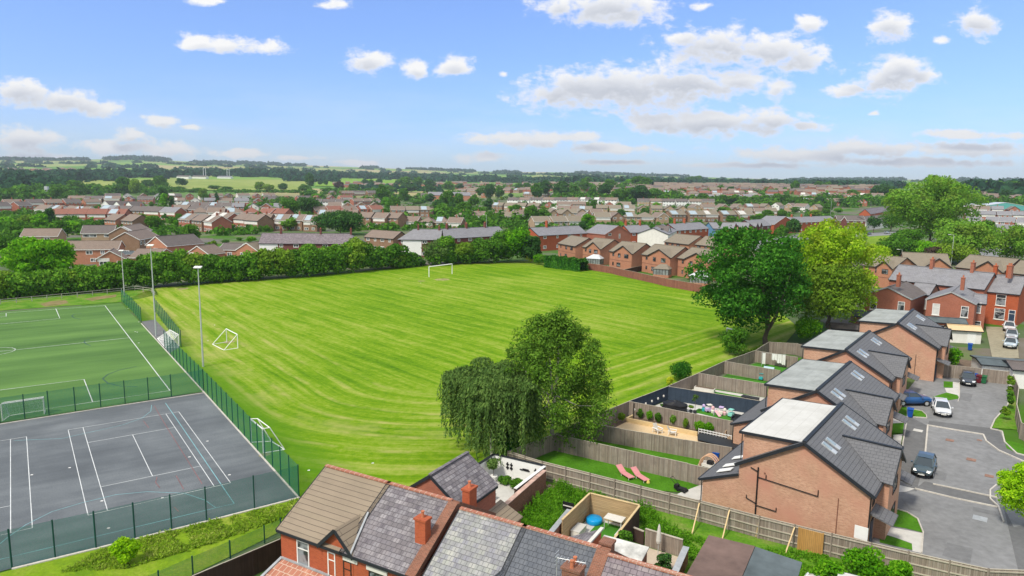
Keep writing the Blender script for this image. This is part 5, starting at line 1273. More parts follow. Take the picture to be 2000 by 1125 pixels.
row('among the white gables left of the tall conifers', (194, 413), (262, 415), 3, 'W', 'd', 'g', rise=3.0)
row('behind the white gables', (130, 397), (300, 398), 5, 'bn', 'bd', 'sg')
row('in the terrace of white solar roofs on the left', (68, 424), (170, 430), 4, 'w', 'b', S, solar=.8)
row('in the red roofed row above the near left houses', (95, 437), (250, 436), 4, 'b', 'rrb', S)
row('in the dark roofed row behind the red roofs', (190, 425), (345, 431), 5, 'bn', 'dg', S)
row('just above the near left bungalows', (205, 449), (262, 453), 2, 'no', 'b', S)
row('in the orange brick row beside the tall conifers', (345, 414), (462, 416), 4, 'bo', 'd', S, white=.8)
row('in the dark roofed row below the far left meadow', (330, 402), (520, 402), 6, 'bwn', 'dbg', 'sg', solar=.3)
row('in the long row directly below the far left meadow', (205, 391), (540, 389), 12, 'bwn', 'dbb', 'sg', solar=.2)
row('in the red roofed terrace left of the twin round trees', (370, 431), (545, 431), 5, 'nb', 'rbrb', 'sh')
row('in the brown terrace behind the cottages', (398, 443), (505, 452), 4, 'nb', 'b', S, solar=.45, turn=-3)
row('in the brown terrace above the small round tree', (350, 448), (412, 456), 3, 'nb', 'b', S, solar=.5)
row('behind the red roofed terrace on the left', (455, 417), (560, 417), 4, 'wb', 'dg', 'sg', solar=.2)
row('beside the twin round trees', (505, 432), (560, 434), 2, 'b', 'r', S)
row('with silvery roofs behind the maroon terrace', (505, 449), (620, 452), 4, 'n', 'b', S, solar=.9)
row('in the white fronted terrace in the middle distance', (578, 403), (682, 404), 4, 'W', 'd', S)
row('in the gabled row above the white fronted terrace', (520, 396), (690, 393), 6, 'bo', 'rdb', 'gs')
row('in the brick row right of the white fronted terrace', (690, 402), (745, 401), 3, 'b', 'b', S)
row('in the brown row above the big central tree', (612, 425), (755, 422), 5, 'nb', 'brb', S, solar=.1)
row('behind the lone brown brick house', (700, 442), (780, 445), 3, 'n', 'b', S)
row('in the brown semis in the very middle', (765, 424), (850, 424), 3, 'nw', 'bt', S)
row('of the bungalows behind the hip roofed terrace', (760, 443), (905, 446), 5, 'n', 'bt', 'hs', solar=.4, eave=3.2)
row('above the long slate terrace in the middle', (890, 432), (1010, 434), 4, 'nt', 'tb', 'sh', eave=4)
row('beyond the middle tree belt', (820, 388), (960, 386), 5, 'bo', 'db', 'sg')
row('around the grey hall roof', (960, 412), (1050, 414), 4, 'nt', 'tg', S, solar=.3)
row('in the long white fronted terrace, centre right', (990, 399), (1206, 400), 9, 'W', 'bd', S, solar=.2, fill=.93)
row('in the shorter white fronted terrace further right', (1243, 402), (1395, 403), 6, 'Wt', 'bd', S, solar=.1)
row('in the tan row behind the first red terrace', (1070, 420), (1158, 422), 3, 'tn', 'tb', S, solar=.3)
row('in the tan rows in the centre right', (1164, 418), (1240, 419), 3, 't', 'tb', S, solar=.7)
row('in the tan rows right of centre', (1245, 419), (1345, 420), 4, 't', 't', 'sg', solar=.3)
row('in the pale rows behind the main street', (1345, 416), (1512, 414), 6, 'tn', 'tb', 'sg', solar=.35)
row('in the solar roofed row behind the blue house', (1310, 434), (1470, 433), 5, 'tn', 't', S, solar=1.0)
row('in the pale bungalow row behind the first red terrace', (1040, 446), (1145, 445), 3, 'tn', 't', S, eave=4.0)
row('behind the red gable of the main street', (1130, 440), (1310, 440), 6, 'tn', 'tb', 'sgh', solar=.4)
row('in the small brown row left of the red pair', (1010, 434), (1120, 432), 4, 'nt', 'tb', 'gs')
row('in the yellow walled row behind the red terrace', (1500, 411), (1600, 416), 4, 'wt', 'tb', 'sg', solar=.3)
row('in the scattered row above the right hand trees', (1560, 401), (1700, 403), 4, 'bo', 'bd', 'gs')
row('on the right slope, nearest row', (1290, 392), (1420, 393), 6, 'bn', 'bg', 'sh', solar=.3)
row('on the right slope, second row', (1250, 384), (1480, 384), 10, 'bnt', 'brb', 'sh', solar=.2)
row('on the right slope behind the bushes', (1430, 392), (1540, 391), 5, 'bn', 'bg', 'sh', solar=.2)
row('on the right slope beside the tall dark tree', (1560, 388), (1725, 390), 7, 'bo', 'rb', 'sh', solar=.2)
row('in the distant centre below the woods', (890, 377), (1020, 377), 6, 'bn', 'bg', 'sh')
row('at the far centre estate edge', (1020, 386), (1230, 383), 8, 'bn', 'bt', 'sh')
row('below the dark conifers of the left estate', (330, 423), (432, 425), 3, 'bn', 'bd', S)
row('between the white fronted terrace and the twin trees', (640, 413), (745, 413), 4, 'nb', 'bt', 'sg')
row('in front of the long white fronted terrace', (1000, 409), (1235, 410), 8, 'tnb', 'tb', 'sg', solar=.3)
row('in the last row before the blue house', (1395, 424), (1520, 425), 5, 'tn', 'tb', 'sg', solar=.3)
row('behind the large central tree', (620, 436), (700, 437), 3, 'n', 'b', S)
row('in the crooked row right of the central trees', (1045, 429), (1180, 430), 5, 'tn', 'tb', 'gs', solar=.2)
row('on the edge of the green meadow', (640, 383), (740, 382), 4, 'bn', 'bd', 'sg')
# far right terraces along the road
row('in the grey terrace at the far right edge, nearest', (1905, 470), (2030, 478), 3, 'b', 'g', S, fill=1.0, eave=5.6, rise=2.8, turn=0)
row('in the grey terrace at the far right edge, second', (1885, 447), (2010, 452), 4, 'bw', 'g', S, fill=1.0, eave=5.6)
row('in the grey terrace at the far right edge, third', (1880, 431), (2010, 434), 4, 'b', 'g', 'sg', fill=.95)
row('in the grey terrace at the far right edge, fourth', (1885, 419), (1990, 421), 4, 'b', 'gb', 'sg')
row('beyond the teal warehouse', (1900, 396), (2000, 395), 3, 'b', 'b', 'sg')
print('houses in rows', nh, len([o for o in bpy.data.objects if o.get('category') == 'house']))
house(G(1926, 411), R(-12), 34, 22, 5, 3, M['teal'] if 'teal' in M else plain('teal cladding', (0.10, 0.36, 0.34), .5, .05, .5), M['pcroof'], label='teal clad warehouse with a pale roof on the far right', name='warehouse', cat='warehouse', ridge='y', lod=0, verge=M['white'])
house(G(1898, 410), R(-12), 22, 20, 5.5, .5, M['white'], M['pcroof'], label='white flat roofed warehouse left of the teal one', name='warehouse', cat='warehouse', lod=0, verge=M['white'])
house(G(836, 392), R(3), 60, 14, 8, 4.5, M['borange'], M['rgrey'], label='large grey roofed hall with brick gables above the middle trees', name='hall', cat='hall', lod=0, wins=[(x, 5, 2.5, 1.6, {}) for x in (18, 26, 34, 42)])
house(G(850, 404), R(5), 26, 14, 3.2, 2.0, M['btan'], M['rgrey'], label='low grey roofed community building beside the middle trees', name='hall', cat='hall', lod=0, hip=(1, 1))
# farm and clubhouse on the far meadow
for lab, px, py, Lh, e, w, r_ in (('white and black farm building on the far left meadow', 345, 349, 50, 7, 'white', 'rdark'), ('long dark barn beside the white farm building', 375, 349, 60, 7, 'offwhite', 'rdark'), ('long white shed on the far left meadow', 424, 348.5, 60, 5, 'white', 'rgrey')):
    house(G(px, py), R(0), Lh * .6, 18, e * .8, 3, M[w], M[r_], label=lab, name='farm_building', cat='farm building', lod=0)

# distant houses, countless: one mesh
def distant():
    W, Rf = MB(), MB(); r2 = random.Random(3)
    def put(px, py, wd, dp):
        p = G(px, py); a = r2.uniform(-.5, .5); c, s = math.cos(a), math.sin(a); L, D, e, rr = r2.uniform(9, 20), 8, 5, 2.8
        t = lambda x, y, z: (p.x + c * x - s * y, p.y + s * x + c * y, p.z + z)
        b = [(0, 0), (L, 0), (L, D), (0, D)]
        for i in range(4):
            q, k = b[i], b[(i + 1) % 4]; W.face([t(*q, -1), t(*k, -1), t(*k, e), t(*q, e)])
        W.face([t(0, 0, e), t(0, D, e), t(0, D / 2, e + rr)]); W.face([t(L, 0, e), t(L, D, e), t(L, D / 2, e + rr)])
        Rf.mi = r2.choice((0, 0, 1, 2)); Rf.face([t(-.3, -.3, e - .1), t(L + .3, -.3, e - .1), t(L + .3, D / 2, e + rr), t(-.3, D / 2, e + rr)]); Rf.face([t(-.3, D + .3, e - .1), t(L + .3, D + .3, e - .1), t(L + .3, D / 2, e + rr), t(-.3, D / 2, e + rr)])
    for _ in range(420): put(r2.uniform(1230, 1720), 363 + abs(r2.gauss(0, 1)) * 8, 0, 0)
    for _ in range(130): put(r2.uniform(880, 1240), 360 + r2.random() * 17, 0, 0)
    for _ in range(40): put(r2.uniform(640, 900), 358 + r2.random() * 8, 0, 0)
    for _ in range(25): put(r2.uniform(0, 140), 331 + r2.random() * 5, 0, 0)
    for _ in range(20): put(r2.uniform(1890, 2000), 385 + r2.random() * 8, 0, 0)
    root = empty('distant_houses', (0, 0, 0)); tag(root, 'distant estate houses spread over the far slopes below the skyline', 'distant houses', kind='stuff')
    W.build('walls', M['bvic'], root); Rf.build('roofs', [M['rbrown'], M['rdark'], M['rtan']], root)
distant()

# ------------------------------------------------------------------ foliage
LM = {
 'birch': leafmat('weeping birch leaves', (0.030, 0.065, 0.016), (0.065, 0.125, 0.028), (0.13, 0.21, 0.05), 0.3, 0.5),
 'birch2': leafmat('birch leaves', (0.035, 0.085, 0.010), (0.085, 0.18, 0.018), (0.17, 0.29, 0.04), 0.35, 0.5),
 'oak': leafmat('dark oak leaves', (0.010, 0.050, 0.006), (0.032, 0.125, 0.012), (0.09, 0.25, 0.025), 0.3, 0.45),
 'lime': leafmat('yellow green leaves', (0.07, 0.15, 0.006), (0.20, 0.36, 0.012), (0.42, 0.56, 0.05), 0.42, 0.35, tint=(0.16, 0.20, 0.012)),
 'bright': leafmat('bright green leaves', (0.025, 0.10, 0.004), (0.08, 0.25, 0.008), (0.20, 0.42, 0.02), 0.38, 0.45),
 'mid': leafmat('mid green leaves', (0.018, 0.065, 0.006), (0.05, 0.14, 0.012), (0.11, 0.24, 0.025), 0.33, 0.35),
 'dark': leafmat('dark green leaves', (0.012, 0.042, 0.010), (0.028, 0.085, 0.018), (0.065, 0.15, 0.03), 0.28, 0.35),
 'olive': leafmat('olive green leaves', (0.045, 0.10, 0.008), (0.11, 0.20, 0.015), (0.20, 0.31, 0.035), 0.33, 0.4),
 'hedge': leafmat('hedgerow leaves', (0.022, 0.070, 0.008), (0.070, 0.185, 0.014), (0.17, 0.33, 0.03), 0.33, 0.45),
 'willow': leafmat('willow leaves', (0.05, 0.13, 0.012), (0.11, 0.25, 0.022), (0.21, 0.37, 0.05), 0.38, 0.3, tint=(0.15, 0.22, 0.03)),
 'red': leafmat('copper leaves', (0.020, 0.018, 0.014), (0.05, 0.035, 0.028), (0.09, 0.065, 0.045), 0.25, 0.4),
 'yellow': leafmat('yellow shrub leaves', (0.20, 0.25, 0.01), (0.40, 0.45, 0.02), (0.60, 0.60, 0.05), 0.35, 0.5),
 'vivid': leafmat('vivid lime shrub leaves', (0.09, 0.22, 0.004), (0.22, 0.42, 0.008), (0.42, 0.60, 0.03), 0.4, 0.9),
 'wood': leafmat('distant wood leaves', (0.010, 0.045, 0.022), (0.022, 0.078, 0.034), (0.045, 0.12, 0.05), 0.25, 0.02),
 'verge': leafmat('verge weed leaves', (0.10, 0.20, 0.01), (0.22, 0.36, 0.02), (0.42, 0.44, 0.12), 0.4, 0.6),
 'weed': leafmat('tall weed leaves', (0.03, 0.10, 0.006), (0.09, 0.25, 0.012), (0.19, 0.38, 0.03), 0.4, 0.8),
}
M['bark'] = plain('tree bark', (0.12, 0.095, 0.07), 0.95, 0.3, 3)
M['birchbark'] = plain('pale birch bark', (0.50, 0.46, 0.40), 0.9, 0.3, 3)

def leafmesh(name, P, N, size, mat, asp=1.0, extra=None, down=None):
    """one quad per leaf clump: P positions, N normals (numpy)"""
    n = len(P); N = N / np.maximum(np.linalg.norm(N, axis=1, keepdims=True), 1e-6)
    up = np.tile(np.array([[0, 0, 1.0]]), (n, 1)) + rng.normal(0, 0.5, (n, 3))
    if down is not None: up = np.tile(np.array([[0, 0, -1.0]]), (n, 1)) + rng.normal(0, 0.18, (n, 3))
    T = np.cross(N, up); T /= np.maximum(np.linalg.norm(T, axis=1, keepdims=True), 1e-6); B = np.cross(N, T)
    if down is None:
        a = rng.uniform(0, 2 * np.pi, n)[:, None]; T, B = T * np.cos(a) + B * np.sin(a), B * np.cos(a) - T * np.sin(a)
    s = (size * rng.uniform(0.6, 1.35, n))[:, None]
    T = T * s * 0.5; B = B * s * 0.5 * asp
    v = np.stack([P - T * 0.9 - B, P + T * 0.35 - B * 1.1, P + T + B * 0.5, P - T * 0.2 + B * 1.15], 1).reshape(-1, 3)
    me = bpy.data.meshes.new(name); me.vertices.add(4 * n); me.vertices.foreach_set('co', v.ravel().astype(np.float32))
    me.loops.add(4 * n); me.loops.foreach_set('vertex_index', np.arange(4 * n, dtype=np.int32))
    me.polygons.add(n); me.polygons.foreach_set('loop_start', np.arange(0, 4 * n, 4, dtype=np.int32)); me.polygons.foreach_set('loop_total', np.full(n, 4, dtype=np.int32))
    me.materials.append(mat); me.update(calc_edges=True); return me
def lobes(w, h, z0, nl, rl, r_, shape='round', seed=0):
    """lobe centres and radii filling a crown of width w, from z0 to h"""
    g = np.random.default_rng(seed); C = []; zc = (z0 + h) / 2; hh = (h - z0) / 2
    while len(C) < nl:
        p = g.normal(0, 1, 3); p /= np.linalg.norm(p); r = g.uniform(0.25, 1.0) ** 0.5
        x, y, z = p * r
        if shape == 'cone': k = max(0.12, 0.5 - 0.5 * z); x *= k * 1.3; y *= k * 1.3
        elif shape == 'dome': z = abs(z) * 1.5 - 0.75 if z < -0.2 else z
        elif shape == 'col': x *= .8; y *= .8
        rr = rl * g.uniform(.65, 1.25)
        C.append((x * (w / 2 - rr * .8), y * (w / 2 - rr * .8), zc + z * (hh - rr * .8), rr))
    return np.array(C)
def crown(w, h, z0, nl, rl, per, leaf, mat, shape='round', seed=0, flat=0.75, jitter=0.55, name='crown'):
    g = np.random.default_rng(seed + 100); C = lobes(w, h, z0, nl, rl, 0, shape, seed)
    P = []; N = []
    for cx, cy, cz_, r in C:
        k = max(8, int(per * (r / rl) ** 2)); d = g.normal(0, 1, (k, 3)); d[:, 2] = np.abs(d[:, 2]) * np.where(g.random(k) < .72, 1, -1); d /= np.linalg.norm(d, axis=1, keepdims=True)
        rad = r * g.uniform(.62, 1.08, (k, 1)); q = d * rad; q[:, 2] *= flat; P.append(q + (cx, cy, cz_)); N.append(d + g.normal(0, jitter, (k, 3)))
    P = np.concatenate(P); kx = (w / 2) / max(1e-6, np.percentile(np.hypot(P[:, 0], P[:, 1]), 99.2)); top = np.percentile(P[:, 2], 99.7); kz = (h - z0) / max(1e-6, top - z0)
    P = P * (kx, kx, 1); P[:, 2] = np.maximum(z0 + (P[:, 2] - z0) * kz, min(z0, .02)); C = C * (kx, kx, 1, 1); C[:, 2] = z0 + (C[:, 2] - z0) * kz
    return leafmesh(name, P, np.concatenate(N), leaf, mat), C
def limbs(h, z0, C, r, mat, parent, tw=0.7, name='trunk', nb=9):
    m = MB(); x = 0; top = Vector((0.02 * h, 0, z0 + (h - z0) * .55)); k = Vector((-.01 * h, .01 * h, z0 * .5 + .1))
    m.tube((0, 0, -.3), k, r * 1.25, r, 8, False); m.tube(k, (0, 0, z0 + .3), r, r * .8, 8, False); m.tube((0, 0, z0 + .3), top, r * .8, r * .25, 7, False)
    for i in range(min(nb, len(C))):
        c = Vector(C[i][:3]); s = Vector((0, 0, z0 * .8 + (top.z - z0) * random.uniform(0, .6))); mid = s.lerp(c, .5) + Vector((0, 0, -.04 * h))
        m.tube(s, mid, r * .38, r * .22, 5, False); m.tube(mid, c, r * .22, r * .07, 5, False)
    return m.build(name, mat, parent, smooth=True)
TN_ = {'hedge': 'deep green', 'olive': 'olive', 'mid': 'mid green', 'bright': 'bright green', 'dark': 'dark'}
def tree(px, pb, pt, pw, lf, label, shape='round', cat='tree', name='tree', nl=30, rl=0.2, per=220, leaf=0.35, z0=0.22, seed=0, bark='bark', sq=1.0, r=0.02, dx=0, **k):
    """unique tree from photo: base pixel (px, pb), top row pt, width in photo pixels"""
    b = G(px, pb); h = HT(b, pt); d = b.y * 1.02; w = pw / CF * d
    root = empty(name, b); tag(root, label, cat)
    me, C = crown(w, h, h * z0, nl, w * rl, per, leaf, LM[lf], shape, seed, **k)
    o = bpy.data.objects.new('crown', me); COL.objects.link(o); o.parent = root
    if dx: o.location = (dx, 0, 0)
    if bark: limbs(h, h * z0, C, r * h, M[bark], root)
    return root

# --- the pair of birches
def weeping():
    b = G(962, 889); root = empty('weeping_birch_tree', b); tag(root, 'dark drooping birch tree on the left of the pair in front of the gardens', 'tree')
    d = b.length; h = HT(b, 693); w = 246 / CF * math.hypot(b.x, b.y); g = np.random.default_rng(5)
    C = lobes(w * .95, h * .98, h * .36, 46, w * .12, 0, 'dome', 11); P, N = [], []
    for cx, cy, c_, r in C:
        for _ in range(16):
            a = g.uniform(0, 2 * np.pi); rr = r * g.uniform(.2, 1.1); x, y = cx + rr * math.cos(a), cy + rr * math.sin(a)
            top = c_ + r * .6 * math.sqrt(max(0, 1 - (rr / r / 1.1) ** 2)); ln = g.uniform(.16, .60) * h * (0.7 + .5 * math.hypot(x, y) / (w / 2)); bot = max(.6, top - ln)
            n = int((top - bot) / .075); t = np.linspace(0, 1, n); o = np.array([math.cos(a), math.sin(a), 0]) * .5
            q = np.stack([x + o[0] * np.sqrt(t) + g.normal(0, .10, n), y + o[1] * np.sqrt(t) + g.normal(0, .10, n), top + (bot - top) * t], 1)
            P.append(q); N.append(np.stack([np.full(n, o[0]), np.full(n, o[1]), np.full(n, .35)], 1) + g.normal(0, .35, (n, 3)))
        k = 380; dd = g.normal(0, 1, (k, 3)); dd[:, 2] = np.abs(dd[:, 2]); dd /= np.linalg.norm(dd, axis=1, keepdims=True)
        P.append(dd * r * g.uniform(.7, 1.1, (k, 1)) * (1, 1, .6) + (cx, cy, c_)); N.append(dd + g.normal(0, .5, (k, 3)))
    me = leafmesh('crown', np.concatenate(P), np.concatenate(N), .135, LM['birch'], asp=1.8, down=True)
    o = bpy.data.objects.new('crown', me); COL.objects.link(o); o.parent = root
    limbs(h, h * .3, C, .018 * h, M['birchbark'], root)
weeping()
def birch2():
    b = G(1080, 874); root = empty('birch_tree', b); tag(root, 'tall mid green birch tree on the right of the pair, behind the nearest gardens', 'tree')
    h = HT(b, 606); w = 250 / CF * math.hypot(b.x, b.y); C1 = []
    g = np.random.default_rng(21)
    while len(C1) < 104:
        z = g.uniform(.16, .98); rad = (w / 2) * ((.62 + .38 * math.sin(min(z, .5) / .5 * 1.57)) if z < .5 else 1.0 - ((z - .5) / .5) ** 1.4 * .72) * g.uniform(.15, 1) ** .5; a = g.uniform(0, 2 * np.pi)
        r = w * g.uniform(.04, .095) * (1.2 - .4 * z); C1.append((math.cos(a) * (rad - r * .5), math.sin(a) * (rad - r * .5), z * h - r * .4, r))
    P, N = [], []
    for cx, cy, c_, r in C1:
        k = 370; d = g.normal(0, 1, (k, 3)); d /= np.linalg.norm(d, axis=1, keepdims=True); q = d * r * g.uniform(.4, 1.65, (k, 1)) * (1, 1, .95); q[:, 2] -= np.abs(g.normal(0, r * .45, k)) * (d[:, 2] < .2)
        P.append(q + (cx, cy, c_)); N.append(d + (0, 0, .3) + g.normal(0, .5, (k, 3)))
    me = leafmesh('crown', np.concatenate(P), np.concatenate(N), .165, LM['birch2'], asp=1.2)
    o = bpy.data.objects.new('crown', me); COL.objects.link(o); o.parent = root
    limbs(h, h * .22, np.array(C1), .015 * h, M['birchbark'], root, nb=24)
birch2()
tree(992, 893, 845, 60, 'oak', 'dark ivy covered bush between the birches and the white courtyard', cat='bush', name='bush', nl=9, rl=.28, per=260, leaf=.22, z0=.05, seed=3, bark=None)
# --- big trees on the right
tree(1496, 672, 448, 240, 'oak', 'big dark green oak tree at the corner of the field and the far gardens', nl=84, rl=.11, per=430, leaf=.32, z0=.09, seed=4, r=.022, dx=-3.4)
tree(1618, 640, 434, 186, 'lime', 'tall yellow green tree right of the dark oak', nl=84, rl=.11, per=430, leaf=.32, z0=.06, seed=6, shape='round')
tree(1600, 655, 515, 170, 'olive', 'olive green tree below the yellow green tree', nl=34, rl=.17, per=380, leaf=.34, z0=.1, seed=8, bark=None)
tree(1438, 694, 640, 66, 'mid', 'leafy shrub at the field edge below the dark oak', cat='shrub', name='shrub', nl=12, rl=.25, per=300, leaf=.25, z0=.03, seed=9, bark=None)
tree(1575, 668, 622, 56, 'bright', 'bright green shrub behind the far garden fence', cat='shrub', name='shrub', nl=10, rl=.25, per=300, leaf=.25, z0=.03, seed=10, bark=None)
tree(1640, 690, 655, 50, 'dark', 'dark shrub beside the farthest new house', cat='shrub', name='shrub', nl=10, rl=.25, per=250, leaf=.25, z0=.03, seed=12, bark=None)
tree(1328, 744, 708, 46, 'oak', 'round clipped bush against the garden fence at the field edge', cat='bush', name='round_bush', nl=16, rl=.27, per=330, leaf=.16, z0=.0, seed=13, bark=None)
tree(1305, 752, 736, 20, 'yellow', 'small yellow shrub beside the round bush', cat='shrub', name='shrub', nl=6, rl=.3, per=120, leaf=.14, z0=.0, seed=14, bark=None)
tree(1815, 480, 345, 165, 'willow', 'huge pale green willow tree rising above the right hand skyline', nl=70, rl=.12, per=330, leaf=.75, z0=.06, seed=15)
tree(1885, 512, 432, 130, 'willow', 'round grey green tree below the huge willow, by the tall lamp', nl=40, rl=.15, per=260, leaf=.6, z0=.05, seed=16, bark=None)
tree(1850, 515, 475, 110, 'olive', 'olive tree with brownish top beside the tall street lamp', nl=30, rl=.16, per=260, leaf=.5, z0=.05, seed=17, bark=None)
tree(1755, 510, 462, 76, 'mid', 'green tree on the left side of the small park', nl=20, rl=.2, per=260, leaf=.5, z0=.05, seed=18, bark=None)
tree(1795, 512, 470, 70, 'bright', 'bright yellow green shrubs behind the cross gabled brick houses', cat='shrub', name='shrub', nl=20, rl=.2, per=240, leaf=.5, z0=.03, seed=19, bark=None)
tree(1822, 516, 482, 46, 'red', 'small copper leaved tree in front of the olive tree', nl=14, rl=.22, per=200, leaf=.5, z0=.1, seed=20)
tree(1770, 498, 448, 60, 'mid', 'green tree in front of the huge willow, left side', nl=18, rl=.2, per=240, leaf=.6, z0=.05, seed=22, bark=None)
tree(1706, 455, 422, 26, 'dark', 'small dark round tree at the edge of the small park', nl=10, rl=.28, per=140, leaf=.6, z0=.2, seed=23)
tree(1740, 452, 410, 44, 'mid', 'tree at the left foot of the huge willow', nl=14, rl=.22, per=200, leaf=.6, z0=.06, seed=24)
tree(1980, 520, 440, 90, 'willow', 'pale flowering tree at the right edge above the brick bungalow', nl=26, rl=.17, per=240, leaf=.55, z0=.05, seed=25)
tree(1994, 560, 535, 26, 'yellow', 'yellow shrub at the right end of the slate terrace', cat='shrub', name='shrub', nl=8, rl=.3, per=120, leaf=.3, z0=0, seed=26, bark=None)
tree(1925, 480, 430, 40, 'mid', 'dark green tree in front of the far right terrace', nl=12, rl=.22, per=200, leaf=.6, z0=.06, seed=27, bark=None)
tree(1980, 1030, 902, 88, 'vivid', 'vivid lime green bush at the right edge of the road', cat='bush', name='bush', nl=26, rl=.2, per=420, leaf=.14, z0=0, seed=28, bark=None)
tree(1862, 716, 680, 26, 'bright', 'green shrub in the yard behind the farthest new house', cat='shrub', name='shrub', nl=8, rl=.28, per=160, leaf=.2, z0=0, seed=29, bark=None)
for i, (x, y, t, w) in enumerate(((1970, 775, 735, 16), (1973, 800, 765, 16), (1962, 822, 795, 18))):
    tree(x, y, t, w, ('olive', 'mid', 'olive')[i], f'scrubby shrub in the planted strip by the right hand fence, {ordn(i)} from the back', cat='shrub', name='shrub', nl=7, rl=.28, per=130, leaf=.16, z0=0, seed=30 + i, bark=None)
for i, (x, y, t, w, lf) in enumerate(((868, 517, 462, 48, 'hedge'), (905, 515, 474, 50, 'olive'), (942, 514, 466, 56, 'mid'), (978, 513, 452, 62, 'mid'), (1012, 513, 445, 66, 'bright'), (1038, 514, 462, 40, 'dark'), (330, 560, 492, 60, 'hedge'), (520, 546, 486, 52, 'olive'), (600, 539, 478, 56, 'hedge'), (694, 531, 466, 60, 'olive'), (772, 524, 478, 50, 'mid'))):
    tree(x, y, t, w, lf, f'taller {TN_[lf]} hedgerow tree at the far field edge, {ordn(i)} of the taller ones', name='hedgerow_tree', nl=20, rl=.21, per=240, leaf=.5, z0=.03, seed=700 + i, bark=None)
# --- bottom edge shrubs
tree(250, 1100, 1050, 58, 'vivid', 'lime green shrub on the verge below the court fence', cat='shrub', name='shrub', nl=16, rl=.24, per=260, leaf=.13, z0=0, seed=40, bark=None)
for i, (x, y, t, w) in enumerate(((1690, 1135, 1078, 90), (1620, 1145, 1096, 70), (1750, 1145, 1092, 60))):
    tree(x, y, t, w, 'bright', f'bright shrub at the bottom edge below the long fence, {ordn(i)} of the clump', cat='shrub', name='shrub', nl=14, rl=.24, per=260, leaf=.15, z0=0, seed=41 + i, bark=None)
# --- left estate trees
tree(80, 566, 467, 128, 'bright', 'large bright green tree in front of the estate on the left', nl=50, rl=.15, per=330, leaf=.6, z0=.1, seed=50)
tree(375, 478, 438, 38, 'mid', 'small round green tree beside the large white edged gable', nl=16, rl=.24, per=200, leaf=.45, z0=.05, seed=51)
tree(665, 458, 412, 100, 'dark', 'wide dark green tree behind the maroon terrace', nl=36, rl=.16, per=260, leaf=.7, z0=.05, seed=52)
tree(602, 424, 385, 52, 'dark', 'right hand one of the twin round trees', nl=22, rl=.2, per=200, leaf=.8, z0=.08, seed=53)
tree(568, 424, 390, 42, 'mid', 'left hand one of the twin round trees', nl=20, rl=.2, per=200, leaf=.8, z0=.08, seed=54)
tree(322, 411, 378, 20, 'bright', 'tall light green conifer beside the dark ones', shape='cone', nl=14, rl=.26, per=120, leaf=.8, z0=.05, seed=55)
tree(318, 403, 366, 20, 'dark', 'tall dark conifer on the left estate', shape='col', nl=12, rl=.28, per=120, leaf=.9, z0=.05, seed=56)
tree(336, 411, 383, 13, 'dark', 'slim dark conifer right of the light green one', shape='col', nl=10, rl=.3, per=100, leaf=.8, z0=.05, seed=57)
tree(424, 402, 376, 9, 'dark', 'slim pointed conifer in front of the far left meadow', shape='cone', nl=8, rl=.3, per=90, leaf=.8, z0=.02, seed=58)
tree(98, 442, 407, 22, 'dark', 'dark pointed evergreen among the left hand garden trees', shape='cone', nl=12, rl=.28, per=160, leaf=.6, z0=.02, seed=59)

# --- shared crowns for everything smaller
_crown = {}
def shared(lf, shape, v):
    key = (lf, shape, v)
    if key not in _crown:
        me, C = crown(1.0, 1.0, 0.06, 20 if shape == 'round' else 12, .21 if shape == 'round' else .2, 120, .075, LM[lf], shape, (sum(map(ord, lf)) + v * 31) % 997, name='crown')
        _crown[key] = me
    return _crown[key]
def small(px, pb, pt, pw, lf, label, group=None, shape='round', v=None, name='tree', cat='tree'):
    b = G(px, pb); h = max(1.2, HT(b, pt)); w = pw / CF * b.y
    o = bpy.data.objects.new(name, shared(lf, shape, random.randrange(3) if v is None else v)); COL.objects.link(o)
    o.location = b; o.scale = (w, w * random.uniform(.85, 1.05), h); o.rotation_euler = (0, 0, random.uniform(0, 6.28))
    return tag(o, label, cat, group)
TN = {'bright': 'bright green', 'mid': 'mid green', 'dark': 'dark green', 'olive': 'olive green', 'hedge': 'deep green', 'willow': 'grey green', 'red': 'copper leaved', 'yellow': 'yellow', 'birch': 'dull green', 'lime': 'yellow green'}
def belt(desc, items, group=None, name='tree', cat='tree'):
    items = sorted(items, key=lambda t: t[0])
    for i, it in enumerate(items):
        px, pb, pt, pw, lf = it[:5]
        small(px, pb, pt, pw, lf, f"{TN[lf]} {cat}, {ordn(i)} from left {desc}", group or ('trees ' + desc), name=name, cat=cat)
def between(pts, x):
    for (x0, y0), (x1, y1) in zip(pts, pts[1:]):
        if x0 <= x <= x1: return y0 + (y1 - y0) * (x - x0) / (x1 - x0)
    return pts[-1][1]
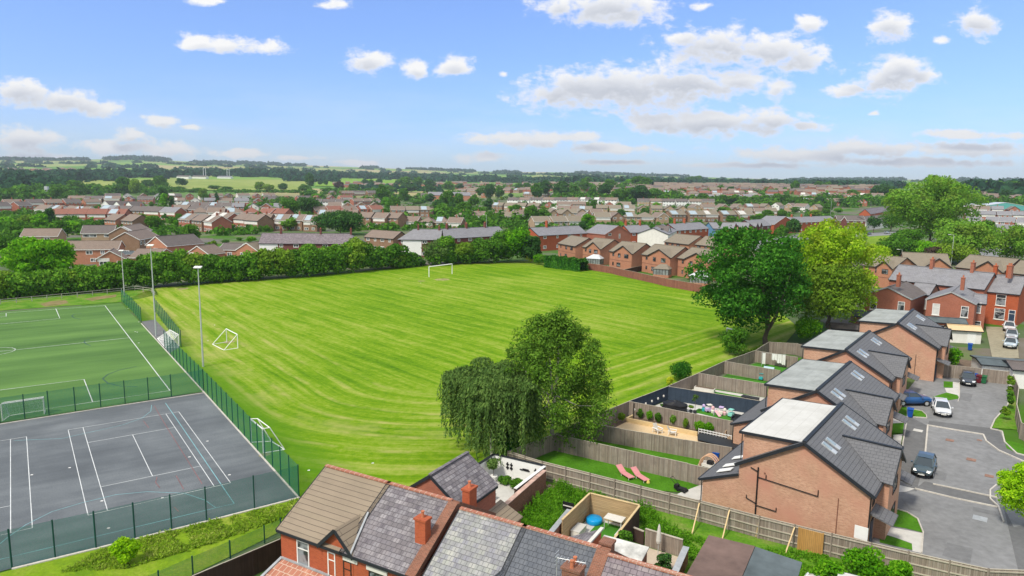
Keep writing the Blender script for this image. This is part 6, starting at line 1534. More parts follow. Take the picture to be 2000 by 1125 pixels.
# hedge shrubs round the far edge of the field
HB = [(-40, 588), (0, 583), (120, 575), (300, 562), (420, 552), (550, 544), (650, 536), (800, 521), (930, 514), (1045, 511)]
HTp = [(-40, 532), (0, 532), (130, 528), (180, 520), (240, 512), (300, 493), (360, 490), (400, 500), (470, 498), (520, 488), (600, 485), (700, 468), (760, 482), (790, 488), (830, 505), (850, 464), (900, 478), (960, 470), (1000, 448), (1040, 452)]
k = 0; x = -25
while x < 1046:
    if not 806 < x < 832:
        w = random.uniform(46, 66); b0 = between(HB, x) - 1; t0 = between(HTp, x) + random.uniform(-3, 4)
        lf = random.choice(['hedge', 'hedge', 'mid', 'hedge', 'olive', 'mid'] if x < 820 else ['mid', 'hedge', 'mid', 'birch'])
        b = G(x, b0); h = HT(b, t0); wm = w / CF * math.hypot(b.x, b.y)
        root = empty('hedge_shrub', b); tag(root, f"{TN[lf]} hedge shrub, {ordn(k)} from the left along the far edge of the field", 'hedge shrub', 'hedge shrubs along the far edge of the field')
        me, C = crown(wm, h, 0.0, 17, wm * .24, 260, .5, LM[lf], 'round', 300 + k)
        o = bpy.data.objects.new('crown', me); COL.objects.link(o); o.parent = root
        m2, C = crown(wm * .95, h * .6, -.2, 8, wm * .24, 200, .5, LM['hedge'], 'round', 600 + k, name='low_growth'); o = bpy.data.objects.new('low_growth', m2); COL.objects.link(o); o.parent = root
        k += 1
    x += random.uniform(24, 31)
belt('in the gap by the white bay front', [(812, 521, 505, 14, 'hedge'), (826, 520, 508, 12, 'mid')], name='shrub', cat='shrub')
for i, (x, y, t, w, lf) in enumerate(((1036, 513, 494, 22, 'yellow'), (1052, 517, 496, 24, 'bright'), (1064, 520, 498, 26, 'mid'))):
    small(x, y, t, w, lf, f'{TN[lf]} shrub beside the clipped hedge, {ordn(i)} from the left', 'shrubs beside the clipped hedge', name='shrub', cat='shrub')
def boxhedge():
    a, b = G(1072, 521), G(1140, 530); g = np.random.default_rng(9); d = b - a; root = empty('clipped_hedge', a); tag(root, 'clipped dark green hedge between the yellow shrubs and the red fence', 'hedge')
    n = 9000; t = g.random(n); u = g.uniform(-1, 1, n); hgt = HT(a, 501); nn = Vector((-d.y, d.x, 0)).normalized(); wd = 2.0
    side = g.random(n) < .6; z = np.where(side, g.random(n) * hgt, hgt * (1 - .06 * g.random(n))); u = np.where(side, np.sign(u) * (1 - .15 * g.random(n)), u)
    bump = 1 + .10 * np.sin(t * 23) + .06 * np.sin(t * 57)
    P = np.stack([d.x * t + nn.x * u * wd * bump, d.y * t + nn.y * u * wd * bump, z * bump], 1)
    N = np.where(side[:, None], np.stack([nn.x * np.sign(u), nn.y * np.sign(u), u * 0 + .3], 1), np.array([[0, 0, 1.]])) + g.normal(0, .4, (n, 3))
    o = bpy.data.objects.new('foliage', leafmesh('foliage', P, N, .42, LM['oak'])); COL.objects.link(o); o.parent = root
boxhedge()
belt('in the gardens left of the tan brick house', [(8, 455, 425, 44, 'bright'), (38, 470, 432, 42, 'mid'), (10, 500, 460, 44, 'mid'), (22, 520, 485, 36, 'bright'), (60, 445, 420, 46, 'olive'), (82, 450, 417, 40, 'bright'), (120, 470, 430, 40, 'mid'), (140, 455, 432, 40, 'bright'), (115, 452, 436, 40, 'bright'), (150, 432, 424, 24, 'bright')])
belt('among the near left houses', [(300, 452, 422, 32, 'mid'), (292, 450, 426, 26, 'dark'), (342, 438, 428, 20, 'mid'), (415, 496, 470, 24, 'olive'), (440, 476, 468, 18, 'mid'), (490, 474, 462, 22, 'bright'), (468, 470, 464, 14, 'mid'), (345, 444, 430, 14, 'bright'), (566, 450, 425, 44, 'willow'), (505, 437, 413, 18, 'mid'), (520, 455, 440, 16, 'mid'), (230, 505, 485, 16, 'yellow')])
belt('along the estate edge below the left woods', [(12, 392, 379, 16, 'dark'), (60, 391, 378, 26, 'mid'), (110, 392, 361, 30, 'mid'), (135, 394, 374, 24, 'mid'), (150, 380, 352, 36, 'mid'), (180, 377, 358, 30, 'mid'), (215, 376, 362, 26, 'olive'), (243, 378, 346, 30, 'mid'), (262, 380, 350, 30, 'olive'), (285, 369, 351, 22, 'dark'), (300, 370, 352, 22, 'dark'), (315, 372, 344, 30, 'mid'), (356, 366, 348, 24, 'dark'), (350, 372, 364, 26, 'mid'), (385, 376, 367, 34, 'mid'), (420, 370, 362, 30, 'mid'), (445, 374, 364, 22, 'mid'), (470, 392, 388, 16, 'bright'), (396, 390, 368, 18, 'olive'), (402, 396, 378, 12, 'mid'), (508, 374, 355, 20, 'olive'), (525, 376, 360, 22, 'olive'), (553, 374, 358, 20, 'dark'), (605, 372, 338, 18, 'dark'), (596, 377, 360, 28, 'mid'), (625, 362, 353, 10, 'dark'), (636, 364, 351, 11, 'dark'), (663, 373, 354, 24, 'red'), (640, 378, 366, 28, 'mid'), (690, 376, 360, 26, 'mid'), (713, 363, 350, 16, 'dark'), (724, 364, 351, 12, 'mid'), (741, 362, 349, 14, 'dark'), (777, 364, 351, 14, 'dark'), (760, 380, 362, 24, 'mid'), (720, 376, 368, 18, 'mid')])
belt('in the middle tree belt', [(748, 400, 360, 30, 'mid'), (770, 415, 384, 26, 'mid'), (755, 410, 385, 24, 'bright'), (790, 398, 368, 22, 'mid'), (680, 392, 380, 24, 'mid'), (600, 388, 372, 30, 'mid'), (618, 392, 378, 22, 'bright'), (540, 388, 382, 14, 'dark'), (790, 368, 345, 26, 'mid'), (815, 368, 346, 24, 'mid'), (840, 372, 350, 24, 'dark'), (800, 376, 360, 40, 'dark'), (838, 380, 362, 30, 'dark'), (875, 374, 354, 24, 'mid'), (897, 372, 358, 18, 'dark'), (841, 398, 378, 22, 'dark'), (815, 400, 392, 28, 'mid'), (856, 418, 390, 28, 'dark'), (872, 415, 372, 30, 'mid'), (894, 414, 378, 28, 'mid'), (880, 420, 395, 26, 'dark'), (908, 428, 395, 34, 'mid'), (925, 408, 380, 24, 'mid'), (940, 430, 405, 36, 'mid'), (955, 440, 420, 28, 'mid'), (930, 444, 425, 30, 'mid'), (956, 410, 388, 24, 'dark'), (968, 436, 416, 22, 'mid'), (1006, 428, 400, 30, 'mid'), (955, 392, 360, 24, 'dark'), (975, 390, 362, 24, 'mid'), (938, 385, 366, 20, 'mid')])
belt('in the belt behind the white fronted terraces', [(1015, 372, 358, 20, 'mid'), (1030, 370, 357, 20, 'mid'), (1048, 395, 358, 26, 'mid'), (1065, 385, 352, 30, 'dark'), (1096, 392, 354, 36, 'dark'), (1122, 388, 362, 28, 'mid'), (1140, 375, 348, 24, 'mid'), (1150, 362, 345, 18, 'mid'), (1158, 392, 366, 28, 'mid'), (1180, 390, 360, 30, 'dark'), (1192, 372, 350, 28, 'mid'), (1206, 398, 368, 26, 'mid'), (1228, 396, 366, 34, 'mid'), (1250, 398, 362, 40, 'dark'), (1274, 396, 368, 34, 'mid'), (1290, 392, 372, 24, 'mid'), (1245, 366, 344, 30, 'mid'), (1262, 368, 346, 24, 'mid'), (1228, 364, 350, 20, 'bright'), (1315, 395, 372, 24, 'dark'), (1372, 395, 378, 26, 'mid'), (1350, 397, 380, 22, 'mid'), (1385, 398, 384, 24, 'mid'), (1412, 398, 380, 30, 'mid'), (1435, 398, 380, 34, 'mid'), (1455, 397, 384, 26, 'mid'), (1475, 397, 383, 26, 'mid'), (1495, 396, 380, 26, 'mid'), (1515, 396, 378, 24, 'mid'), (1535, 398, 380, 28, 'mid'), (1556, 402, 384, 28, 'mid')])
belt('in the belt below the right hand skyline', [(1350, 358, 344, 22, 'mid'), (1362, 358, 343, 18, 'mid'), (1407, 375, 361, 18, 'mid'), (1426, 378, 364, 16, 'dark'), (1476, 380, 371, 12, 'dark'), (1552, 375, 352, 20, 'mid'), (1600, 369, 354, 22, 'mid'), (1616, 368, 355, 20, 'mid'), (1632, 368, 357, 20, 'mid'), (1668, 369, 358, 20, 'mid'), (1665, 388, 370, 26, 'mid'), (1580, 396, 382, 28, 'mid'), (1600, 402, 384, 30, 'dark'), (1620, 400, 386, 30, 'mid'), (1645, 402, 388, 32, 'dark'), (1668, 400, 384, 28, 'mid'), (1690, 400, 388, 26, 'mid'), (1712, 388, 362, 28, 'dark'), (1728, 386, 360, 26, 'dark'), (1740, 388, 364, 22, 'dark'), (1616, 420, 398, 22, 'mid'), (1636, 418, 406, 18, 'bright'), (1590, 424, 410, 26, 'olive'), (1525, 425, 410, 24, 'mid')])
belt('among the centre right houses', [(1035, 440, 402, 30, 'mid'), (1062, 440, 408, 30, 'mid'), (1080, 420, 398, 20, 'mid'), (1148, 446, 418, 28, 'bright'), (1160, 412, 393, 16, 'mid'), (1212, 428, 410, 20, 'dark'), (1210, 412, 396, 20, 'mid'), (1125, 424, 412, 14, 'yellow'), (1415, 424, 404, 34, 'mid'), (1428, 424, 408, 16, 'olive'), (1395, 425, 412, 12, 'yellow'), (1500, 428, 410, 26, 'mid'), (1475, 404, 398, 18, 'yellow'), (1000, 462, 444, 26, 'mid')])
belt('along the right skyline', [(1885, 366, 353, 26, 'mid'), (1905, 378, 358, 24, 'mid'), (1930, 378, 354, 30, 'mid'), (1955, 380, 354, 30, 'mid'), (1980, 382, 354, 30, 'mid'), (2004, 384, 354, 30, 'mid'), (1940, 388, 368, 26, 'mid'), (1965, 392, 370, 26, 'dark'), (1870, 372, 357, 20, 'dark')])
belt('in front of the main street red terraces', [(1548, 462, 428, 30, 'dark'), (1526, 470, 440, 26, 'mid'), (1580, 448, 425, 20, 'mid'), (1535, 458, 448, 16, 'red')])
# garden shrubs sprinkled between the houses
r3 = random.Random(11); its = []
for _ in range(150):
    y = 384 + r3.random() ** 1.3 * 70; x = r3.uniform(0, 1560)
    if y > 452 and x > 500: continue
    if 500 < x < 1050 and y > 448: continue
    sc = (y - 352) / 50; its.append((x, y, y - r3.uniform(6, 13) * sc, r3.uniform(8, 17) * sc, r3.choice(['mid', 'mid', 'dark', 'bright', 'olive'])))
belt('of the small trees sprinkled between the estate houses', its, 'small trees between the estate houses')

# ------------------------------------------------------------------ far woods: too many trees to count
def woods():
    g = np.random.default_rng(17); P, N, S_ = [], [], []
    def blob(x, y, z, w, h, n):
        d = g.normal(0, 1, (n, 3)); d[:, 2] = np.abs(d[:, 2]); d /= np.linalg.norm(d, axis=1, keepdims=True)
        P.append(d * (w / 2, w / 2, h) * g.uniform(.75, 1.05, (n, 1)) + (x, y, z)); N.append(d + g.normal(0, .45, (n, 3))); S_.append(np.full(n, w * .30))
    def band(x0, x1, yb, n, w, h, spread=2.0, jit=1.0):
        for _ in range(n):
            px = g.uniform(x0, x1); t = (px - x0) / (x1 - x0); py = yb[0] + (yb[1] - yb[0]) * t + g.normal(0, spread)
            p = G(px, py); blob(p.x, p.y, p.z, w * g.uniform(.7, 1.5), h * g.uniform(.7, 1.3), 46)
    band(-30, 230, (352, 346), 240, 26, 15, 3.5); band(230, 520, (345, 341), 170, 26, 15, 2.0); band(-20, 130, (372, 372), 55, 24, 15, 4)
    band(-30, 90, (366, 358), 60, 28, 17, 3.5); band(480, 660, (341, 346), 200, 26, 15, 2.6); band(560, 660, (352, 354), 45, 22, 13, 2)
    band(640, 900, (344, 352), 180, 26, 14, 2.0); band(860, 1040, (350, 356), 90, 26, 15, 2.5)
    band(1040, 1320, (356, 358), 150, 26, 15, 3); band(1270, 1760, (356, 366), 200, 24, 12, 2.2); band(1880, 2030, (376, 380), 90, 26, 14, 5)
    band(700, 860, (370, 372), 30, 16, 10, 2.5)
    # skyline woods standing on the highest ground
    for _ in range(900):
        px = g.uniform(-40, 2040); a = math.atan((px - 1000) / CF); d = g.uniform(5300, 6050)
        m = math.sin(px / 61.0) + math.sin(px / 23.0 + 2) * .7
        if m < -0.1 and not (210 < px < 335): continue
        x, y = d * math.sin(a), d * math.cos(a); blob(x, y, ground(x, y) - 2, 60, g.uniform(16, 30) if 210 < px < 335 else g.uniform(10, 22), 26)
    for _ in range(800):
        px = g.uniform(-40, 2040); a = math.atan((px - 1000) / CF); d = g.uniform(3000, 5200)
        if math.sin(px / 47.0 + d / 400) + math.sin(d / 170 + px / 200) < 0.1: continue
        x, y = d * math.sin(a), d * math.cos(a); blob(x, y, ground(x, y) - 2, 44, g.uniform(10, 17), 26)
    me = leafmesh('far_woodland', np.concatenate(P), np.concatenate(N), np.concatenate(S_), LM['wood'])
    o = bpy.data.objects.new('far_woodland', me); COL.objects.link(o); tag(o, 'dark woods and hedgerows covering the far hills', 'woodland', kind='stuff')
woods()
def tree_belts():
    g = np.random.default_rng(41); P, N, S_ = [], [], []
    for x0, x1, yb, n, w, h, sp in ((1085, 1340, (391, 396), 95, 15, 12, 2.2), (1340, 1560, (396, 398), 80, 14, 8, 1.8), (700, 900, (398, 382), 42, 14, 11, 3), (600, 760, (381, 377), 40, 14, 9, 2), (-20, 150, (388, 380), 60, 20, 15, 3),
            (130, 330, (379, 374), 55, 18, 11, 2), (320, 620, (374.5, 376), 70, 12, 5, 1), (860, 965, (420, 440), 34, 12, 9, 4), (1560, 1765, (403, 397), 55, 16, 12, 3), (860, 1060, (369, 372), 55, 15, 10, 1.5), (1040, 1260, (369, 367), 70, 16, 10, 1.8),
            (1260, 1560, (375, 377), 60, 12, 7, 3), (500, 640, (398, 396), 30, 11, 8, 3), (960, 1060, (440, 436), 22, 10, 7, 3), (1860, 2010, (398, 400), 30, 16, 10, 3), (0, 60, (450, 470), 22, 9, 6, 8), (100, 190, (440, 448), 26, 8, 6, 5)):
        for _ in range(n):
            t = g.random(); p = G(x0 + (x1 - x0) * t, yb[0] + (yb[1] - yb[0]) * t + g.normal(0, sp)); ww, hh = w * g.uniform(.6, 1.3), h * g.uniform(.6, 1.25)
            for _k in range(3):
                m = 40; d = g.normal(0, 1, (m, 3)); d[:, 2] = np.abs(d[:, 2]) * 1.1; d /= np.linalg.norm(d, axis=1, keepdims=True); o = g.normal(0, .16, 3) * (ww, ww, 0); f = g.uniform(.6, 1)
                P.append(d * (ww * .38, ww * .38, hh * f) * g.uniform(.7, 1.08, (m, 1)) + (p.x + o[0], p.y + o[1], p.z)); N.append(d + g.normal(0, .5, (m, 3))); S_.append(np.full(m, ww * .17))
    me = leafmesh('tree_belt', np.concatenate(P), np.concatenate(N), np.concatenate(S_), LM['mid'])
    o = bpy.data.objects.new('tree_belt', me); COL.objects.link(o); tag(o, 'dense belts of trees merging between the estate rows and beyond them', 'tree belt', kind='stuff')
tree_belts()
def greenery():
    g = np.random.default_rng(23); P, N, S_ = [], [], []
    for _ in range(1700):
        y = 386 + g.random() ** 1.2 * 74; x = g.uniform(-20, 1620)
        if y > 452 and x > 500: continue
        p = G(x, y); w = g.uniform(3, 10); h = g.uniform(1.3, 4.6); n = 34; d = g.normal(0, 1, (n, 3)); d[:, 2] = np.abs(d[:, 2]); d /= np.linalg.norm(d, axis=1, keepdims=True)
        P.append(d * (w / 2, w / 2, h) * g.uniform(.7, 1.05, (n, 1)) + (p.x, p.y, p.z)); N.append(d + g.normal(0, .5, (n, 3))); S_.append(np.full(n, w * .22))
    me = leafmesh('garden_greenery', np.concatenate(P), np.concatenate(N), np.concatenate(S_), LM['mid'])
    o = bpy.data.objects.new('garden_greenery', me); COL.objects.link(o); tag(o, 'hedges and bushes crowding the gardens between the estate houses', 'bushes', kind='stuff')
greenery()
# meadows behind the left estate, small park on the right
M['meadow'] = grassmat('dry meadow grass', (0.20, 0.28, 0.05), (0.28, 0.34, 0.08), (0.36, 0.38, 0.13), .02, .1)
M['meadowg'] = grassmat('green meadow grass', (0.16, 0.30, 0.03), (0.20, 0.36, 0.035), (0.25, 0.38, 0.06), .02, .1)
def terrain_sheet(name, px, off, m):
    """sheet following the hills, as a fine fan of quads between two photo lines"""
    top, bot = px; mb = MB(); n, k = 40, 14
    for i in range(n + 1):
        for j in range(k + 1):
            t = i / n; x = bot[0][0] + (bot[1][0] - bot[0][0]) * t; a = G(x, bot[0][1] + (bot[1][1] - bot[0][1]) * t)
            x2 = top[0][0] + (top[1][0] - top[0][0]) * t; b = G(x2, top[0][1] + (top[1][1] - top[0][1]) * t)
            p = a.lerp(b, j / k); mb.v.append((p.x, p.y, ground(p.x, p.y) + off))
    for i in range(n):
        for j in range(k): mb.f.append((i * (k + 1) + j, (i + 1) * (k + 1) + j, (i + 1) * (k + 1) + j + 1, i * (k + 1) + j + 1)); mb.m.append(0)
    o = mb.build(name, m, smooth=True); tag(o, kind='structure')
terrain_sheet('meadow', (((90, 352), (600, 351)), ((60, 374), (600, 372))), 1.2, M['meadow'])
terrain_sheet('green_meadow', (((620, 349), (800, 350)), ((615, 364), (885, 370))), 1.2, M['meadowg'])
sheet('park_grass', [(1688, 505), (1695, 462), (1760, 458), (1800, 480), (1780, 512)], 0.05, M['verge'])
sheet('street', [(1440, 482), (1500, 466), (1560, 458), (1700, 455), (1760, 452), (1765, 459), (1560, 470), (1480, 490)], 0.03, M['road'])
sheet('side_street', [(1935, 540), (1900, 500), (1935, 470), (2040, 430), (2040, 460), (1950, 500), (1965, 540)], 0.03, M['road'])

# ------------------------------------------------------------------ cul de sac
sheet('road', [(1690, 1075), (1740, 960), (1765, 860), (1758, 780), (1790, 740), (1870, 736), (1974, 750), (1968, 790), (1942, 822), (1935, 838), (1957, 842), (1962, 860), (2060, 905), (2100, 1160), (1925, 1112), (1800, 1083)], 0.010, M['road'])
sheet('pavement', [(1764, 862), (1773, 812), (1812, 832), (1806, 898), (1790, 960), (1753, 948)], 0.016, M['newroad'])
sheet('pavement', [(1812, 831), (1815, 822), (1950, 838), (1962, 862), (2060, 903), (2060, 925), (1995, 900), (1950, 880), (1925, 862), (1920, 849)], 0.016, M['newroad'])
sheet('pavement', [(1787, 955), (1948, 990), (1945, 973), (1806, 940)], 0.018, M['newroad'])
sheet('pavement', [(1960, 990), (1990, 1120), (2080, 1135), (2060, 1010), (1980, 1030)], 0.018, M['newroad'])
sheet('planting_strip', [(1974, 750), (1982, 745), (1984, 790), (1988, 840), (1966, 838), (1936, 836), (1943, 820), (1968, 792)], 0.030, M['rough'])
for pl in ([(1749, 796), (1771, 795), (1771, 813), (1747, 815)], [(1784, 800), (1800, 803), (1809, 811), (1810, 817), (1783, 815)], [(1733, 828), (1766, 826), (1763, 847), (1731, 845)],
           [(1823, 775), (1849, 767), (1870, 772), (1873, 779), (1845, 783), (1823, 781)], [(1843, 745), (1861, 746), (1861, 758), (1843, 757)],
           [(1747, 994), (1771, 1001), (1792, 1014), (1803, 1041), (1771, 1033), (1725, 1025)], [(1719, 1043), (1747, 1050), (1781, 1063), (1782, 1075), (1718, 1060)],
           [(1962, 862), (1975, 862), (2050, 885), (2050, 900), (1985, 885), (1966, 876)]):
    sheet('front_lawn', pl, 0.035, M['lawn'])
for pl in ([(1734, 1029), (1803, 1042), (1800, 1081), (1782, 1077), (1781, 1062), (1747, 1050), (1718, 1040)], [(1742, 905), (1756, 907), (1753, 947), (1787, 955), (1770, 961), (1750, 962), (1732, 957)],
           [(1861, 746), (1874, 748), (1873, 775), (1849, 767), (1845, 758), (1861, 758)], [(1771, 813), (1766, 826), (1733, 828), (1747, 815)], [(1763, 848), (1752, 907), (1742, 905), (1745, 850)]):
    sheet('paved_path', pl, 0.028, M['paving'])
for pl in ([(1815, 915), (1850, 925), (1846, 940), (1808, 930)], [(1850, 1060), (1900, 1072), (1895, 1100), (1840, 1085)], [(1862, 765), (1900, 770), (1895, 785), (1860, 778)], [(1760, 975), (1802, 985), (1798, 1000), (1775, 996)], [(1900, 990), (1945, 1000), (1950, 1008), (1900, 998)]):
    sheet('road_patch', pl, 0.021, plain('patched asphalt', (0.175, 0.178, 0.182), .9, .14, 2.0))
kb = MB()
def kerb(px, w=.16, h=.11):
    P_ = [G(*p) for p in px]
    for a, b in zip(P_, P_[1:]): kb.bar(a + Vector((0, 0, h / 2)), b + Vector((0, 0, h / 2)), w, h)
kerb([(1806, 898), (1812, 831), (1870, 841), (1920, 849), (1926, 862), (1950, 880), (1995, 900), (2060, 925)])
kerb([(1773, 812), (1764, 862), (1753, 948)], .12); kerb([(1787, 955), (1870, 975), (1948, 991)], .12); kerb([(1822, 946), (1880, 958), (1950, 973)], .12)
kerb([(1974, 750), (1968, 792), (1943, 820), (1935, 838), (1957, 843), (1962, 864), (1985, 886), (2050, 903)], .14)
kerb([(1747, 994), (1771, 1001), (1792, 1014), (1803, 1041), (1800, 1081)], .10); kerb([(1784, 800), (1800, 803), (1809, 811), (1810, 817), (1783, 815)], .08); kerb([(1871, 784), (1874, 776), (1874, 748)], .08)
kerb([(1946, 948), (1934, 958), (1934, 975), (1950, 990), (1960, 1020)], .12)
tag(kb.build('kerb', M['kerb']), kind='structure')
M['rust'] = plain('rusty iron cover', (0.26, 0.15, 0.11), 0.8, 0.2, 4)
for i, (x, y, w, nm, m, lb) in enumerate(((1855, 860, .75, 'manhole_cover', 'rust', 'rusty manhole cover in the road nearest the white car'), (1897, 898, .8, 'manhole_cover', 'rust', 'rusty manhole cover in the middle of the road'),
        (1932, 930, .7, 'manhole_cover', 'rust', 'rusty manhole cover beside the lime green bush'), (1914, 1013, 1.0, 'drain_cover', 'lead', 'grey drain cover in the near part of the road'), (1793, 841, .9, 'drain_cover', 'paving', 'pale square cover in the dark pavement'), (1913, 860, .45, 'drain_cover', 'rust', 'small drain grate at the kerb of the turning area'))):
    p = G(x, y); o = MB().box(-w / 2, w / 2, -w / 2, w / 2, 0, .012).box(-w * .38, w * .38, -w * .38, w * .38, .012, .018).build(nm, M[m], loc=p + Vector((0, 0, .02)), rz=R(52)); tag(o, lb, 'cover')

# ------------------------------------------------------------------ cars
def carpaint(name, col, rough=.28):
    if name in _mats: return _mats[name]
    m, T, bs = pbr(name); bs.inputs['Base Color'].default_value = (*col, 1); bs.inputs['Roughness'].default_value = rough; bs.inputs['Coat Weight'].default_value = .6; bs.inputs['Metallic'].default_value = .15
    bs.inputs['Specular IOR Level'].default_value = .5; _mats[name] = m; return m
M['carglass'] = plain('car glass', (0.03, 0.045, 0.055), 0.08, 0.02, 1, spec=.9)
M['tyre'] = plain('tyre rubber', (0.012, 0.012, 0.012), .9, .1, 3)
M['headl'] = plain('headlight glass', (0.60, 0.63, 0.66), .15, .05, 2, spec=.8)
M['taill'] = plain('tail light red', (0.30, 0.012, 0.012), .2, .05, 2)
M['plate_w'] = plain('white number plate', (0.70, 0.70, 0.66), .5, .03, 2)
M['plate_y'] = plain('yellow number plate', (0.75, 0.55, 0.05), .5, .03, 2)
def car(loc, rz, col, label, Lc=4.35, Wc=1.8, Hc=1.46, kind='hatch', group=None, simple=False):
    """faces local +x"""
    root = empty('parked_car', loc, rz); tag(root, label, 'car', group)
    paint = carpaint(*col)
    h = Hc; hw = Wc / 2; gr = .18
    if kind == 'suv': prof = [(-.5, .35, .60, .80), (-.485, .28, .66, .92), (-.42, .22, .68, .98), (-.2, .20, .68, 1.0), (.1, .20, .67, 1.0), (.25, .22, .65, .99), (.38, .25, .61, .96), (.46, .28, .56, .90), (.5, .34, .48, .76)]
    else: prof = [(-.5, .33, .55, .80), (-.485, .26, .64, .90), (-.42, .20, .66, .97), (-.2, .17, .65, 1.0), (.1, .17, .62, 1.0), (.22, .19, .60, .99), (.36, .22, .54, .95), (.45, .26, .48, .87), (.5, .32, .42, .70)]
    m = MB(); n = 12; rings = []
    for fx, zb, zt, fw in prof:
        x = fx * Lc; w = hw * fw; b = zb * h * .9; t = zt * h; mid = b + (t - b) * .45
        rings.append([(x, -w * .80, b), (x, -w * .97, b + .08), (x, -w, mid), (x, -w * .96, t - .10), (x, -w * .86, t - .02), (x, -w * .45, t + .02), (x, w * .45, t + .02), (x, w * .86, t - .02), (x, w * .96, t - .10), (x, w, mid), (x, w * .97, b + .08), (x, w * .80, b)])
    for r_ in rings: m.v += r_
    for i in range(len(rings) - 1):
        for j in range(n): m.f.append((i * n + j, i * n + (j + 1) % n, (i + 1) * n + (j + 1) % n, (i + 1) * n + j)); m.m.append(0)
    m.f.append(tuple(range(n))); m.f.append(tuple((len(rings) - 1) * n + i for i in range(n))[::-1]); m.m += [0, 0]
    body = m.build('body', paint, root, smooth=True)
    # cabin
    rb, rt, ft, fb = (-.46, -.36, .03, .24) if kind != 'suv' else (-.47, -.41, .04, .24)
    zb = .60 * h; zr = h * .985; wb_, wt = hw * .92, hw * .70
    st = [(rb, zb, wb_ * .93), (rb + .02, zb + .05, wb_ * .93), (rt, zr - .06, wt * .95), (-.2, zr, wt), (ft, zr - .03, wt * .97), (fb, zb, wb_ * .95)]
    B0 = [(rb * Lc, -wb_ * .92), (fb * Lc, -wb_ * .94), (fb * Lc, wb_ * .94), (rb * Lc, wb_ * .92)]
    T0 = [(rt * Lc, -wt * .94), (ft * Lc, -wt * .96), (ft * Lc, wt * .96), (rt * Lc, wt * .94)]
    g = MB(); k = 4
    for i in range(4):
        j = (i + 1) % 4; g.face([(B0[i][0], B0[i][1], zb), (B0[j][0], B0[j][1], zb), (T0[j][0], T0[j][1], zr - .03), (T0[i][0], T0[i][1], zr - .03)])
    g.face([(x, y, zr - .03) for x, y in T0]); g.build('windows', M['carglass'], root)
    rf = MB(); ov = [(x * (1.0) + (.05 if x > 0 else -.03), y * 1.02) for x, y in T0]
    a, b, c, d = ov; cx = (a[0] + b[0]) / 2
    rf.face([(a[0], a[1], zr - .03), (cx, a[1] * 1.02, zr + .0), (cx, 0, zr + .045), (a[0], 0, zr + .0)]); rf.face([(cx, a[1] * 1.02, zr), (b[0], b[1], zr - .03), (b[0], 0, zr + .005), (cx, 0, zr + .045)])
    rf.face([(a[0], 0, zr), (cx, 0, zr + .045), (cx, d[1] * 1.02, zr), (d[0], d[1], zr - .03)]); rf.face([(cx, 0, zr + .045), (b[0], 0, zr + .005), (c[0], c[1], zr - .03), (cx, c[1] * 1.02, zr)])
    for i in range(4): rf.bar((B0[i][0], B0[i][1], zb), (T0[i][0], T0[i][1], zr - .02), .10, .06)
    for s in (-1, 1):
        rf.bar((-.13 * Lc, s * wb_ * .935, zb), (-.15 * Lc, s * wt * .96, zr - .03), .09, .04)
        rf.bar((T0[0][0], s * wt * .95, zr - .035), (T0[1][0], s * wt * .97, zr - .035), .07, .06)
    rf.build('roof', paint, root, smooth=False)
    wr = .32 if kind != 'suv' else .37
    for fx in (-.31, .31):
        for s in (-1, 1):
            t = MB().tube((0, -.11, 0), (0, .11, 0), wr, n=18).build('wheel', M['tyre'], root, loc=(fx * Lc, s * (hw - .10), wr), smooth=False)
            if not simple: MB().tube((0, -.118, 0), (0, .118, 0), wr * .62, n=12).build('rim', M['galv'], t)
    if not simple:
        for s in (-1, 1):
            hz = .50 * h if kind == 'suv' else .46 * h
            MB().slab([(.455 * Lc, s * hw * .48 - .13, hz + .10), (.485 * Lc, s * hw * .48 - .13, hz - .06), (.485 * Lc, s * hw * .48 + .13, hz - .06), (.44 * Lc, s * hw * .62 + .13, hz + .10)], .05).build('headlight', M['headl'], root, loc=(.012, s * .10, .03))
            MB().box(-.502 * Lc, -.475 * Lc, s * hw * .62 - .14, s * hw * .62 + .14, .55 * h, .64 * h).build('tail_light', M['taill'], root)
            MB().box(.15 * Lc, .19 * Lc, s * (hw + .09) - .09, s * (hw + .09) + .09, .62 * h, .70 * h).build('wing_mirror', paint, root)
        MB().box(.485 * Lc, .508 * Lc, -.38, .38, .20 * h, .34 * h).build('grille', M['black'], root)
        MB().box(.508 * Lc, .514 * Lc, -.26, .26, .24 * h, .31 * h).build('front_number_plate', M['plate_w'], root)
        MB().box(-.512 * Lc, -.502 * Lc, -.26, .26, .36 * h, .44 * h).build('rear_number_plate', M['plate_y'], root)
    return root
CW, CG, CB, CGB, CS = ('white car paint', (.72, .73, .73)), ('grey green car paint', (.055, .085, .095)), ('blue car paint', (.010, .085, .26)), ('dark grey car paint', (.055, .06, .065)), ('silver car paint', (.42, .45, .47))
def carpx(a, b, *r, **k):
    """car standing between ground pixels: tail a -> nose b"""
    A, B = G(*a), G(*b); c = (A + B) / 2; c.z = ground(c.x, c.y) + .015
    return car(c, math.atan2(B.y - A.y, B.x - A.x), *r, **k)
carpx((1811, 902), (1797, 940), CG, 'grey green hatchback facing the camera on the pavement nearest the camera', Lc=4.3)
carpx((1832, 790), (1844, 822), CW, 'white saloon car facing the camera on the cul de sac', Lc=4.4, Hc=1.4)
carpx((1889, 733), (1891, 764), CGB, 'dark grey estate car parked tail out beside the bins', Lc=4.4)
carpx((1752, 790), (1803, 789), CB, 'bright blue sport utility car on the drive between two new houses', Lc=4.7, Wc=1.9, Hc=1.7, kind='suv')
carpx((1970, 636), (1971, 654), CW, 'white car, farthest on the gravel drive of the slate terrace', Lc=4.2)
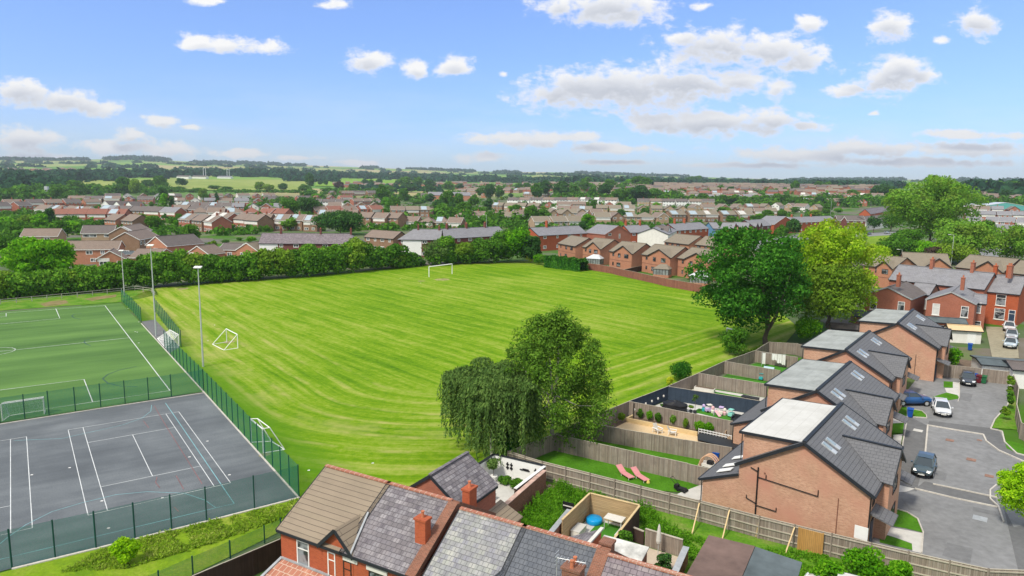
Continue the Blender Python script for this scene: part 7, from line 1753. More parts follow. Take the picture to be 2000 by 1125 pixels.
carpx((1975, 650), (1975, 671), CS, 'silver car, middle one on the gravel drive of the slate terrace', Lc=4.2)
carpx((1976, 669), (1970, 686), ('pale blue car paint', (.50, .58, .62)), 'pale car, nearest on the gravel drive beside the white garage', Lc=4.2)
sheet('gravel_drive', [(1925, 638), (1985, 640), (1990, 700), (1938, 700)], 0.03, plain('gravel drive', (0.30, 0.27, 0.19), .95, .15, 2))
sheet('yard_paving', [(1850, 700), (1910, 705), (1912, 735), (1848, 730)], 0.02, M['soil'])
for i, (a, b, c, l) in enumerate((((1440, 477), (1452, 480), CW, 'white car in the car park, left below the red one'), ((1452, 466), (1442, 466), ('red car paint', (.35, .01, .02)), 'red car in front of the orange brick pair'), ((1463, 470), (1455, 476), CS, 'silver car behind the white one in the car park'),
      ((1466, 474), (1480, 475), CW, 'long white car at the right of the car park'), ((1470, 468), (1482, 468), CGB, 'dark car in front of the dark brick pair'), ((1524, 471), (1535, 470), CGB, 'dark car beyond the oak tree on the street'),
      ((1690, 459), (1702, 458), CGB, 'dark car beside the small park'), ((816, 515), (828, 517), CW, 'white car parked in the hedge gap by the white bay front'), ((1232, 480), (1244, 482), CW, 'white car behind the field houses below the shop front'),
      ((1726, 457), (1738, 456), CS, 'silver car by the willow tree'), ((700, 500), (690, 500), CW, 'white car half seen by the maroon terrace'), ((818, 428), (822, 434), CW, 'white van-like car between the brown semis in the middle'), ((275, 453), (287, 455), CW, 'white car among the near left houses'))):
    carpx(a, b, c, l, simple=True, Lc=4.4)
for a, b, c, l in (((228, 402), (238, 405), CS, 'silver car in the parking court below the far left terraces'), ((240, 398), (250, 400), CGB, 'dark car in the parking court below the far left terraces'), ((430, 438), (440, 440), CGB, 'dark car before the brown terrace with solar panels'), ((418, 446), (428, 448), CS, 'silver car before the brown terrace with solar panels'),
     ((560, 420), (570, 421), CW, 'white car between the twin round trees and the red roof'), ((1010, 447), (1020, 448), CS, 'silver car left of the red brick pair'), ((1105, 436), (1114, 437), CW, 'white car among the tan houses behind the red pair'), ((1255, 425), (1263, 426), CGB, 'dark car between the tan rows right of centre'), ((1930, 440), (1938, 434), CW, 'white car on the far right road'), ((1960, 428), (1966, 422), CS, 'silver car higher on the far right road')):
    carpx(a, b, c, l, simple=True, Lc=4.4)
carpx((1665, 1172), (1612, 1158), CW, 'white car roof showing at the bottom edge among the bright shrubs', Lc=4.4)

# ------------------------------------------------------------------ wheelie bins
def bin_(px, py, col, label, rz=0):
    root = empty('wheelie_bin', G(px, py) , R(-37 + rz)); tag(root, label, 'bin')
    m = MB(); b, t = .23, .30
    m.v += [(-b, -b, .08), (b, -b, .08), (b, b, .08), (-b, b, .08), (-t, -t, .98), (t, -t, .98), (t, t, .98), (-t, t, .98)]
    for q in ((0, 3, 2, 1), (4, 5, 6, 7), (0, 1, 5, 4), (1, 2, 6, 5), (2, 3, 7, 6), (3, 0, 4, 7)): m.f.append(q); m.m.append(0)
    m.build('body', col, root); MB().slab([(-.33, -.36, 1.0), (.33, -.36, 1.0), (.33, .34, 1.10), (-.33, .34, 1.10)], .05).build('lid', col, root)
    for s in (-1, 1): MB().tube((s * .25 - .03, .22, .1), (s * .25 + .03, .22, .1), .1, n=10).build('wheel', M['black'], root)
M['binblue'] = plain('blue bin plastic', (0.006, 0.07, 0.33), .45, .05, 2); M['bingreen'] = plain('green bin plastic', (0.02, 0.13, 0.05), .45, .05, 2); M['binred'] = plain('maroon bin plastic', (0.12, 0.012, 0.02), .45, .05, 2)
bin_(1777, 815, M['binblue'], 'blue wheelie bin between the two small front lawns')
bin_(1903, 745, M['binblue'], 'blue wheelie bin behind the dark grey estate car'); bin_(1911, 748, M['binred'], 'maroon wheelie bin between the blue and green bins'); bin_(1921, 749, M['bingreen'], 'green wheelie bin at the right of the row of bins')
bin_(1399, 902, M['binblue'], 'blue wheelie bin in the second garden beside the arched seat'); bin_(1894, 684, M['binblue'], 'blue wheelie bin by the white lean-to door'); bin_(1298, 541, M['binblue'], 'blue wheelie bin behind the red brown fence')
s = empty('notice_board', NB(12.5, -1.15), NRZ); tag(s, 'blank white notice board standing behind the long fence by the nearest new house', 'sign')
MB().box(-.45, .45, -.02, .02, 1.5, 2.5).build('board', M['white'], s); MB().tube((0, .04, 0), (0, .04, 2.4), .035).build('post', M['galv'], s)

# ------------------------------------------------------------------ gardens
sheet('garden_lawn', [(1000, 910), (1078, 878), (1335, 938), (1367, 950), (1330, 962), (1245, 955), (1150, 945)], 0.02, M['lawn'])
sheet('patio', [(1330, 962), (1367, 948), (1390, 950), (1372, 985), (1322, 966)], 0.028, M['paving'])
sheet('garden_lawn', [(1088, 878), (1135, 850), (1300, 880), (1395, 905), (1400, 925), (1360, 915)], 0.02, M['lawn'])
sheet('patio', [(1363, 908), (1373, 892), (1430, 900), (1400, 935), (1370, 925)], 0.028, M['paving'])
sheet('gravel_bed', [(1140, 850), (1232, 812), (1445, 850), (1440, 880), (1380, 872), (1200, 838)], 0.018, M['soil'])
sheet('gravel_garden', [(1188, 842), (1230, 821), (1362, 852), (1363, 866), (1395, 870), (1380, 885)], 0.025, M['sand'])
sheet('grey_decking', [(1364, 852), (1370, 846), (1452, 866), (1452, 884), (1362, 862)], 0.20, M['dark'])
sheet('patio', [(1232, 812), (1306, 782), (1500, 812), (1470, 850), (1445, 850)], 0.018, M['paving'])
sheet('turf_patch', [(1353, 805), (1365, 798), (1437, 815), (1429, 823)], 0.030, M['turf'])
sheet('patio', [(1308, 780), (1364, 756), (1500, 778), (1496, 812)], 0.018, M['paving'])
sheet('turf_strip', [(1385, 772), (1395, 765), (1462, 777), (1458, 785)], 0.030, M['turf'])
sheet('garden_lawn', [(1366, 757), (1415, 734), (1520, 748), (1500, 778)], 0.018, M['turf'])
sheet('garden_lawn', [(1416, 733), (1475, 710), (1560, 720), (1522, 748)], 0.018, M['turf'])
sheet('garden_lawn', [(1476, 709), (1500, 695), (1570, 700), (1560, 722)], 0.018, M['lawn'])
M['pink'] = plain('pink canvas', (0.60, 0.25, 0.26), .8, .06, 4)
def lounger(px, py, label):
    root = empty('sun_lounger', G(px, py), R(-62)); tag(root, label, 'sun lounger', 'pink sun loungers on the nearest lawn')
    MB().slab([(0, -.32, .32), (1.35, -.32, .30), (1.35, .32, .30), (0, .32, .32)], .05).build('seat', M['pink'], root)
    MB().slab([(-.75, -.32, .78), (0.0, -.32, .33), (0.0, .32, .33), (-.75, .32, .78)], .05).build('backrest', M['pink'], root)
    for x, y in ((.1, -.28), (.1, .28), (1.2, -.28), (1.2, .28)): MB().tube((x, y, 0), (x, y, .28), .02, n=6).build('leg', M['white'], root)
lounger(1217, 928, 'pink sun lounger on the lawn, the left one of the two'); lounger(1246, 933, 'pink sun lounger on the lawn, the right one of the two')
o = MB().lathe([(.16, 0), (.17, .1), (.10, .25), (.05, .34)], 10, (0, 0, 0)).build('garden_lantern', plain('yellow toy', (.6, .5, .12), .6, .05, 2), loc=G(1266, 944)); tag(o, 'small yellow lantern on the lawn beside the right pink lounger', 'lantern')
def mower():
    root = empty('lawn_mower', G(1333, 960), R(-40)); tag(root, 'black lawn mower at the edge of the patio and the nearest lawn', 'lawn mower')
    MB().prism([(-.4, -.26), (.3, -.28), (.42, 0), (.3, .28), (-.4, .26)], .08, .32).build('deck', M['black'], root); MB().box(-.75, -.42, -.24, .24, .15, .5).build('grass_box', M['black'], root)
    m = MB(); m.tube((-.3, -.22, .3), (-1.1, -.24, 1.05), .02).tube((-.3, .22, .3), (-1.1, .24, 1.05), .02).tube((-1.1, -.24, 1.05), (-1.1, .24, 1.05), .025); m.build('handle', M['black'], root)
    for x in (-.32, .3):
        for y in (-.3, .3): MB().tube((x, y - .03, .11), (x, y + .03, .11), .11, n=10).build('wheel', M['black'], root)
mower()
def arch_seat():
    root = empty('arched_egg_seat', G(1386, 915), R(-40)); tag(root, 'pale wicker arched seat with black cushion on the second garden patio', 'garden seat')
    m = MB(); P_ = [Vector((math.cos(t) * .95, 0, max(0, math.sin(t)) * 1.35)) for t in np.linspace(0, math.pi, 14)]
    for y in (-.35, 0, .35): m.path([p + Vector((0, y, 0)) for p in P_], .07)
    m.build('arch', plain('peach wicker', (.58, .36, .23), .8, .1, 5), root); MB().box(-.7, .7, -.35, .4, .2, .45).build('seat', M['stone'], root); MB().box(-.25, .3, -.2, .3, .45, .75).build('cushion', M['black'], root)
arch_seat()
def planter(px, py, s, h, label, lf='mid', pot='dark', shape='round', z=0):
    p = G(px, py); root = empty('potted_plant', p + Vector((0, 0, z))); tag(root, label, 'potted plant')
    MB().lathe([(s * .32, 0), (s * .42, s * .7)], 10).build('pot', M[pot], root); MB().tube((0, 0, s * .6), (0, 0, h * .72), .025, n=6).build('stem', M['bark'], root)
    me, C = crown(s * 1.5, h, h * .55, 6, s * .42, 90, .10, LM[lf], seed=int(px)); o = bpy.data.objects.new('foliage', me); COL.objects.link(o); o.parent = root
planter(1357, 808, .55, 2.3, 'tall clipped olive tree in a grey pot before the slate blue fence', 'birch', 'dark'); planter(1293, 800, .45, .7, 'small plant in a pale pot by the black covered furniture', 'mid', 'stone')
planter(1372, 945, .4, 1.6, 'small round topped bay tree by the extension wall', 'mid', 'dark'); planter(1349, 806, .5, .9, 'low leafy plant in a pot beside the tall olive pot', 'olive', 'dark')
# covered garden furniture
def covered():
    root = empty('covered_furniture', G(1318, 803), R(-30)); tag(root, 'garden furniture wrapped in black covers on the pale patio', 'garden furniture')
    g = random.Random(2); m = MB(); n = 14; prof = [(1.25, 0), (1.32, .45), (1.25, .95), (.7, 1.2), (.15, 1.3)]
    for r, z in prof:
        for i in range(n):
            t = 2 * math.pi * i / n; k = r * g.uniform(.86, 1.1); m.v.append((k * math.cos(t) * 1.15, k * math.sin(t) * .8, z + g.uniform(-.08, .08) * (z > .1)))
    for k in range(4):
        for i in range(n): j = (i + 1) % n; m.f.append((k * n + i, k * n + j, (k + 1) * n + j, (k + 1) * n + i)); m.m.append(0)
    m.f.append(tuple(range(4 * n, 5 * n))); m.m.append(0); m.build('cover', M['black'], root)
    MB().box(.5, 1.6, -1.2, -.5, 0, .7).build('side_table', M['black'], root)
covered()
o = empty('garden_sofa', G(1445, 826), R(-37)); tag(o, 'dark grey garden sofa against the slate blue fence', 'sofa')
MB().box(-.8, .8, -.4, .35, .15, .42).build('seat', M['dark'], o); MB().box(-.8, .8, .3, .45, .42, .85).build('backrest', M['dark'], o); MB().box(-.95, -.8, -.4, .45, .1, .65).build('armrest', M['dark'], o); MB().box(.8, .95, -.4, .45, .1, .65).build('armrest', M['dark'], o)
# toys
TC = {'mint': plain('mint toy plastic', (.25, .62, .55), .5, .05, 2), 'lilac': plain('lilac toy plastic', (.55, .42, .68), .5, .05, 2), 'rose': plain('rose toy plastic', (.75, .45, .48), .5, .05, 2), 'cream': plain('cream toy plastic', (.75, .70, .62), .5, .05, 2), 'teal': plain('teal toy plastic', (.04, .38, .42), .5, .05, 2)}
def toy(px, py, kind, c1, c2, label):
    root = empty(kind, G(px, py) + Vector((0, 0, .03)), R(random.uniform(0, 360) if kind != 'toy_slide' else -60)); tag(root, label, 'toy')
    if kind == 'toy_slide':
        MB().slab([(-.1, -.2, .62), (.7, -.2, .1), (.7, .2, .1), (-.1, .2, .62)], .05).build('chute', TC[c1], root); MB().bar((-.15, -.18, 0), (-.1, -.18, .8), .05, .05).bar((-.15, .18, 0), (-.1, .18, .8), .05, .05).bar((-.15, -.18, .3), (-.15, .18, .3), .04, .04).build('ladder', TC[c2], root)
    elif kind == 'toy_car':
        MB().box(-.4, .4, -.25, .25, .12, .45).build('body', TC[c1], root); MB().bar((-.3, -.2, .45), (-.2, -.2, .85), .05, .05).bar((-.3, .2, .45), (-.2, .2, .85), .05, .05).box(-.35, .2, -.26, .26, .85, .92).build('roof', TC[c2], root)
        for x in (-.25, .25):
            for y in (-.27, .27): MB().tube((x, y - .03, .12), (x, y + .03, .12), .12, n=10).build('wheel', M['black'], root)
    else:
        MB().lathe([(.20, 0), (.24, .3), (.16, .45)], 10).build('base', TC[c1], root); MB().lathe([(.10, 0), (.2, .12), (.18, .3), (.05, .4)], 10, (0, 0, .45)).build('top', TC[c2], root)
toy(1374, 803, 'toy_stand', 'teal', 'lilac', 'teal toy at the left end of the row of toys'); toy(1384, 805, 'toy_car', 'lilac', 'cream', 'lilac ride-on toy car, second in the row of toys'); toy(1392, 807, 'toy_stand', 'cream', 'rose', 'cream and rose toy, third in the row of toys')
toy(1398, 812, 'toy_slide', 'rose', 'lilac', 'rose pink toy slide in the middle of the row of toys'); toy(1408, 810, 'toy_car', 'cream', 'lilac', 'cream toy car right of the pink slide'); toy(1415, 811, 'toy_stand', 'rose', 'cream', 'small rose toy beside the cream toy car'); toy(1428, 814, 'toy_car', 'mint', 'mint', 'mint green toy car at the right end of the row of toys')
# gravel garden: raised bed, chairs
rb = empty('raised_bed', G(1223, 826)); tag(rb, 'long timber edged raised bed along the gravel garden', 'raised bed')
a, b, c = G(1224, 824) - rb.location, G(1362, 852) - rb.location, G(1236, 818) - rb.location
MB().bar(a + Vector((0, 0, .25)), b + Vector((0, 0, .25)), .2, .5).bar(a + Vector((0, 0, .25)), c + Vector((0, 0, .25)), .2, .5).build('sleepers', M['woodnew'], rb)
ws = MB(); p0, p1 = G(1364, 848), G(1428, 862)
for zz in (.35, .6): ws.bar(p0 + Vector((0, 0, zz)), p1 + Vector((0, 0, zz)), .05, .08)
for i in range(12): p = p0.lerp(p1, i / 11); ws.bar(p, p + Vector((0, 0, .7)), .07, .04)
tag(ws.build('low_picket_rail', M['white']), 'low white picket rail beside the grey decking', 'picket fence')
def adk(px, py, label, rz=-60):
    root = empty('garden_chair', G(px, py), R(rz)); tag(root, label, 'garden chair', 'slatted garden chairs on the gravel'); W_ = plain('grey white chair timber', (.55, .52, .47), .8, .1, 4)
    MB().slab([(-.05, -.28, .30), (.5, -.28, .40), (.5, .28, .40), (-.05, .28, .30)], .04).build('seat', W_, root); m = MB()
    for i in range(4): m.slab([(-.45, -.26 + i * .135, .98), (-.03, -.26 + i * .135, .30), (-.03, -.15 + i * .135, .30), (-.45, -.15 + i * .135, .98)], .03)
    m.build('backrest', W_, root)
    for s in (-1, 1): MB().box(-.35, .55, s * .36 - .07, s * .36 + .07, .56, .60).build('armrest', M['white'], root); MB().bar((.5, s * .33, 0), (.48, s * .33, .56), .09, .05).build('leg', M['white'], root); MB().bar((-.3, s * .33, 0), (-.25, s * .33, .56), .09, .05).build('leg', M['white'], root)
adk(1283, 845, 'slatted garden chair on the gravel, the left one'); adk(1311, 850, 'slatted garden chair on the gravel, the right one', -20)
o = MB().box(-.06, .06, -.06, .06, 0, 2.2).build('black_post', M['black'], loc=G(1237, 824)); tag(o, 'black post at the far corner of the gravel garden', 'post')
for i, (x, y) in enumerate(((1412, 856), (1427, 860))):
    o = empty('wicker_chair', G(x, y), R(-120)); tag(o, ('tan wicker chair beside the picket rail, left one', 'tan wicker chair by the house wall, right one')[i], 'garden chair')
    MB().box(-.3, .3, -.3, .3, .1, .42).build('seat', plain('tan wicker', (.40, .28, .18), .8, .1, 5), o); MB().box(-.3, .3, .22, .32, .42, .9).build('backrest', plain('tan wicker', (.40, .28, .18), .8, .1, 5), o)
for i, (x, y, w, lf) in enumerate(((1250, 818, 16, 'mid'), (1268, 822, 14, 'bright'), (1284, 826, 16, 'mid'), (1314, 830, 14, 'willow'), (1338, 838, 14, 'olive'), (1365, 843, 22, 'bright'), (1383, 846, 22, 'bright'), (1213, 826, 16, 'olive'))):
    small(x, y, y - w * .55, w, lf, f'{TN[lf]} bedding plant in the raised bed, {ordn(i) if i < 7 else "by the far post"}{" from the left" if i < 7 else ""}', 'plants in the raised bed', name='bedding_plant', cat='plant')
# planter box, playhouse, laundry
o = empty('planter_box', G(1376, 765), R(-33)); tag(o, 'long pale planter box against the grey fence', 'planter'); MB().box(-1.3, 1.3, -.35, .35, 0, .55).build('box', M['stone'], o); MB().box(-1.2, 1.2, -.28, .28, .55, .58).build('soil', M['soil'], o)
o = empty('playhouse', G(1501, 738), R(-37)); tag(o, 'small white playhouse with pale blue roof in the garden behind the stained flat roof', 'playhouse')
MB().box(-.6, .6, -.5, .5, 0, 1.1).build('wall', M['white'], o); MB().slab([(-.7, -.6, 1.05), (.7, -.6, 1.05), (.7, 0, 1.6), (-.7, 0, 1.6)], .05).slab([(.7, .6, 1.05), (-.7, .6, 1.05), (-.7, 0, 1.6), (.7, 0, 1.6)], .05).build('roof', plain('pale blue plastic', (.35, .5, .55), .5, .05, 2), o)
toy(1487, 742, 'toy_car', 'teal', 'teal', 'teal toy car beside the white playhouse')
def laundry():
    root = empty('washing_line', G(1487, 716)); tag(root, 'washing line hung with white sheets in the fourth garden', 'washing line'); L0 = G(1487, 716)
    MB().tube((0, 0, 0), (0, 0, 2.2), .03).build('post', M['galv'], root); q = G(1535, 720) - L0; MB().tube((0, 0, 2.1), q + Vector((0, 0, 2.0)), .012).build('line', M['galv'], root); g = random.Random(4)
    for a, b, ln in ((.02, .14, 1.6), (.40, .60, .9), (.62, .80, 1.3), (.82, .95, 1.5)):
        A, B = q * a, q * b; m = MB(); n = 6
        for i in range(n):
            p, r = A.lerp(B, i / n), A.lerp(B, (i + 1) / n); o1, o2 = Vector((0, .08 * math.sin(i * 1.9), 0)), Vector((0, .08 * math.sin((i + 1) * 1.9), 0))
            m.face([p + Vector((0, 0, 2.05 - ln)) + o1, r + Vector((0, 0, 2.05 - ln - .1 * (i % 2))) + o2, r + Vector((0, 0, 2.05)), p + Vector((0, 0, 2.05))])
        m.build('sheet', M['white'], root)
laundry()
o = empty('garden_storage_box', G(1465, 785), R(-37)); tag(o, 'dark grey storage bench against the house in the garden behind the slate blue fence', 'storage box'); MB().box(-1.0, 1.0, -.4, .4, 0, .6).build('box', M['dark'], o); MB().box(-1.05, 1.05, -.45, .45, .602, .66).build('lid', M['dark'], o)
for i, (x, y) in enumerate(((1237, 802), (1246, 797), (1259, 790), (1271, 785), (1283, 780), (1294, 775))):
    o = MB().lathe([(.07, 0), (.11, .08), (.11, .2), (.05, .28)], 8).build('hanging_pot', M['stone'], loc=G(x, y, .9) - Vector((-.12, .1, 0))); tag(o, f'small pale pot hung on the slate blue end fence, {ordn(i)} from the left', 'hanging pot', 'pale pots on the slate blue fence')

# ------------------------------------------------------------------ white courtyard, brick walls, weeds, deck
def wallT(pts, h, m, label, name='garden_wall', t=.18, cap=None, cat='wall'):
    root = empty(name, TF(*pts[0])); tag(root, label, cat); w, c = MB(), MB(); o = TF(*pts[0])
    for a, b in zip(pts, pts[1:]):
        A, B = TF(*a) - o, TF(*b) - o; w.bar(A + Vector((0, 0, h / 2)), B + Vector((0, 0, h / 2)), t, h); c.bar(A + Vector((0, 0, h + .03)), B + Vector((0, 0, h + .03)), t + .1, .06)
    w.build('wall', m, root); c.build('coping', cap or M['dark'], root); return root
drape('courtyard_paving', [TF(1.6, 18.3)[:2], TF(6.7, 18.3)[:2], TF(6.7, 23.8)[:2], TF(1.6, 23.8)[:2]], .02, M['paving'], kind='structure')
wallT([(1.6, 18.3), (1.6, 23.8)], 2.0, M['white'], 'left white wall of the little courtyard garden beside the birches'); wallT([(1.6, 23.9), (6.8, 23.9)], 2.0, M['white'], 'white rear wall of the courtyard with black wall decorations')
wallT([(6.9, 23.8), (6.9, 18.4)], 2.0, M['brownfence'], 'dark slatted wall on the right side of the white courtyard', cap=M['white'])
wd = empty('wall_decorations', TF(0, 0)); wd.rotation_euler = (0, 0, TRZ); tag(wd, 'black metal ornaments fixed to the white courtyard wall', 'ornament'); m = MB()
for x in (3.1, 3.5, 6.0, 6.3):
    m.box(x - .14, x + .14, 23.74, 23.80, 1.0, 1.15).box(x - .14, x + .14, 23.74, 23.80, 1.35, 1.45).box(x - .04, x + .04, 23.74, 23.80, .9, 1.6)
m.box(4.4, 5.4, 23.74, 23.80, 1.15, 1.25); m.box(4.7, 5.3, 23.72, 23.80, 1.25, 1.35); m.build('ironwork', M['black'], wd)
def at(x, y): p = TF(x, y); p.z = ground(p.x, p.y); return p
def bushT(x, y, w, h, lf, label, pot=None, n=10, per=200, leaf=.12, name='shrub', cat='shrub'):
    root = empty(name, at(x, y)); tag(root, label, cat); z = 0
    if pot: MB().lathe([(.28, 0), (.40, .55)], 12).build('pot', M[pot], root); z = .5; MB().tube((0, 0, .4), (0, 0, h * .7), .03, n=6).build('stem', M['bark'], root)
    me, C = crown(w, h, z + (h * .3 if pot else 0), n, w * .24, per, leaf, LM[lf], seed=int(x * 10 + y)); o = bpy.data.objects.new('foliage', me); COL.objects.link(o); o.parent = root
bushT(2.3, 22.6, 1.4, 2.1, 'birch', 'clipped olive tree in a white pot in the courtyard', 'white', name='potted_tree', cat='potted plant')
bushT(3.4, 22.6, 1.4, .7, 'mid', 'green plants in the white courtyard bed, left'); bushT(4.9, 22.4, 1.5, .8, 'mid', 'green plants in the white courtyard bed, right')
wb_ = empty('white_planter', at(3.6, 19.3), TRZ); tag(wb_, 'white rendered planter step in the courtyard', 'planter'); MB().box(-.8, .8, -.3, .3, 0, .6).build('box', M['white'], wb_)
wallT([(7.2, 23.2), (7.4, 18.2), (7.6, 14.5)], 1.9, M['bdark'], 'old red brick wall between the courtyard and the weedy plot', t=.3, cap=M['rubble'])
wallT([(11.9, 18.2), (12.3, 13.5), (12.1, 9.5)], 1.5, M['bdark'], 'low old brick wall with grey coping left of the timber deck', t=.3, cap=M['lead'])
wallT([(21.7, 12.0), (21.3, 17.8)], 1.2, M['bdark'], 'brick wall with stone coping left of the felt roofed garage', t=.35, cap=M['lead'])
def rubble():
    g = random.Random(6); m = MB()
    for _ in range(150):
        a, r = g.uniform(0, 6.28), abs(g.gauss(0, .5)); x, y = r * math.cos(a) * 1.4, r * math.sin(a); s = g.uniform(.05, .13); z = max(0, .4 - r * .4) * g.random()
        d = Vector((g.uniform(-1, 1), g.uniform(-1, 1), g.uniform(-.4, .4))).normalized() * s; m.bar(Vector((x, y, z + .05)) - d, Vector((x, y, z + .05)) + d, s, s * .8)
    tag(m.build('rubble_heap', M['rubble'], loc=at(8.0, 23.9)), 'heap of pinkish brick rubble in the weedy plot', 'rubble heap')
rubble()
# timber screened deck
drape('deck_paving', [TF(12.6, 13)[:2], TF(16.6, 13)[:2], TF(16.6, 20.8)[:2], TF(12.6, 20.8)[:2]], .03, M['paving'], kind='structure')
drape('deck_turf', [TF(13.6, 16.6)[:2], TF(16.4, 16.6)[:2], TF(16.4, 20.4)[:2], TF(13.6, 20.4)[:2]], .05, M['turf'], kind='structure')
wallT([(12.5, 15.6), (12.5, 20.9), (16.7, 20.9)], 1.95, M['slatnew'], 'new horizontal board screen round the small paved garden with the blue pool', 'timber_screen', .06, M['woodnew'], 'fence')
wallT([(16.75, 20.8), (16.9, 14.2)], 1.95, M['brownfence'], 'dark side screen right of the blue pool garden', 'timber_screen', .06, M['woodnew'], 'fence')
o = empty('paddling_pool', at(13.3, 20.0)); tag(o, 'round bright blue covered paddling pool on the turf', 'paddling pool'); MB().lathe([(.62, 0), (.68, .12), (.66, .38), (.60, .44), (.1, .46)], 20).build('pool', plain('blue pool plastic', (.005, .28, .62), .35, .05, 2), o, smooth=True)
o = empty('garden_table', at(15.1, 19.8), TRZ); tag(o, 'grey topped garden table under the timber screen', 'table'); MB().box(-.75, .75, -.5, .5, .95, 1.0).build('table_top', M['stone'], o)
for x in (-.68, .68):
    for y in (-.43, .43): MB().box(x - .03, x + .03, y - .03, y + .03, 0, .95).build('leg', M['galv'], o)
o = empty('garden_bench', at(16.1, 19.0), TRZ); tag(o, 'pale cushioned bench right of the grey garden table', 'bench'); MB().box(-.4, .35, -.8, .8, .1, .45).build('seat', M['curtain'], o); MB().box(.35, .45, -.8, .8, .1, .85).build('backrest', M['curtain'], o)
o = empty('storage_chest', at(12.95, 17.6), TRZ); tag(o, 'pale storage chest in the near left corner of the timber screened garden', 'storage box'); MB().box(-.3, .4, -.7, .7, 0, .55).build('chest', M['stone'], o); MB().box(-.33, .43, -.73, .73, .552, .60).build('lid', M['paving'], o)
wallT([(12.2, 14.6), (14.0, 13.2)], .6, M['white'], 'low white wall before the timber screened garden', t=.25, cap=M['white'])
# gate, fence and yard right of the deck
wallT([(17.0, 18.8), (17.9, 18.6)], 1.1, M['brownfence'], 'weathered dark trellis fence beside the ivy', 'trellis_fence', .06, M['woodcap'], 'fence')
wallT([(18.0, 18.6), (20.9, 18.4)], 1.35, M['wood'], 'brown panel fence behind the closed parasol', 'panel_fence', .06, M['woodcap'], 'fence')
drape('yard_paving', [TF(17.3, 12)[:2], TF(21.4, 12)[:2], TF(21.0, 18.3)[:2], TF(17.2, 18.5)[:2]], .02, plain('buff paving', (.50, .42, .33), .9, .08, 2), kind='structure')
bushT(17.4, 16.0, 1.3, 2.2, 'mid', 'tall ivy clump beside the dark trellis'); bushT(20.3, 15.6, 1.3, 1.5, 'dark', 'dark conifer shrub in the small yard by the parasol')
o = empty('closed_parasol', at(19.3, 17.7)); tag(o, 'closed pale grey parasol in the small yard', 'parasol'); MB().tube((0, 0, 0), (0, 0, 2.5), .03).build('pole', M['galv'], o); MB().lathe([(.14, 0), (.19, .2), (.15, .8), (.08, 1.3), (.02, 1.5)], 10, (0, 0, 1.0)).build('canopy', M['stone'], o)
o = empty('low_outbuilding', TF(16.3, 12.4), TRZ); tag(o, 'old low outbuilding with white stained sagging roof', 'outbuilding'); MB().box(.1, 3.2, .1, 2.0, -.2, 1.9).build('wall', M['bdark'], o); MB().slab([(0, 0, 1.95), (3.3, 0, 1.95), (3.3, 2.1, 2.3), (0, 2.1, 2.3)], .1).build('roof', M['stained'] if 'stained' in M else plain('white stained roof', (.55, .55, .52), .9, .35, 1.2), o)
o = empty('trampoline_net', at(22.2, 13.4), TRZ); tag(o, 'leaning white board beside the felt roofed garage', 'board'); MB().slab([(-.2, -1.2, .2), (.5, -1.2, 1.6), (.5, 1.0, 1.9), (-.2, 1.0, .2)], .05).build('board', M['white'], o)
gt = empty('old_gate', at(11.2, 18.6), TRZ); tag(gt, 'old dark plank gate with white braces standing in the weeds', 'gate'); MB().box(-.05, .9, -.03, .03, .1, 1.9).build('planks', M['black'], gt)
MB().bar((0, -.06, .4), (.85, -.06, .4), .04, .07).bar((0, -.06, 1.6), (.85, -.06, 1.6), .04, .07).bar((0, -.07, .45), (.85, -.07, 1.55), .04, .07).build('braces', M['stone'], gt)

# tall weeds
def weeds(name, pts, n, h, label, lf='weed', w=.055, seed=1, clump=.3):
    g = np.random.default_rng(seed); P_, N_ = [], []; poly = [(p[0], p[1]) for p in pts]
    xs, ys = [p[0] for p in poly], [p[1] for p in poly]
    def inside(x, y):
        c = False; j = len(poly) - 1
        for i in range(len(poly)):
            if (poly[i][1] > y) != (poly[j][1] > y) and x < (poly[j][0] - poly[i][0]) * (y - poly[i][1]) / (poly[j][1] - poly[i][1]) + poly[i][0]: c = not c
            j = i
        return c
    k = 0; tries = 0
    while k < n and tries < n * 20:
        tries += 1; x, y = g.uniform(min(xs), max(xs)), g.uniform(min(ys), max(ys))
        if not inside(x, y): continue
        s = math.sin(x * 1.3 + 2) * math.sin(y * 1.1 + 1) + .5 * math.sin(x * 3.1 + y * 2.3)
        hh = h * g.uniform(.35, 1.0) * (0.55 + clump * s); 
        if hh < .12: continue
        m = int(6 + hh * 14); t = np.linspace(.05, 1, m); lean = g.normal(0, .10, 2)
        P_.append(np.stack([x + lean[0] * t + g.normal(0, .06, m) * (1.1 - t), y + lean[1] * t + g.normal(0, .06, m) * (1.1 - t), ground(x, y) + hh * t], 1)); a = g.uniform(0, 6.28, m); N_.append(np.stack([np.cos(a), np.sin(a), np.full(m, .55)], 1)); k += 1
    o = bpy.data.objects.new(name, leafmesh(name, np.concatenate(P_), np.concatenate(N_), w, LM[lf], asp=2.6)); COL.objects.link(o); tag(o, label, 'weeds', kind='stuff')
weeds('tall_weeds', [TF(7.8, 14.2), TF(11.8, 13.6), TF(12.2, 21.2), TF(16.9, 21.6), TF(19.8, 19.4), TF(21.6, 20.2), TF(16.5, 24.0), TF(7.9, 24.6)], 5200, 1.45, 'tall bright green weeds filling the plot between the brick walls', seed=2)
weeds('long_grass', [TF(17.2, 19.0), TF(22.5, 18.2), TF(28.5, 18.4), TF(32, 20), TF(30, 24), TF(24, 21.9), TF(17, 22)], 5200, .6, 'long grass and weeds along the foot of the long fence', seed=3, w=.055)
weeds('verge_weeds', [G(200, 1076), G(403, 1022), G(583, 978), G(575, 1005), G(420, 1060), G(250, 1110), G(120, 1118)], 3200, .42, 'rough weeds on the verge below the court fence', 'verge', seed=4, w=.07)
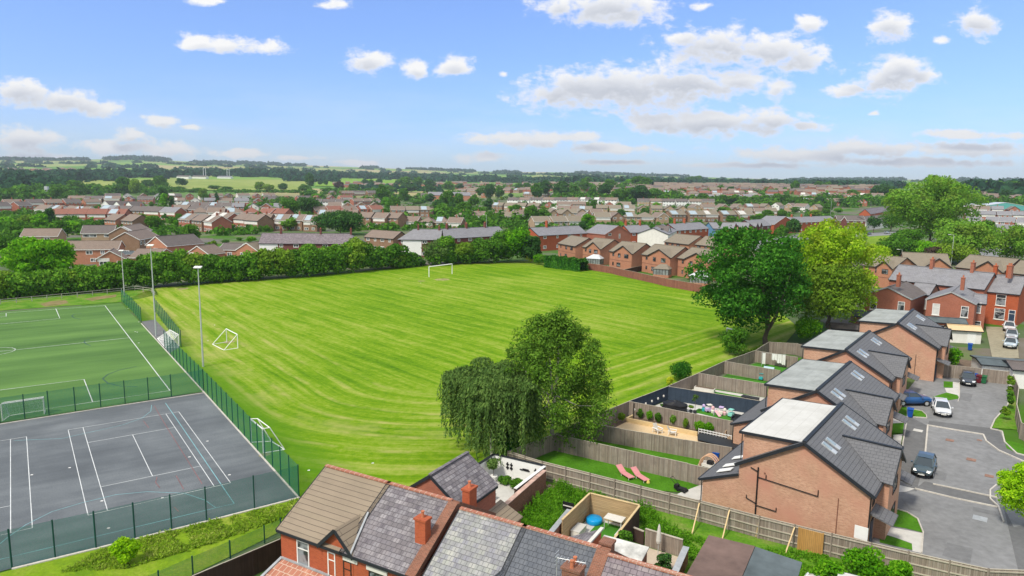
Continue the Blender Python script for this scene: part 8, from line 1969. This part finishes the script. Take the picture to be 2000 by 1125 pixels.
weeds('field_edge_weeds', [G(1003, 900), G(1085, 864), G(1232, 806), G(1360, 744), G(1490, 684), G(1485, 676), G(1355, 738), G(1225, 800), G(1078, 858), G(995, 893)], 1400, .5, 'rough grass growing against the garden fences at the field edge', 'olive', seed=5, w=.08)
# litter specks on the field and courts
lt = MB(); g = random.Random(8)
for x, y in ((370, 893), (62, 928), (136, 914), (212, 1032), (448, 928), (317, 973), (199, 979), (405, 862), (268, 649), (264, 648), (271, 670), (250, 603), (271, 629), (419, 635), (406, 666), (782, 544), (822, 553), (603, 919), (728, 905)):
    p = G(x, y); s = .12; lt.slab([p + Vector((-s, -s * .6, .03)), p + Vector((s, -s * .4, .03)), p + Vector((s * .8, s * .6, .05)), p + Vector((-s * .7, s * .5, .04))], .01)
tag(lt.build('litter', M['white']), 'scattered scraps of white litter on the field and courts', 'litter', kind='stuff')
# gym mast structure on left estate
o = empty('lattice_tower', G(93, 388)); tag(o, 'small grey lattice tower rising over the left estate', 'tower'); m = MB(); h = HT(G(93, 388), 364)
for x in (-1.5, 1.5):
    for y in (-1.5, 1.5): m.bar((x, y, 0), (x, y, h), .3, .3)
for z in (h * .3, h * .6, h): m.bar((-1.5, -1.5, z), (1.5, -1.5, z), .3, .3)
m.build('frame', M['galv'], o); MB().box(-2.2, 1.8, -1.6, 1.6, h * .72, h * .98).build('cabin', M['galv'], o)
for x, yb, yt, l in ((400, 349, 328, 'left hand pale floodlight mast of the far club ground'), (446, 348, 331, 'right hand pale mast of the far club ground')):
    b = G(x, yb); h = HT(b, yt); o = empty('far_mast', b); tag(o, l, 'mast'); MB().bar((-3, 0, 0), (-3, 0, h), 1.2, 1.2).bar((3, 0, 0), (3, 0, h), 1.2, 1.2).bar((-3, 0, h), (3, 0, h), 1.2, 1.2).build('frame', M['galv'], o)

# ------------------------------------------------------------------ haze: one closed box of thin air, sky outside
def haze():
    m = bpy.data.materials.new('haze'); m.use_nodes = True; T = NT(m.node_tree); T.n.clear(); out = T.add('ShaderNodeOutputMaterial')
    v = T.add('ShaderNodeVolumePrincipled'); v.inputs['Color'].default_value = (0.80, 0.88, 1.0, 1); v.inputs['Density'].default_value = HAZE; v.inputs['Anisotropy'].default_value = 0.2
    T.link(v.outputs[0], out.inputs['Volume'])
    o = MB().box(-9500, 9500, -9500, 9500, -330, 300).build('haze', m); tag(o, 'thin pale blue haze over the whole place', 'haze', kind='stuff')
HAZE = 0.00009
haze()
